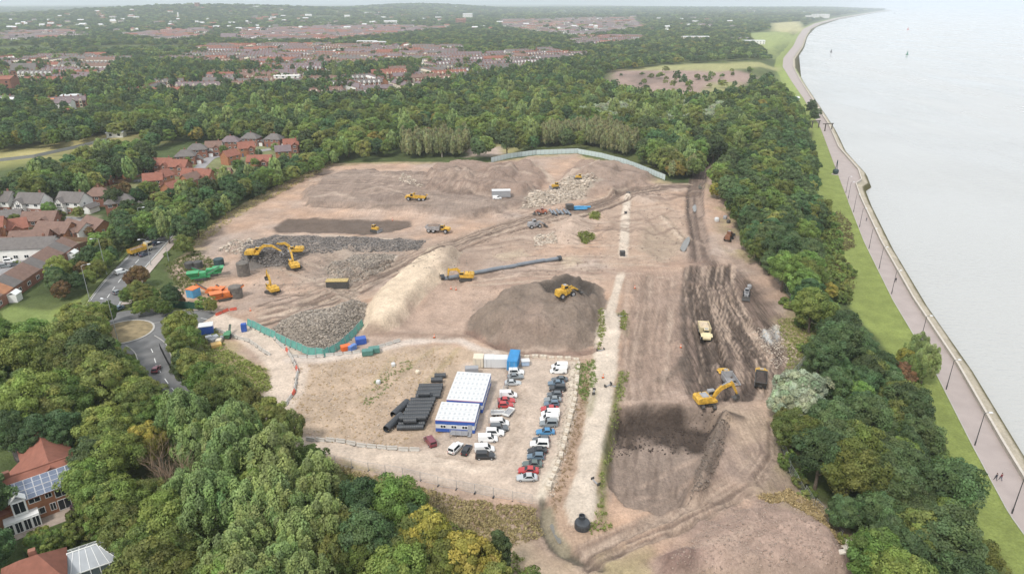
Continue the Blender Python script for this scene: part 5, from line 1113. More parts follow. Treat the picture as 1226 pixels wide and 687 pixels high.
block(560, 23, 50, 25, 24, 0, M_RENDER, M_SHED, 'big white mill building beyond the suburb', 3); block(552, 30, 40, 25, 20, 0, M_BRICK, M_ROOFR, 'brick mill building below the white one', 3); block(468, 30, 50, 22, 14, 0, M_RENDER, M_SHED, 'pale low works on the plain', 2); block(610, 68, 16, 10, 8, 20, M_RENDER, M_ROOFG, 'white gabled house at the top of the streets', 3)
block(832, 49, 60, 24, 9, 0, M_CREAM, M_SHED, 'long pale building before the riverside fields', 1); block(900, 53, 50, 18, 7, -3, M_RENDER, M_SHED, 'long white riverside building', 1); block(885, 50, 40, 18, 7, -3, M_BRICK, M_ROOFG, 'grey-roofed building beside the long white one', 2)
block(982, 22, 90, 40, 22, 10, M_RENDER, M_SHED, 'white block on the bend of the shore', 1); block(972, 23, 60, 40, 18, 10, M_RENDER, M_SHED, 'lower white block on the bend of the shore', 1); block(950, 121, 9, 7, 3, -8, M_CREAM, M_SHED, 'small pale pavilion at the promenade', 1.2)
rb = random.Random(8)
for i in range(280):                                          # suburb roofs far off
    px = rb.uniform(0, 900); py = rb.uniform(11, 40)
    if px > 560 and rb.random() < .3: px = rb.uniform(880, 1000); py = rb.uniform(10, 17)
    g = G(px, py)
    if g.x > xl(g.y) - 80: continue
    z = g.y / 3000.; kd = rb.choice(['w', 'w', 'b', 'c', 'o'])
    e = empty('building', g, R(rb.uniform(-20, 20)), {'w': 'white', 'b': 'red brick', 'c': 'cream', 'o': 'orange brick'}[kd] + ' building far off among the trees on the plain', 'building', 'distant buildings on the plain')
    L, w, h = rb.uniform(10, 28) * max(.7, z), rb.uniform(8, 13), rb.uniform(6, 11)
    ob('wall', wall_mb(L, w, h, h + 3).mesh('wall', sh_wall[kd]), e); ob('roof', roof_mb(L, w, h, h + 3, 0, .3).mesh('roof', rb.choice([M_ROOFP, M_ROOFR, M_SHED, M_SHED])), e)
# towers on the ridge
g = G(238, 18); tw = empty('brick_tower', g, 0, 'dark red brick tower on the wooded ridge', 'tower'); ob('shaft', MB().box(-11, 11, -11, 11, -2, 24, top=.9).mesh('shaft', M_BRICK), tw); ob('parapet', MB().box(-11.5, 11.5, -11.5, 11.5, 24.01, 27).mesh('parapet', M_BRICK), tw)
g = G(214, 23); tw = empty('white_tower', g, 0, 'slim white tower on the wooded ridge', 'tower'); ob('shaft', MB().tube([(0, 0, -2), (0, 0, 24)], [4, 3.5], 12).mesh('shaft', M_RENDER), tw); ob('cap', MB().tube([(0, 0, 24.01), (0, 0, 27)], [4, 1.5], 12).mesh('cap', M_RENDER), tw)
# ------------------------------------------------------------------ vehicles
def paint(name, rgb): return mat('paint_' + name, rgb, .32, .03, 1, spec=.5, coat=.5)
PAINT = {'white': paint('white', (.78, .78, .77)), 'silver': paint('silver', (.42, .44, .45)), 'grey': paint('grey', (.20, .22, .23)), 'dark grey': paint('dark_grey', (.085, .095, .105)), 'black': paint('black', (.018, .019, .022)), 'red': paint('red', (.42, .035, .035)),
         'blue': paint('blue', (.05, .20, .38)), 'navy': paint('navy', (.035, .05, .09)), 'slate blue': paint('slate_blue', (.10, .15, .20)), 'dark green': paint('dark_green', (.09, .12, .11)), 'maroon': paint('maroon', (.17, .03, .045))}
M_TYRE = mat('tyre', (.022, .022, .022), .9, .15, 4); M_HUB = mat('hub', (.35, .35, .36), .4, .1, 3); M_LAMP = mat('lamp_glass', (.62, .62, .60), .2, .05, 3); M_TAIL = mat('tail_lamp', (.30, .02, .02), .3, .05, 3); M_BLK = mat('black_plastic', (.025, .025, .026), .6, .1, 3)
def wheel_mesh(r, w, n=14):
    return MB().loft([[(q * math.cos(2 * math.pi * i / n), y, q * math.sin(2 * math.pi * i / n)) for i in range(n)] for q, y in ((r * .86, -w / 2), (r, -w * .35), (r, w * .35), (r * .86, w / 2))]).mesh('tyre', M_TYRE)
def hub_mesh(r, w, n=10): return MB().loft([[(q * math.cos(2 * math.pi * i / n), y, q * math.sin(2 * math.pi * i / n)) for i in range(n)] for q, y in ((r * .58, -w / 2 - .015), (r * .58, w / 2 + .015))]).mesh('rim', M_HUB)
def wheels(e, xs, yh, r, w):
    tm, hm = wheel_mesh(r, w), hub_mesh(r, w)
    for x in xs:
        for s in (-1, 1): t = ob('wheel', tm, e, (x, s * yh, r)); ob('rim', hm, t)
def interp(x, pts): return float(np.interp(x, [p[0] for p in pts], [p[1] for p in pts]))
def car_proto(kind):
    # top line of the hull, cabin foot (rear, front), cabin roof (rear, front), roof height, length, width; x forward
    K = {'hatchback': ([(-2.0, .80), (-1.9, .92), (.75, .92), (1.7, .78), (2.0, .60)], (-1.95, .95), (-1.55, .05), 1.46, 4.0, 1.72),
         'saloon': ([(-2.3, .72), (-2.15, .95), (.8, .90), (1.9, .74), (2.25, .56)], (-1.75, 1.0), (-1.0, .1), 1.42, 4.55, 1.78),
         'four-by-four': ([(-2.25, .95), (-2.2, 1.05), (.9, 1.05), (1.9, .95), (2.2, .70)], (-2.2, 1.05), (-2.0, .35), 1.78, 4.45, 1.88),
         'van': ([(-2.5, .9), (-2.45, 1.0), (1.3, 1.0), (2.15, .88), (2.5, .60)], (-2.48, 1.75), (-2.42, .75), 1.92, 5.0, 1.95),
         'pickup': ([(-2.6, .95), (-2.55, 1.02), (1.1, 1.0), (2.1, .92), (2.55, .66)], (-.85, 1.15), (-.6, .45), 1.75, 5.15, 1.85)}[kind]
    top, foot, rf, zr, L, w = K; e = empty('van' if kind == 'van' else ('pickup_truck' if kind == 'pickup' else 'car')); h = w / 2
    xs = np.linspace(-L / 2, L / 2, 15); secs = []
    for x in xs:
        t = abs(x) / (L / 2); ww = h * (1 - .12 * t ** 5); z = interp(x, top); zb = .24 + .10 * t ** 6
        secs.append([(x, -ww * .95, zb), (x, -ww, zb + .16), (x, -ww, z - .14), (x, -ww * .93, z - .03), (x, -ww * .55, z), (x, ww * .55, z), (x, ww * .93, z - .03), (x, ww, z - .14), (x, ww, zb + .16), (x, ww * .95, zb)])
    mb = MB(); mb.loft(secs); z0 = .88 if kind not in ('van', 'four-by-four', 'pickup') else .98; k = .80 if kind != 'van' else .90
    fx0, fx1 = foot; rx0, rx1 = rf; hw = h * .96; rw = hw * k
    mb.loft([[(fx0, -hw, z0 - .1), (fx1, -hw, z0 - .1), (fx1, hw, z0 - .1), (fx0, hw, z0 - .1)], [(rx0, -rw, zr - .06), (rx1, -rw, zr - .06), (rx1, rw, zr - .06), (rx0, rw, zr - .06)], [(rx0 + .15, -rw * .88, zr), (rx1 - .2, -rw * .88, zr), (rx1 - .2, rw * .88, zr), (rx0 + .15, rw * .88, zr)]])
    b = ob('body', mb.mesh('body', PAINT['white'], False), e)
    def lerp(a, c, t): return tuple(a[i] + (c[i] - a[i]) * t for i in range(3))
    A = {'fl': ((fx1, -hw, z0 - .1), (rx1, -rw, zr - .06)), 'fr': ((fx1, hw, z0 - .1), (rx1, rw, zr - .06)), 'rl': ((fx0, -hw, z0 - .1), (rx0, -rw, zr - .06)), 'rr': ((fx0, hw, z0 - .1), (rx0, rw, zr - .06))}
    def glass(p, q, nm, i0=.06, i1=.06, lo=.2, hi=.92, n=1):
        a0, a1 = lerp(*A[p], lo), lerp(*A[p], hi); b0, b1 = lerp(*A[q], lo), lerp(*A[q], hi)
        Q = [Vector(lerp(a0, b0, i0)), Vector(lerp(a0, b0, 1 - i1)), Vector(lerp(a1, b1, 1 - i1)), Vector(lerp(a1, b1, i0))]
        nn = (Q[1] - Q[0]).cross(Q[3] - Q[0]).normalized(); cen = sum(Q, Vector()) / 4; 
        if nn.dot(cen - Vector(((fx0 + fx1) / 2, 0, z0))) < 0: nn = -nn
        g = MB(); g.loft([[v + nn * .012 for v in Q], [v - nn * .02 for v in Q]]); ob(nm, g.mesh(nm, M_GLASS), e)
    glass('fl', 'fr', 'windscreen')
    if kind == 'van': glass('fl', 'rl', 'side_window', .04, .70, .25, .9); glass('fr', 'rr', 'side_window', .04, .70, .25, .9); glass('rl', 'rr', 'rear_window', .1, .1, .5, .9)
    else:
        glass('rl', 'rr', 'rear_window'); glass('fl', 'rl', 'side_window', .10, .10); glass('fr', 'rr', 'side_window', .10, .10)
    if kind == 'pickup': ob('load_bed', MB().box(-2.45, -1.0, -.75, .75, 1.022, 1.05).mesh('load_bed', M_BLK), e)
    wheels(e, (-L * .31, L * .32), h - .1, .33 if kind not in ('four-by-four', 'pickup', 'van') else .37, .22)
    lm = MB().box(-.04, .05, -.2, .2, -.08, .08).mesh('headlight', M_LAMP); tm = MB().box(-.05, .04, -.12, .12, -.14, .14).mesh('tail_light', M_TAIL)
    for s in (-1, 1): ob('headlight', lm, e, (L / 2 - .03, s * h * .62, interp(L / 2, top) + .02)); ob('tail_light', tm, e, (-L / 2 + .01, s * h * .74, .78))
    ob('bumper', MB().box(L / 2 - .06, L / 2 + .05, -h * .82, h * .82, .30, .50).mesh('bumper', M_BLK), e); ob('bumper', MB().box(-L / 2 - .05, -L / 2 + .06, -h * .82, h * .82, .30, .50).mesh('bumper', M_BLK), e)
    return e
CARP = {}; 
def put_car(kind, col, px, py, rz, label, group=None, lift=.0):
    g = G(px, py, .7); g.z += lift
    if kind not in CARP: CARP[kind] = car_proto(kind); o = CARP[kind]; [recolour(c, PAINT[col]) for c in o.children if c.name.split('.')[0] == 'body']
    else: o = copy_tree(CARP[kind], None, {'body': PAINT[col]})
    o.scale = (.84, .84, .86) if kind != 'van' else (.78, .78, .80); o.location = g; o.rotation_euler = (0, 0, R(rz)); tag(o, label, 'van' if kind == 'van' else ('pickup' if kind == 'pickup' else 'car'), group); return o
ROW_K = [('van', 'white', 670, 437.5), ('van', 'white', 668.5, 443), ('saloon', 'dark grey', 670, 453), ('saloon', 'slate blue', 666, 457.5), ('four-by-four', 'black', 667.5, 464), ('hatchback', 'dark grey', 664, 471), ('saloon', 'grey', 662, 477), ('hatchback', 'slate blue', 660.5, 482), ('saloon', 'red', 658, 488),
         ('van', 'white', 659, 494), ('van', 'white', 657.5, 500), ('four-by-four', 'grey', 657, 506), ('saloon', 'blue', 653, 515.5), ('hatchback', 'dark grey', 648, 525), ('four-by-four', 'white', 646, 530.5), ('saloon', 'black', 643.5, 538), ('hatchback', 'slate blue', 641.5, 545), ('saloon', 'dark green', 637.5, 554), ('saloon', 'red', 632.5, 561.5), ('saloon', 'silver', 631, 570)]
ROW_C = [('four-by-four', 'white', 618, 444.5), ('saloon', 'grey', 617, 449.5), ('saloon', 'silver', 614, 457), ('van', 'white', 608.5, 471.5), ('saloon', 'red', 606.5, 478), ('hatchback', 'red', 605.5, 483.5), ('van', 'white', 598, 505), ('four-by-four', 'dark grey', 597.5, 511.5), ('four-by-four', 'white', 592.5, 517), ('van', 'white', 584, 524), ('van', 'white', 580, 536), ('four-by-four', 'black', 581, 544.5)]
def row(rows, where, hd, group):
    for i, (k, c, x, y) in enumerate(rows):
        pv = f'beside the {rows[i - 1][1]} {rows[i - 1][0]}' if i else 'at the end by the storage units'
        nx = f' and the {rows[i + 1][1]} {rows[i + 1][0]}' if i + 1 < len(rows) else ', last before the entrance'
        put_car(k, c, x, y, hd + rgp.uniform(-2.5, 2.5), f'{c} {k} {pv}{nx}, {where}', group)
row(ROW_K, 'kerb row', 180, 'cars parked in the row along the pale kerb'); row(ROW_C, 'cabin row', 2, 'vehicles parked in the row by the cabins')
put_car('four-by-four', 'white', 545.5, 535, 62, 'white estate car parked alone in front of the cabin'); put_car('hatchback', 'black', 558.5, 537, 75, 'black hatchback beside the white estate car by the cabin'); put_car('van', 'maroon', 514.8, 527, 118, 'small maroon van near the pipe stack')
put_car('van', 'white', 145, 325, 62, 'white van driving down the main road', None, .12); put_car('saloon', 'navy', 173, 304, 65, 'dark car behind the lorry on the main road', None, .12); put_car('hatchback', 'navy', 187, 291, 65, 'dark car at the top of the main road', None, .12)
put_car('saloon', 'slate blue', 141, 369, 250, 'blue-grey car entering the roundabout', None, .13); put_car('hatchback', 'grey', 142, 349, 62, 'grey car waiting under the roundabout trees', None, .12); put_car('hatchback', 'maroon', 187, 441, 100, 'dark red car leaving the roundabout', None, .12)
for c, x, y, k in (('red', 13, 331, 'hatchback'), ('navy', 25, 323, 'saloon'), ('dark grey', 18, 316, 'saloon'), ('grey', 6, 318, 'hatchback'), ('white', 12, 312, 'four-by-four')): put_car(k, c, x, y, 20, f'{c} {k} in the car court before the grey-roofed terrace', None, .11)
put_car('saloon', 'white', 90, 268, 20, 'white car on the drive of the timbered house'); put_car('hatchback', 'silver', 170, 216, 15, 'silver car on the drive by the orange gable'); put_car('van', 'white', 595, 236.5, 5, 'white van beside the grey site cabin')

# --- plant
M_YEL2 = mat('plant_yellow', (.55, .325, .045), .55, .3, 1.6); M_ORG = mat('plant_orange', (.62, .17, .04), .45, .12, 1.2); M_STEEL = mat('dark_steel', (.07, .066, .062), .6, .2, 2); M_GREYP = mat('plant_grey', (.30, .30, .31), .5, .1, 1.5); M_CREAMP = mat('plant_cream', (.66, .56, .34), .5, .1, 1.2)
M_WORN = mat('worn_steel', (.34, .335, .34), .45, .25, 1.2, metal=.3); M_GRN = mat('plant_green', (.05, .30, .12), .45, .12, 1.2)
def beam(mb, pts, hh, y0, y1):
    up = []; dn = []
    for i, p in enumerate(pts):
        a = Vector(pts[max(i - 1, 0)]); b = Vector(pts[min(i + 1, len(pts) - 1)]); t = (b - a).normalized(); n = Vector((-t.y, t.x)) * hh[i]
        up.append((p[0] + n.x, p[1] + n.y)); dn.append((p[0] - n.x, p[1] - n.y))
    return mb.plate(dn + up[::-1], y0, y1)
def track_mb(L, w, h, y):
    r = h / 2; out = []
    for i in range(7): a = math.pi / 2 - math.pi * i / 6; out.append((L / 2 - r + r * math.cos(a), r + r * math.sin(a)))
    for i in range(7): a = -math.pi / 2 - math.pi * i / 6; out.append((-L / 2 + r + r * math.cos(a), r + r * math.sin(a)))
    mb = MB().plate(out, y - w / 2, y + w / 2)
    for i in range(9): x = -L / 2 + r + i * (L - 2 * r) / 8; mb.box(x - .05, x + .05, y - w / 2 - .02, y + w / 2 + .02, h, h + .05)
    return mb
def cab_parts(e, x0, x1, y0, y1, z0, z1, m, par=None):
    c = ob('cab', MB().box(x0, x1, y0, y1, z0, z1, top=.9).mesh('cab', m), par or e)
    for nm, b in (('window', (x0 + .15, x1 - .15, y0 - .0, y0 + .06)), ('window', (x0 + .15, x1 - .15, y1 - .06, y1))): 
        ob(nm, MB().box(b[0], b[1], b[2] - (.02 if b[2] == y0 else 0), b[3] + (.02 if b[3] == y1 else 0), z0 + (z1 - z0) * .4, z1 - .22).mesh(nm, M_GLASS), c)
    ob('windscreen', MB().box(x1 - .12, x1 + .01, y0 + .12, y1 - .12, z0 + (z1 - z0) * .35, z1 - .2).mesh('windscreen', M_GLASS), c); ob('roof_hatch', MB().box(x0 + .3, x1 - .3, y0 + .25, y1 - .25, z1 + .003, z1 + .08).mesh('roof_hatch', M_GREYP), c)
    return c
def excavator(px, py, rz, trk, boom, label, m=None, s=1.0, grey_cab=True, attach='bucket'):
    """boom: list of (x, z): foot, knee, boom end, stick end"""
    m = m or M_YEL2; g = G(px, py, 1.2); e = empty('excavator', g, R(rz), label, 'excavator'); e.scale = (s, s, s)
    un = ob('undercarriage', MB().box(-1.0, 1.0, -.9, .9, .45, 1.0).tube([(0, 0, .9), (0, 0, 1.25)], .75, 14).mesh('undercarriage', M_STEEL), e, None, R(trk))
    for y in (-1.15, 1.15): ob('track', track_mb(4.2, .6, .95, y).mesh('track', M_STEEL), un)
    ob('body', MB().box(-1.9, 1.5, -1.35, 1.35, 1.25, 1.7).box(-1.9, .15, -1.33, 1.33, 1.70, 2.55, top=.94).mesh('body', m), e)
    ob('counterweight', MB().plate([(-2.75, 1.3), (-1.92, 1.28), (-1.92, 2.5), (-2.45, 2.5), (-2.75, 2.2)], -1.36, 1.36).mesh('counterweight', m), e)
    ob('engine_cover', MB().box(-1.7, -.2, -.9, .9, 2.552, 2.72, top=.9).mesh('engine_cover', M_GREYP if grey_cab else m), e); ob('exhaust', MB().tube([(-1.2, .7, 2.7), (-1.2, .7, 3.3)], .08, 6).mesh('exhaust', M_STEEL), e)
    cab_parts(e, .2, 1.75, .35, 1.34, 1.702, 3.05, M_GREYP if grey_cab else m)
    f, k, t, q = boom
    ob('boom', beam(MB(), [f, ((f[0] + k[0]) / 2 - .1, (f[1] + k[1]) / 2 + .1), k, t], [.28, .42, .45, .24], -.34, .14).mesh('boom', m), e)
    d = (Vector(t) - Vector(q)).normalized(); st0 = (t[0] + d.x * .7, t[1] + d.y * .7)
    ob('stick', beam(MB(), [st0, t, q], [.14, .33, .15], -.27, .08).mesh('stick', m), e)
    ob('ram', MB().tube([(f[0] + .6, -.1, f[1] - .3), ((k[0] + f[0]) / 2 + .4, -.1, (k[1] + f[1]) / 2 - .2)], .1, 6).tube([(k[0], -.1, k[1] + .5), (st0[0], -.1, st0[1] + .12)], .09, 6).mesh('ram', M_WORN), e)
    bx, bz = q
    if attach == 'bucket':
        ob('bucket', MB().plate([(bx - .1, bz + .1), (bx + .35, bz - .1), (bx + .55, bz - .75), (bx + .1, bz - 1.25), (bx - .65, bz - 1.2), (bx - .95, bz - .85), (bx - .5, bz - .9), (bx - .05, bz - .6)], -.7, .5).mesh('bucket', M_STEEL), e)
    else:
        ob('grab', MB().box(bx - .2, bx + .2, -.3, .1, bz - .5, bz).plate([(bx - .2, bz - .5), (bx - .7, bz - 1.1), (bx - .3, bz - 1.7), (bx - .35, bz - 1.1)], -.4, .2).plate([(bx + .2, bz - .5), (bx + .7, bz - 1.1), (bx + .3, bz - 1.7), (bx + .35, bz - 1.1)], -.4, .2).mesh('grab', M_WORN), e)
    return e
excavator(846, 489, 12, 75, [(1.2, 1.9), (2.7, 3.9), (5.0, 4.6), (6.4, 2.0)], 'yellow excavator loading the grey-bedded dump truck at the dark pit', None, 1.05)
excavator(557, 331, 176, 10, [(1.2, 1.9), (2.6, 3.6), (5.2, 3.2), (5.4, 1.3)], 'yellow excavator lifting the end of the long grey pipe', None, 1.0, False)
excavator(352, 318, 118, 40, [(1.2, 1.9), (2.9, 4.4), (5.6, 5.2), (7.8, 4.6)], 'yellow excavator below the dark rubble heap, its boom raised over it', None, 1.02, False, 'grab')
excavator(354, 300, 184, 10, [(1.2, 1.9), (3.4, 4.0), (6.0, 3.7), (7.4, 1.6)], 'yellow excavator on top of the dark rubble heap, reaching along it', None, .98, False, 'grab')
excavator(305, 304, 6, 60, [(1.2, 1.9), (3.2, 3.8), (5.6, 3.6), (8.2, 1.8)], 'yellow excavator at the scrap pile by the dark rubble heap', None, 1.05, False, 'grab')
excavator(326, 346, 128, 30, [(1.2, 1.9), (2.0, 4.6), (3.0, 6.4), (4.3, 4.2)], 'small yellow excavator alone on the bare yard', None, .95, False)
def crawler(px, py, rz, label, m=M_YEL2, s=1.0):
    g = G(px, py, .8); e = empty('bulldozer', g, R(rz), label, 'bulldozer'); e.scale = (s, s, s)
    for y in (-.95, .95): ob('track', track_mb(3.2, .55, 1.0, y).mesh('track', M_STEEL), e)
    ob('body', MB().box(-1.3, 1.5, -.65, .65, .55, 1.4).box(.1, 1.55, -.55, .55, 1.4, 1.95, top=.9).mesh('body', m), e); cab_parts(e, -1.1, .1, -.62, .62, 1.4, 2.75, m)
    ob('blade', MB().plate([(2.1, .1), (2.35, .15), (2.2, .7), (2.35, 1.25), (2.15, 1.25), (2.0, .7)], -1.7, 1.7).mesh('blade', M_WORN), e)
    for y in (-1.0, 1.0): ob('push_arm', MB().box(.4, 2.1, y - .08, y + .08, .45, .65).mesh('push_arm', m), e)
    return e
crawler(449, 275, -25, 'yellow bulldozer on the dark spread strip'); crawler(693, 213, 170, 'yellow bulldozer on the far pale rubble', M_YEL2, 1.0); crawler(665, 224, 200, 'orange-yellow bulldozer where the two ramps meet', M_YEL2, 1.1)
def dumper(px, py, rz, label, load=None, cabm=M_YEL2, bedm=M_WORN, s=1.0):
    g = G(px, py, 1.0); e = empty('dump_truck', g, R(rz), label, 'dump truck'); e.scale = (s, s, s)
    ob('chassis', MB().box(-4.6, 3.6, -.5, .5, .8, 1.15).mesh('chassis', M_STEEL), e)
    ob('bonnet', MB().plate([(2.3, 1.0), (4.5, 1.0), (4.6, 1.5), (4.3, 2.0), (2.3, 2.25)], -1.05, 1.05).mesh('bonnet', cabm), e); cab_parts(e, 1.0, 2.35, -.75, .75, 1.16, 3.0, cabm)
    for y in (-1.25, 1.25): ob('mudguard', MB().plate([(1.9, 1.75), (2.3, 1.95), (3.7, 1.95), (4.1, 1.7), (4.0, 1.62), (3.6, 1.82), (2.4, 1.82), (2.0, 1.65)], y - .3, y + .3).mesh('mudguard', cabm), e)
    bed = MB(); o_ = [(-4.9, 2.5), (-4.2, 1.25), (.5, 1.2), (.85, 2.9)]
    bed.plate([(-4.9, 2.3), (-4.2, 1.2), (.5, 1.2), (.5, 1.38), (-4.1, 1.4), (-4.75, 2.4)], -1.4, 1.4)
    for y in (-1.45, 1.45): bed.plate([(-4.95, 2.35), (-4.2, 1.2), (.5, 1.2), (.8, 2.75), (-4.3, 2.45)], y - .06, y + .06)
    bed.plate([(.5, 1.2), (.66, 1.2), (1.0, 3.0), (.84, 3.0)], -1.5, 1.5); b = ob('bed', bed.mesh('bed', bedm), e)
    if load: ob('load', MB().loft([[(-4.3, -1.35, 1.7), (.45, -1.35, 1.7), (.45, 1.35, 1.7), (-4.3, 1.35, 1.7)], [(-4.4, -1.3, 2.3), (.6, -1.3, 2.5), (.6, 1.3, 2.5), (-4.4, 1.3, 2.3)], [(-3.0, -.6, 3.0), (-.3, -.6, 3.1), (-.3, .6, 3.1), (-3.0, .6, 3.0)]]).mesh('load', load), e)
    wheels(e, (3.0, -1.7, -3.5), 1.2, .8, .62); return e
M_DIRT = mat('dark_soil', (.06, .045, .038), .95, .3, 1.5, bump=.4); M_SPOIL = mat('brown_spoil', (.20, .15, .12), .95, .3, 1.5, bump=.4)
dumper(871, 454, 94, 'dump truck with empty grey bed beside the excavator', None, M_YEL2, M_WORN, .92); dumper(911, 452, 70, 'dump truck heaped with dark soil, waiting by the wood', M_DIRT, M_YEL2, M_STEEL, .85); dumper(844, 398, -98, 'cream dump truck driving away loaded, on the tyre tracks', mat('pale_load', (.52, .42, .30), .9, .2, 1.5), M_CREAMP, M_CREAMP, .95)
dumper(525, 275, -10, 'yellow dump truck by the brown track below the spread strip', M_SPOIL); dumper(498, 237, 172, 'yellow dump truck on the far bench', M_SPOIL, M_YEL2, M_YEL2)
def loader(px, py, rz, label, m=M_YEL2, s=1.0, white=False):
    g = G(px, py, 1.2); e = empty('wheel_loader', g, R(rz), label, 'loader'); e.scale = (s, s, s); c = m
    ob('body', MB().box(-3.4, -.4, -1.1, 1.1, .9, 2.3, top=.94).box(.0, 1.6, -.7, .7, .9, 1.7).mesh('body', c), e); ob('engine_cover', MB().box(-3.3, -1.4, -.95, .95, 2.3, 2.7, top=.9).mesh('engine_cover', c), e); cab_parts(e, -1.3, .2, -.8, .8, 2.31, 3.7, c)
    for y in (-.6, .6): ob('lift_arm', beam(MB(), [(.6, 2.2), (2.2, 2.5), (3.9, 1.4)], [.2, .28, .18], y - .12, y + .12).mesh('lift_arm', c), e)
    ob('bucket', MB().plate([(3.7, 1.6), (4.0, .5), (5.4, .35), (5.4, .48), (4.2, .75), (3.95, 1.75)], -1.6, 1.6).mesh('bucket', M_STEEL), e); wheels(e, (-2.2, 1.5), 1.15, .85, .65); return e
loader(678, 350, 32, 'large yellow wheel loader working in the pit on the dark mound', M_YEL2, .95); loader(641, 269, 20, 'white and grey loader beside a stony heap', M_GREYP, .9); loader(873, 283, 60, 'rust-brown loader parked at the wood edge', mat('rust_paint', (.20, .09, .05), .7, .2, 1.5), .9); loader(648, 253, 190, 'small rust-red loader near the stacked blue pipes', mat('red_paint', (.36, .13, .08), .6, .2, 1.5), .7)
loader(894, 351, 250, 'grey loader at the edge of the tyre tracks', M_GREYP, .7)
def lorry(px, py, rz, label):
    g = G(px, py, 1.2); g.z += .12; e = empty('lorry', g, R(rz), label, 'lorry'); ob('chassis', MB().box(-4.2, 3.6, -.5, .5, .7, 1.0).mesh('chassis', M_STEEL), e); cab_parts(e, 2.0, 3.9, -1.15, 1.15, 1.0, 3.1, M_CREAMP)
    ob('tipper_body', MB().box(-4.3, 1.8, -1.2, 1.2, 1.02, 1.15).box(-4.3, 1.8, -1.2, -1.1, 1.15, 2.3).box(-4.3, 1.8, 1.1, 1.2, 1.15, 2.3).box(-4.3, -4.2, -1.1, 1.1, 1.15, 2.3).box(1.7, 1.8, -1.1, 1.1, 1.15, 2.5).mesh('tipper_body', M_YEL2), e); ob('load', MB().box(-4.15, 1.65, -1.05, 1.05, 1.16, 2.25, top=.7).mesh('load', M_SPOIL), e); wheels(e, (2.9, -1.9, -3.2), 1.0, .52, .32)
lorry(168.5, 299, 64, 'yellow tipper lorry on the main road')
for i, (x, y) in enumerate(((596, 494), (609, 493.5))):       # two flat trailers between the vans
    g = G(x, y, .5); e = empty('flat_trailer', g, R(3 + 60 * i), ('flat white trailer beside the red hatchback, cabin row', 'flat white trailer on the open side of its twin')[i], 'trailer', 'trailers in the cabin row'); ob('deck', MB().box(-2, 2, -.9, .9, .6, .72).mesh('deck', M_GREYP), e)
    for k in (-1.9, 1.86): ob('end_board', MB().box(k, k + .05, -.9, .9, .721, 1.2).mesh('end_board', M_WHITE), e)
    for k in (-.9, .85): ob('side_rail', MB().box(-1.84, 1.85, k, k + .05, .721, 1.05).mesh('side_rail', M_WHITE), e)
    e.scale = (.75, .8, .8); wheels(e, (-.4, .5), .85, .34, .2); ob('drawbar', MB().box(2, 3.1, -.06, .06, .5, .62).mesh('drawbar', M_STEEL), e)
# orange and green processing plant in the yard by the roundabout
def screener(px, py, rz, label, m, s=1.0):
    g = G(px, py, 1.2); e = empty('screening_plant', g, R(rz), label, 'machine'); e.scale = (s, s, s)
    for y in (-1.0, 1.0): ob('track', track_mb(3.6, .5, .9, y).mesh('track', M_STEEL), e)
    ob('chassis', MB().box(-3, 3, -.8, .8, .95, 1.5).mesh('chassis', m), e); ob('hopper', MB().loft([[(-3.2, -.7, 1.55), (-.8, -.7, 1.55), (-.8, .7, 1.55), (-3.2, .7, 1.55)], [(-4.0, -1.5, 3.1), (-.3, -1.5, 3.1), (-.3, 1.5, 3.1), (-4.0, 1.5, 3.1)]]).mesh('hopper', m), e); ob('power_unit', MB().box(-.2, 1.8, -1.0, 1.0, 1.51, 2.8).mesh('power_unit', m), e)
    cv = ob('conveyor', beam(MB(), [(1.2, 1.4), (3.2, 2.2), (6.2, 3.9)], [.2, .22, .2], -.5, .5).mesh('conveyor', m), e); ob('belt', beam(MB(), [(1.3, 1.66), (3.2, 2.45), (6.1, 4.13)], [.02, .02, .02], -.4, .4).mesh('belt', M_STEEL), cv); return e
screener(256, 349, 170, 'orange screening plant behind the curved orange one', M_ORG, .85); screener(268, 355, 30, 'orange crusher with raised conveyor beside the black drum', M_ORG, .95); screener(274, 349, 160, 'orange feeder unit with grey hopper in the yard', M_ORG, .7)
screener(240, 331, 20, 'green screening plant at the yard corner', M_GRN, .95); screener(254, 326, 200, 'green conveyor machine by the black tanks', M_GRN, .9); screener(273, 401 - 2, 100, 'green machine in the weeds inside the access road', mat('dull_green', (.07, .22, .11), .6, .15, 1.5), .55)
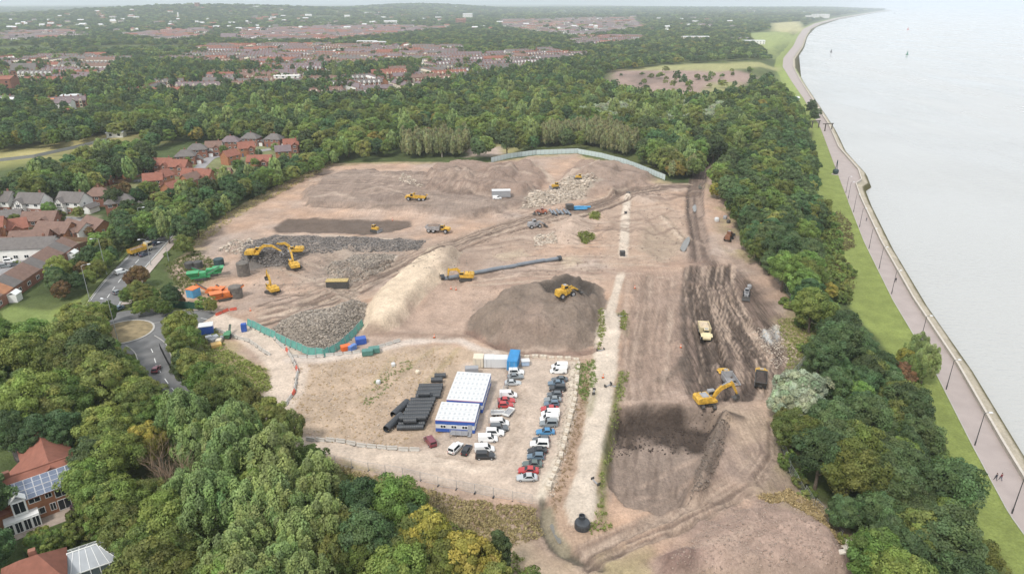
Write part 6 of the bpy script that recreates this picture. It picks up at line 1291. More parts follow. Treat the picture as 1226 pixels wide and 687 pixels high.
# ------------------------------------------------------------------ site cabins
M_CABW = mat('cabin_white', (.60, .605, .605), .5, .03, .6); M_CABB = mat('cabin_blue', (.035, .10, .38), .5, .05, .8); M_RED = mat('red_trim', (.5, .05, .04), .5, .05, 1)
def cabin_block(tl, tr, bl, n, label, h=2.9, steps=False):
    a, b, c = [Vector((*P(*q, h), 0)) for q in (tl, tr, bl)]; ux = (b - a); L = ux.length; D_ = (c - a).length; an = (math.atan2(ux.y, ux.x) + math.atan2((a - c).y, (a - c).x) - math.pi / 2) / 2; ux = Vector((math.cos(an), math.sin(an), 0)); cen = (b + c) / 2
    e = empty('site_cabin', (cen.x, cen.y, gz(cen.x, cen.y)), math.atan2(ux.y, ux.x), label, 'cabin'); w = D_ / n
    um = MB().box(-L / 2, L / 2, -w / 2 + .02, w / 2 - .02, .15, h - .12).mesh('unit_wall', M_CABW); rm = MB().box(-L / 2 - .06, L / 2 + .06, -w / 2 + .03, w / 2 - .03, h - .118, h).box(-L / 2 + .2, L / 2 - .2, -w / 2 + .12, -w / 2 + .2, h, h + .05).mesh('roof_panel', M_CABW)
    dm = MB()
    k = 8
    for i in range(k): x = -L / 2 + (i + .5) * L / k; dm.box(x - L / k * .22, x + L / k * .22, -w * .22, w * .22, h + .001, h + .05, top=.9)
    dm = dm.mesh('roof_ribs', mat('roof_rib_white', (.46, .47, .48), .6, .04, 1)); bm1 = MB().box(L / 2, L / 2 + .03, -w / 2 + .03, w / 2 - .03, h - .95, h - .15).mesh('blue_band', M_CABB); bm2 = MB().box(L / 2, L / 2 + .03, -w / 2 + .03, w / 2 - .03, .16, .95).mesh('blue_skirt', M_CABB)
    for i in range(n):
        y = -D_ / 2 + (i + .5) * w; u = ob('cabin_unit', um, e, (0, y, 0)); r = ob('roof_panel', rm, e, (0, y, 0)); tag(ob('roof_ribs', dm, r), kind='stuff')
        for s in (0, 1): ob('blue_band', bm1, u, None, R(180) * s); ob('blue_skirt', bm2, u, None, R(180) * s)
        window(e, L / 2 + .05, y, 1.45, .9, .75, 'e')
    for z0, z1, m, nm in ((h - .95, h - .15, M_CABB, 'front_band'), (.16, .95, M_CABB, 'front_skirt'), (h - .148, h - .10, M_RED, 'red_line')): ob(nm, MB().box(-L / 2, L / 2, -D_ / 2 - .03, -D_ / 2, z0, z1).box(-L / 2, L / 2, D_ / 2, D_ / 2 + .03, z0, z1).mesh(nm, m), e)
    for i in range(3): window(e, -L / 2 + (i + .7) * L / 3.6, -D_ / 2 - .02, 1.45, 1.2, .75, 's')
    d = ob('door', MB().box(-.45, .45, -.06, .03, .2, 2.1).mesh('door', mat('door_grey', (.35, .36, .38), .5, .05, 2)), e, (L * .38, -D_ / 2 - .02, 0)); ob('handle', MB().box(.28, .34, -.12, -.06, 1.1, 1.2).mesh('handle', M_STEEL), d)
    if steps:
        st = ob('entrance_platform', MB().box(-1.8, 1.8, -1.4, 0, .55, .65).box(1.8, 2.4, -1.4, 0, .28, .36).mesh('entrance_platform', M_GREYP), e, (L * .12, -D_ / 2 - .06, 0)); rl = MB()
        for x in (-1.75, -.6, .6, 1.75): rl.box(x - .03, x + .03, -1.38, -1.32, .65, 1.65); rl.box(x - .04, x + .04, -1.3, -1.2, -.3, .55)
        rl.box(-1.75, 1.75, -1.375, -1.325, 1.65, 1.72).box(-1.75, 1.75, -1.375, -1.325, 1.15, 1.2); ob('railing', rl.mesh('railing', M_WORN), st)
    return e
cabin_block((549.2, 446.8), (589.3, 448.4), (533.2, 480.4), 6, 'larger white flat-roofed site cabin with blue bands, behind the smaller one'); cabin_block((528.6, 480.6), (573.2, 483.6), (521.8, 502.5), 4, 'smaller white site cabin with blue bands and entrance platform', 2.9, True)
def ribbed_box(name, px, py, rz, L, w, h, m, label, cat='container', n=12, roofm=None, group=None, doors=True):
    g = G(px, py, h / 2); e = empty(name, g, R(rz), label, cat, group); ob('body', MB().box(-L / 2, L / 2, -w / 2, w / 2, .08, h).mesh('body', m), e); rb_ = MB()
    for i in range(n):
        x = -L / 2 + (i + .5) * L / n
        for y in (-w / 2 - .02, w / 2 + .02): rb_.box(x - L / n * .25, x + L / n * .25, y - .02, y + .02, .2, h - .12)
        if roofm is None: rb_.box(x - L / n * .25, x + L / n * .25, -w / 2 + .1, w / 2 - .1, h, h + .03)
    ob('ribs', rb_.mesh('ribs', m), e)
    if roofm: ob('roof', MB().box(-L / 2 - .1, L / 2 + .1, -w / 2 - .1, w / 2 + .1, h + .001, h + .14).mesh('roof', roofm), e)
    if doors:
        for s in (-1, 1): d = ob('door', MB().box(-L / 2 - .05, -L / 2 - .005, min(0, s * (w / 2 - .06)) + .02, max(0, s * (w / 2 - .06)) - .02, .15, h - .1).mesh('door', m), e); ob('locking_bar', MB().box(-L / 2 - .09, -L / 2 - .051, s * w * .22 - .03, s * w * .22 + .03, .2, h - .15).mesh('locking_bar', M_WORN), d)
    return e
M_BLU = mat('container_blue', (.04, .23, .48), .5, .1, 1); M_CRM = mat('container_cream', (.66, .58, .46), .6, .08, 1)
ribbed_box('storage_container', 615, 431, 82, 6.0, 2.4, 2.6, M_BLU, 'bright blue storage container at the head of the car park'); ribbed_box('storage_unit', 573, 431.5, 88, 2.6, 2.4, 2.5, M_CRM, 'cream storage box at the end of the store row', 'storage box', 6); ribbed_box('storage_unit', 585.5, 432, 90, 2.5, 2.3, 2.4, M_CABW, 'white open-fronted store next to the cream box', 'storage box', 4); ribbed_box('storage_unit', 598.5, 432.5, 0, 3.8, 2.4, 2.4, M_CABW, 'white ribbed store beside the blue container', 'storage box', 8)
ribbed_box('generator', 565, 443.5, 5, 3.0, 1.6, 1.9, M_GREYP, 'grey generator behind the larger cabin', 'generator', 6); ribbed_box('skip', 629, 434, 5, 1.8, 1.4, 1.2, mat('pale_blue', (.35, .45, .58), .5, .1, 1), 'small blue and white tank by the container', 'tank', 3, M_CABW)
ribbed_box('site_hut', 247, 394, 20, 3.4, 2.6, 2.5, M_CABB, 'white and blue gate hut beside the access road', 'hut', 5, M_CABW); ribbed_box('blue_hut', 231.5, 350, 70, 3.0, 2.6, 2.6, mat('sky_blue', (.10, .35, .58), .5, .1, 1), 'light blue hut with orange roof in the plant yard', 'hut', 5, M_ORG); ribbed_box('toilet_cabin', 292, 392, 15, 1.3, 1.2, 2.2, M_CABB, 'small dark blue toilet cabin at the access road bend', 'toilet', 2)
ribbed_box('skip', 440, 421.5, 15, 2.6, 1.7, 1.3, mat('bottle_green', (.09, .22, .19), .5, .1, 1), 'green skip nearer the teal netting', 'skip', 4); ribbed_box('skip', 448, 418.5, 15, 2.6, 1.7, 1.3, MATS['bottle_green'], 'green skip on the path side of its twin', 'skip', 4); ribbed_box('skip', 432, 407.5, 20, 2.6, 2.0, 1.6, M_CABB, 'dark blue skip beside the sand bank', 'skip', 4)
ribbed_box('skip', 422, 416, 60, 2.2, 1.0, 1.4, mat('mid_blue', (.12, .22, .50), .5, .1, 1), 'blue tarped frame next to the orange barriers', 'skip', 3); ribbed_box('orange_stack', 414, 416, 30, 2.4, 1.6, 1.3, mat('safety_orange', (.75, .16, .04), .5, .08, 1), 'stack of bright orange barriers by the teal netting', 'barrier stack', 6, None, None, False)
ribbed_box('site_cabin', 600, 231.5, 4, 8, 3, 2.8, M_GREYP, 'grey cabin far up the site beside the white van', 'cabin', 8, M_CABW); ribbed_box('skip', 259, 413, 30, 2.4, 1.8, 1.0, mat('sand_yellow', (.62, .40, .14), .6, .1, 1), 'yellow skip among pallets by the access road', 'skip', 4)
for i, (x, y, s_) in enumerate(((250, 404, 1), (255, 407, 1.2), (262, 408, 1), (258, 403, .9), (266, 404, .8))): ribbed_box('pallet_stack', x, y, 30 + i * 35, 1.6 * s_, 1.3 * s_, .9 * s_, [M_CABW, M_GREYP, M_CRM][i % 3], 'shrink-wrapped pallet of materials on the compound by the access road', 'pallet', 3, None, 'pallets by the access road', False)
# ------------------------------------------------------------------ pipes
M_PIPE = mat('black_pipe', (.042, .046, .052), .45, .15, 1.0, spec=.5); M_PIPEG = mat('grey_pipe', (.17, .19, .215), .4, .12, 1.0, spec=.5); M_PIPEB = mat('blue_pipe', (.06, .28, .52), .45, .1, 1)
def pipe_mesh(L, r, m, ribs=14, n=18, name='pipe'):
    secs = []; N = ribs * 2
    for i in range(N + 1): x = -L / 2 + L * i / N; q = r * (1.0 if i % 2 else .955); secs.append([(x, q * math.cos(2 * math.pi * j / n), q * math.sin(2 * math.pi * j / n)) for j in range(n)])
    inn = [[(x, .87 * r * math.cos(2 * math.pi * j / n), .87 * r * math.sin(2 * math.pi * j / n)) for j in range(n)] for x in (L / 2, 0, -L / 2)]
    secs += inn + [secs[0]]; return MB().loft(secs, False).mesh(name, m, False)
PM = pipe_mesh(5.4, .62, M_PIPE); PM2 = pipe_mesh(5.6, .80, M_PIPE); PM3 = pipe_mesh(2.6, .62, M_PIPE, 8); PMB = pipe_mesh(5.5, .42, M_PIPEB, 10); PMG = pipe_mesh(6.0, .45, M_PIPEG, 10)
def pipe(me, px, py, rz, r, label, group, dz=0): 
    g = G(px, py, r + dz); o = ob('drainage_pipe', me, None, (g.x, g.y, g.z + r + dz), R(rz)); return tag(o, label, 'pipe', group)
for i, (x, y) in enumerate(((527, 449.5), (523, 454.5))): pipe(PM3, x, y, 3, .62, ('short black pipe set apart, rear of the pair', 'short black pipe set apart, in front of its twin')[i], 'short black pipes')
for i, (x, y) in enumerate(((516, 462), (515, 466), (513.5, 470), (512.5, 474))): pipe(PM, x, y, 3, .62, 'black corrugated pipe in the upper pipe stack', 'black pipes in the upper stack')
pipe(PM3, 508, 471.5, 3, .62, 'short black pipe lying on the upper pipe stack', None, 1.1)
for i in range(9): pipe(PM, 506.5 - i * 1.9, 478.5 + i * 4.1, 3, .62, 'black corrugated pipe in the lower pipe stack', 'black pipes in the lower stack')
pipe(PM3, 491, 503.5, 3, .62, 'strapped black pipe on top of the lower stack', None, 1.1); pipe(PM, 494.5, 500, 3, .62, 'full-length black pipe on top of the lower stack', None, 1.1)
pipe(PM2, 479.5, 488.5, 66, .8, 'wide black pipe lying end-on behind its twin beside the stack', 'wide pipes beside the stack'); pipe(PM2, 471.5, 505, 66, .8, 'wide black pipe with open mouth beside the lower stack', 'wide pipes beside the stack')
for i in range(6): g = G(660 + i * 4.2, 253.5 + (i % 2) * 1.2, .45); tag(ob('drainage_pipe', PMG, None, (g.x, g.y, g.z + .45), R(100)), 'grey pipe in the row beside the blue pipes', 'pipe', 'grey pipes by the blue pipes')
for i in range(7): g = G(687 + (i % 4) * 4.2, 248 + (i // 4) * 2.2, .45); tag(ob('drainage_pipe', PMB, None, (g.x, g.y, g.z + .45 + .0), R(8)), 'bright blue pipe in the heap by the grey pipes', 'pipe', 'blue pipes')
ribbed_box('site_hut', 682, 247.5, 10, 3, 2.4, 2.2, M_STEEL, 'dark small hut beside the blue pipes', 'hut', 4)
a, b = G(531, 331, .9), G(668, 309, .9); L = (b - a).length; lp = empty('pipeline', (a + b) / 2, math.atan2((b - a).y, (b - a).x), 'long grey pipeline laid across the site with black open ends', 'pipe'); n_ = 8; sm = pipe_mesh(L / n_ - .05, .65, M_PIPEG, 10, 18, 'pipe_section')
for i in range(n_):
    x = -L / 2 + (i + .5) * L / n_; q = a + (b - a) * ((i + .5) / n_); ob('pipe_section', sm, lp, (x, 0, gz(q.x, q.y) + .65 - lp.location.z))
for s, q in ((-1, a), (1, b)): ob('end_collar', pipe_mesh(1.2, .9, M_PIPE, 3, 18, 'end_collar').copy(), lp, (s * (L / 2 + .5), 0, gz(q.x, q.y) + .8 - lp.location.z))
def manhole(px, py, s, label):
    g = G(px, py); e = empty('manhole_chamber', g, 0, label, 'manhole'); e.scale = (s, s, s); ob('ring', MB().loft([[(q * math.cos(6.2832 * i / 20), q * math.sin(6.2832 * i / 20), z) for i in range(20)] for q, z in ((1.3, -.3), (1.3, .6), (1.2, .85), (1.0, .95))]).mesh('ring', M_PIPE), e); ob('shaft', MB().loft([[(q * math.cos(6.2832 * i / 16), .75 + q * math.sin(6.2832 * i / 16), z) for i in range(16)] for q, z in ((.55, .7), (.55, 1.5), (.42, 1.5), (.42, 1.0))]).mesh('shaft', M_PIPE), e)
manhole(697, 629, 1.0, 'black domed manhole at the near end of the gravel strip')
for i, (x, y, l) in enumerate(((745, 306, 'black chamber where the gravel strip meets the cross track'), (752, 234, 'black chamber at the far end of the upper gravel strip'), (749, 256, 'small dark chamber half way along the upper gravel strip'))):
    s_ = (1.6, 1.5, .9)[i]; g = G(x, y); e = empty('chamber', g, .05, l, 'chamber'); ob('box', MB().box(-s_ / 2, s_ / 2, -s_ / 2, s_ / 2, -.2, s_ * .95).mesh('box', M_PIPE), e); ob('lid', MB().box(-s_ * .54, s_ * .54, -s_ * .54, s_ * .54, s_ * .951, s_ * 1.05).mesh('lid', M_STEEL), e)
for i, (x, y) in enumerate(((736, 463), (728, 462), (711, 470), (713, 578), (744, 379), (719, 420))):  # small gear lying on the strip
    g = G(x, y); e = empty('trench_prop', g, R(40 * i), 'small grey trench prop lying on the gravel strip', 'prop', 'props on the gravel strip'); ob('beam', MB().box(-.9, .9, -.12, .12, 0, .25).mesh('beam', M_GREYP), e); [ob('plate', MB().box(k, k + .1, -.35, .35, 0, .7).mesh('plate', M_STEEL), e) for k in (-1.0, .9)]
ribbed_box('screen_box', 404, 340, 2, 6.5, 2.4, 2.4, M_STEEL, 'dark steel screen box with yellow bars beside the grey rubble', 'screen', 9, mat('yellow_bars', (.42, .31, .12), .6, .3, 3), None, False)
# black tanks and drums in the yard
def drum(px, py, r, h, m, label, group=None, n=20):
    g = G(px, py, h / 2); e = empty('tank', g, 0, label, 'tank', group); rings = MB().loft([[(r * (1.03 if i % 2 else 1) * math.cos(6.2832 * j / n), r * (1.03 if i % 2 else 1) * math.sin(6.2832 * j / n), -.3 + (h + .3) * i / 14) for j in range(n)] for i in range(15)]); ob('shell', rings.mesh('shell', m), e); ob('lid', MB().loft([[(r * q * math.cos(6.2832 * j / n), r * q * math.sin(6.2832 * j / n), z) for j in range(n)] for q, z in ((.96, h), (.9, h + .12), (.3, h + .2))]).mesh('lid', m), e); return e
drum(227, 318, 1.5, 2.2, M_STEEL, 'black round tank by the yard trees'); drum(237, 317, 1.5, 2.2, M_STEEL, 'black round tank beside the first black tank'); drum(262, 314, 1.6, 2.4, mat('dark_teal', (.03, .06, .065), .5, .1, 1), 'dark tank by the dark rubble heap')
drum(291, 322, 1.9, 4.2, mat('concrete_dark', (.14, .125, .11), .9, .3, 1, bump=.3), 'tall dark concrete silo stub below the dark rubble heap'); drum(282, 349, 1.9, 3.2, MATS['concrete_dark'], 'black drum screen beside the orange crusher')
# ------------------------------------------------------------------ barriers, blocks, fences
def along(pts, step):
    q = [Vector((*p, 0)) for p in pts]; out = []; acc = 0
    for a, b in zip(q, q[1:]):
        d = (b - a).length; t = (b - a) / max(d, 1e-6)
        while acc < d: c = a + t * acc; out.append((c.x, c.y, math.atan2(t.y, t.x))); acc += step
        acc -= d
    return out
bar_m = MB().plate([(-.3, 0), (.3, 0), (.22, .2), (.12, .3), (.1, .75), (-.1, .75), (-.12, .4), (-.22, .25)], -.95, .95).mesh('barrier_body', M_CABW); feet = MB().box(-.34, .34, -.9, .9, -.1, .04).mesh('foot', M_BLK)
M_BARW = mat('barrier_white', (.46, .435, .40), .6, .1, 1); M_BARR = mat('barrier_red', (.55, .10, .06), .6, .1, 1)
for nm, line, red in (('access road bend', [(300, 388), (325, 402), (344, 420), (357, 445), (352, 470), (340, 490)], 5), ('inside of the access road', [(262, 398), (300, 410), (322, 425)], 0), ('path below the teal netting', [(352, 429), (400, 427), (440, 421), (480, 409)], 0), ('compound entrance road', [(372, 527), (420, 533), (470, 540), (505, 541)], 0), ('red line by the yard gate', [(262, 376), (272, 372), (282, 370)], 1)):
    for i, (x, y, a) in enumerate(along(W(line), 2.15)):
        rd = red and (i % red == 0); e = empty('road_barrier', (x, y, gz(x, y)), a + R(90) + rgp.uniform(-.06, .06), ('red' if rd else 'white') + ' road barrier in the line along the ' + nm, 'barrier', 'barriers along the ' + nm); ob('barrier_body', bar_m, e, m=M_BARR if rd else M_BARW); ob('foot', feet, e)
blk = MB().box(-.85, .85, -.5, .5, 0, .9, top=.93).mesh('block', mat('block_concrete', (.55, .48, .39), .9, .15, 1.5, bump=.2)); lug = MB().tube([(-.15, 0, .88), (-.1, 0, 1.0), (.1, 0, 1.0), (.15, 0, .88)], .03, 5).mesh('lifting_loop', M_STEEL)
for nm, line, st in (('head of the car park', [(621, 428.5), (690, 430)], 2.0), ('kerb side of the car park', [(693, 434), (688, 480), (672, 545), (655, 592)], 2.5)):
    for x, y, a in along(W(line), st): e = empty('concrete_block', (x, y, gz(x, y) - .05), a + rgp.uniform(-.15, .15), 'pale concrete block in the row at the ' + nm, 'block', 'concrete blocks at the ' + nm); k = rgp.uniform(.6, 1.0); e.scale = (k, k, k * .8); ob('block', blk, e); ob('lifting_loop', lug, e)
M_GALV = mat('galvanised', (.42, .43, .44), .45, .1, 2, metal=.4)
def mesh_fence(line, label, step=3.5, h=2.0, m=None, solid=None, name='mesh_fence', lean=0):
    pts = along(W(line), step); e = empty(name, (pts[0][0], pts[0][1], gz(pts[0][0], pts[0][1])), 0, label, 'fence'); fr = MB()
    for x in (-step / 2 + .05, step / 2 - .05): fr.tube([(x, 0, .05), (x, lean, h)], .03, 4)
    fr.tube([(-step / 2, lean, h), (step / 2, lean, h)], .025, 4); fr.tube([(-step / 2, 0, .12), (step / 2, 0, .12)], .025, 4)
    if not solid:
        for i in range(1, 12): x = -step / 2 + i * step / 12; fr.tube([(x, 0, .12), (x, lean, h)], .007, 3, False)
        for z in (.6, 1.1, 1.6): fr.tube([(-step / 2, lean * z / h, z), (step / 2, lean * z / h, z)], .01, 3, False)
    fm = fr.mesh('panel', m or M_GALV); ft = MB().box(-step / 2 - .12, -step / 2 + .12, -.35, .35, 0, .14).mesh('foot', M_BLK); sm_ = None
    if solid:
        s_ = MB(); nx = 4
        for i in range(nx + 1):
            x = -step / 2 + .02 + i * (step - .04) / nx; s_.v += [(x, lean * .04 + .05 * math.sin(i * 2.1), .1), (x, lean * .5 + .09 * math.sin(i * 1.7), h * .5), (x, lean, h - .03 - .05 * (i % 2))]
        s_.f = [(i * 3 + j, i * 3 + j + 3, i * 3 + j + 4, i * 3 + j + 1) for i in range(nx) for j in range(2)]; sm_ = s_.mesh('netting', solid, True, False)
    for x, y, a in pts:
        p = ob('panel', fm, e); p.location = Vector((x, y, gz(x, y))) - e.location; p.rotation_euler = (0, 0, a + rgp.uniform(-.03, .03)); ob('foot', ft, p)
        if sm_: ob('netting', sm_, p)
    return e
M_TEAL = mat('teal_netting', (.12, .33, .28), .8, .18, .9); M_HOARD = mat('pale_hoarding', (.50, .58, .57), .7, .1, .4)
mesh_fence([(298, 391), (320, 402), (345, 414), (368, 424), (392, 427), (408, 417), (424, 403), (437, 388)], 'sagging teal netting fence around the foot of the rubble heap', 2.2, 2.0, None, M_TEAL, 'netting_fence', .5)
mesh_fence([(372, 549), (440, 563), (520, 580), (600, 597), (646, 605)], 'mesh fence along the lower edge of the car park'); mesh_fence([(930, 336), (955, 368), (984, 400), (965, 432), (940, 462)], 'mesh fence at the wood edge beside the tyre tracks'); mesh_fence([(932, 520), (945, 565), (968, 605), (1000, 640)], 'mesh fence at the wood edge beside the dark pit'); mesh_fence([(612, 452), (596, 490), (582, 512)], 'mesh fence behind the cabin row of cars', 3.0)
pts = along(W([(590, 194), (610, 189.5), (640, 185.5), (690, 183.5), (720, 189), (750, 197), (797, 216)]), 2.5); hd = empty('site_hoarding', (*pts[0][:2], gz(*pts[0][:2])), 0, 'long pale green hoarding along the far edge of the works', 'hoarding'); hm = MB().box(-1.22, 1.22, -.03, .03, .0, 2.7).mesh('panel', M_HOARD); hp = MB().box(-1.3, -1.2, -.1, .1, -.3, 2.8).mesh('post', M_WORN)
for x, y, a in pts: p = ob('panel', hm, hd); p.location = Vector((x, y, gz(x, y))) - hd.location; p.rotation_euler = (0, 0, a); ob('post', hp, p)
pts = along(W([(186, 366), (205, 368), (228, 370), (252, 374)]), 2.4); hd = empty('green_hoarding', (*pts[0][:2], gz(*pts[0][:2])), 0, 'dark green hoarding with white oval signs by the roundabout', 'hoarding'); hm = MB().box(-1.2, 1.2, -.03, .03, 0, 2.2).mesh('panel', mat('dark_green_panel', (.02, .075, .05), .6, .1, 1)); ov = MB().plate([(1.0 * math.cos(k * .3927), 1.25 + .55 * math.sin(k * .3927)) for k in range(16)], -.07, -.035).mesh('oval_sign', M_CABW)
for i, (x, y, a) in enumerate(pts):
    p = ob('panel', hm, hd); p.location = Vector((x, y, gz(x, y))) - hd.location; p.rotation_euler = (0, 0, a)
    if i in (2, 7): ob('oval_sign', ov, p)
pts = along(W([(193, 420), (202, 438), (213, 457)]), 2.4); hd = empty('black_railing', (*pts[0][:2], gz(*pts[0][:2])), 0, 'black railing along the road beyond the roundabout', 'railing'); hm = MB()
for i in range(9): hm.box(-1.2 + i * .3 - .03, -1.2 + i * .3 + .03, -.03, .03, 0, 1.7)
hm = hm.box(-1.2, 1.2, -.035, .035, 1.5, 1.6).box(-1.2, 1.2, -.035, .035, .2, .3).mesh('panel', M_BLK)
for x, y, a in pts: p = ob('panel', hm, hd); p.location = Vector((x, y, gz(x, y))) - hd.location; p.rotation_euler = (0, 0, a)
# estate garden fences
M_FENCE = mat('brown_fence', (.19, .115, .07), .9, .15, 1.5)
for i, (ln, lb) in enumerate((([(28, 292), (60, 288), (110, 290)], 'behind the brown-roofed bungalow'), ([(60, 318), (85, 300), (112, 292)], 'beside the long terrace'), ([(84, 222), (120, 222), (158, 218)], 'below the copper trees'), ([(-5, 194), (40, 189), (76, 181), (90, 178), (130, 168)], 'along the playing field'))):
    pts = along(W(ln), 1.9); hd = empty('garden_fence', (*pts[0][:2], gz(*pts[0][:2])), 0, 'brown boarded garden fence ' + lb, 'fence'); pm_ = MB().box(-.94, .94, -.03, .03, 0, 1.7).mesh('panel', M_FENCE if i < 3 else M_GREYP)
    for x, y, a in pts: p = ob('panel', pm_, hd); p.location = Vector((x, y, gz(x, y))) - hd.location; p.rotation_euler = (0, 0, a)
# ------------------------------------------------------------------ lamps
M_POLE = mat('lamp_pole', (.36, .37, .37), .5, .1, 1, metal=.3); M_DPOLE = mat('dark_pole', (.06, .06, .065), .5, .1, 1)
def lamp(x, y, z, h, rz, label, group, m, arm=1.6):
    e = empty('street_lamp', (x, y, z), rz, label, 'lamp', group); ob('base', MB().tube([(0, 0, -.2), (0, 0, 1.1)], .14, 8).mesh('base', m), e); ob('pole', MB().tube([(0, 0, 1.1), (0, 0, h)], [.10, .065], 8).mesh('pole', m), e)
    ar = ob('arm', MB().tube([(0, 0, h), (arm * .5, 0, h + .25), (arm, 0, h + .3)], .05, 6).mesh('arm', m), e); ob('lantern', MB().box(arm - .1, arm + .75, -.18, .18, h + .18, h + .36, top=.8).mesh('lantern', MATS['aluminium']), ar); return e
for x, y, h, r_, lb in ((128, 329, 12, 200, 'tall grey street lamp beside the main road hedge'), (108, 361, 11, 30, 'street lamp on the verge above the roundabout'), (144, 419, 13.5, 160, 'tall street lamp at the roundabout edge'), (172, 284, 11, 20, 'street lamp at the top of the main road'), (202, 312, 6.5, 200, 'short lamp by the yard fence'), (181, 318, 9, 200, 'street lamp on the yard side of the main road'), (311, 192, 10, 90, 'street lamp in the close before the red roofs')):
    g = G(x, y); lamp(g.x, g.y, g.z, h, R(r_), lb, 'street lamps by the main road', M_POLE)
for i, (px, py) in enumerate(((1208.6, 614.5), (1165, 533), (1129, 466), (1107, 410), (1071.5, 352), (1055, 322), (1043, 298), (1031, 272), (1021, 254), (1013, 238), (1004, 231))):
    x, y = P(px, py); x = float(xl(y)) + .4; lamp(x, y, ZP + .05, 8.0, R(0), 'dark lamp post on the inland edge of the promenade', 'promenade lamp posts', M_DPOLE, .9)
# promenade furniture
y0 = P(1006, 209)[1]; x0 = float(xl(y0)) + 3; e = empty('buoy_monument', (x0 - 4.5, y0, ZP + .05), 0, 'old black and green navigation buoy standing on the promenade', 'buoy'); n = 18
ob('plinth', MB().tube([(0, 0, -.1), (0, 0, .25)], 2.0, 18).mesh('plinth', M_CONC), e); ob('float', MB().loft([[(q * math.cos(6.2832 * i / n), q * math.sin(6.2832 * i / n), z) for i in range(n)] for q, z in ((.9, .25), (1.5, .9), (1.6, 2.2), (1.25, 2.8), (.7, 3.0))]).mesh('float', mat('buoy_dark', (.025, .045, .05), .5, .1, 1)), e)
tm_ = MB()
for i in range(4): a = .785 + i * 1.5708; tm_.tube([(.65 * math.cos(a), .65 * math.sin(a), 2.95), (.16 * math.cos(a), .16 * math.sin(a), 7.2)], .09, 5)
ob('cage', tm_.mesh('cage', MATS['buoy_dark']), e); ob('top_mark', MB().tube([(0, 0, 7.1), (0, 0, 8.3)], [.35, .05], 8).mesh('top_mark', MATS['buoy_dark']), e)
y0 = P(990, 157)[1]; x0 = float(xl(y0) + wprom(y0)); e = empty('timber_gantry', (x0 - 2.5, y0, ZP + .05), .3, 'dark timber gantry frames at the edge of the promenade', 'gantry'); M_TIM = mat('old_timber', (.10, .085, .07), .9, .2, 1)
for k in (0, 14):
    for s in (-3, 3): ob('post', MB().box(s - .3, s + .3, k - .3, k + .3, 0, 5).mesh('post', M_TIM), e)
    ob('cross_beam', MB().box(-5.5, 4, k - .3, k + .3, 5.01, 5.6).mesh('cross_beam', M_TIM), e)
# buoys on the river
for i, (px, py, lb, m) in enumerate(((995, 63, 'dark channel buoy nearer the shore bend', M_STEEL), (1086, 66, 'green channel buoy out on the river', mat('buoy_green', (.02, .16, .09), .5, .1, 1)), (1071, 16.5, 'distant dark buoy off the point', M_STEEL), (1087, 36, 'small buoy in the far channel', M_RED))):
    d = ray(px, py); t = (ZW - CAMH) / d[2]; s_ = (1.5, 1.7, 4, 2)[i]; e = empty('channel_buoy', (d[0] * t, d[1] * t, ZW), 0, lb, 'buoy'); e.scale = (s_,) * 3
    ob('float', MB().tube([(0, 0, -.5), (0, 0, .6), (0, 0, .9)], [1.3, 1.4, 1.0], 14).mesh('float', m), e); ob('tower', MB().tube([(0, 0, .9), (0, 0, 3.6)], [.8, .25], 6).mesh('tower', m), e); ob('lantern', MB().tube([(0, 0, 3.6), (0, 0, 4.2)], .3, 8).mesh('lantern', m), e)
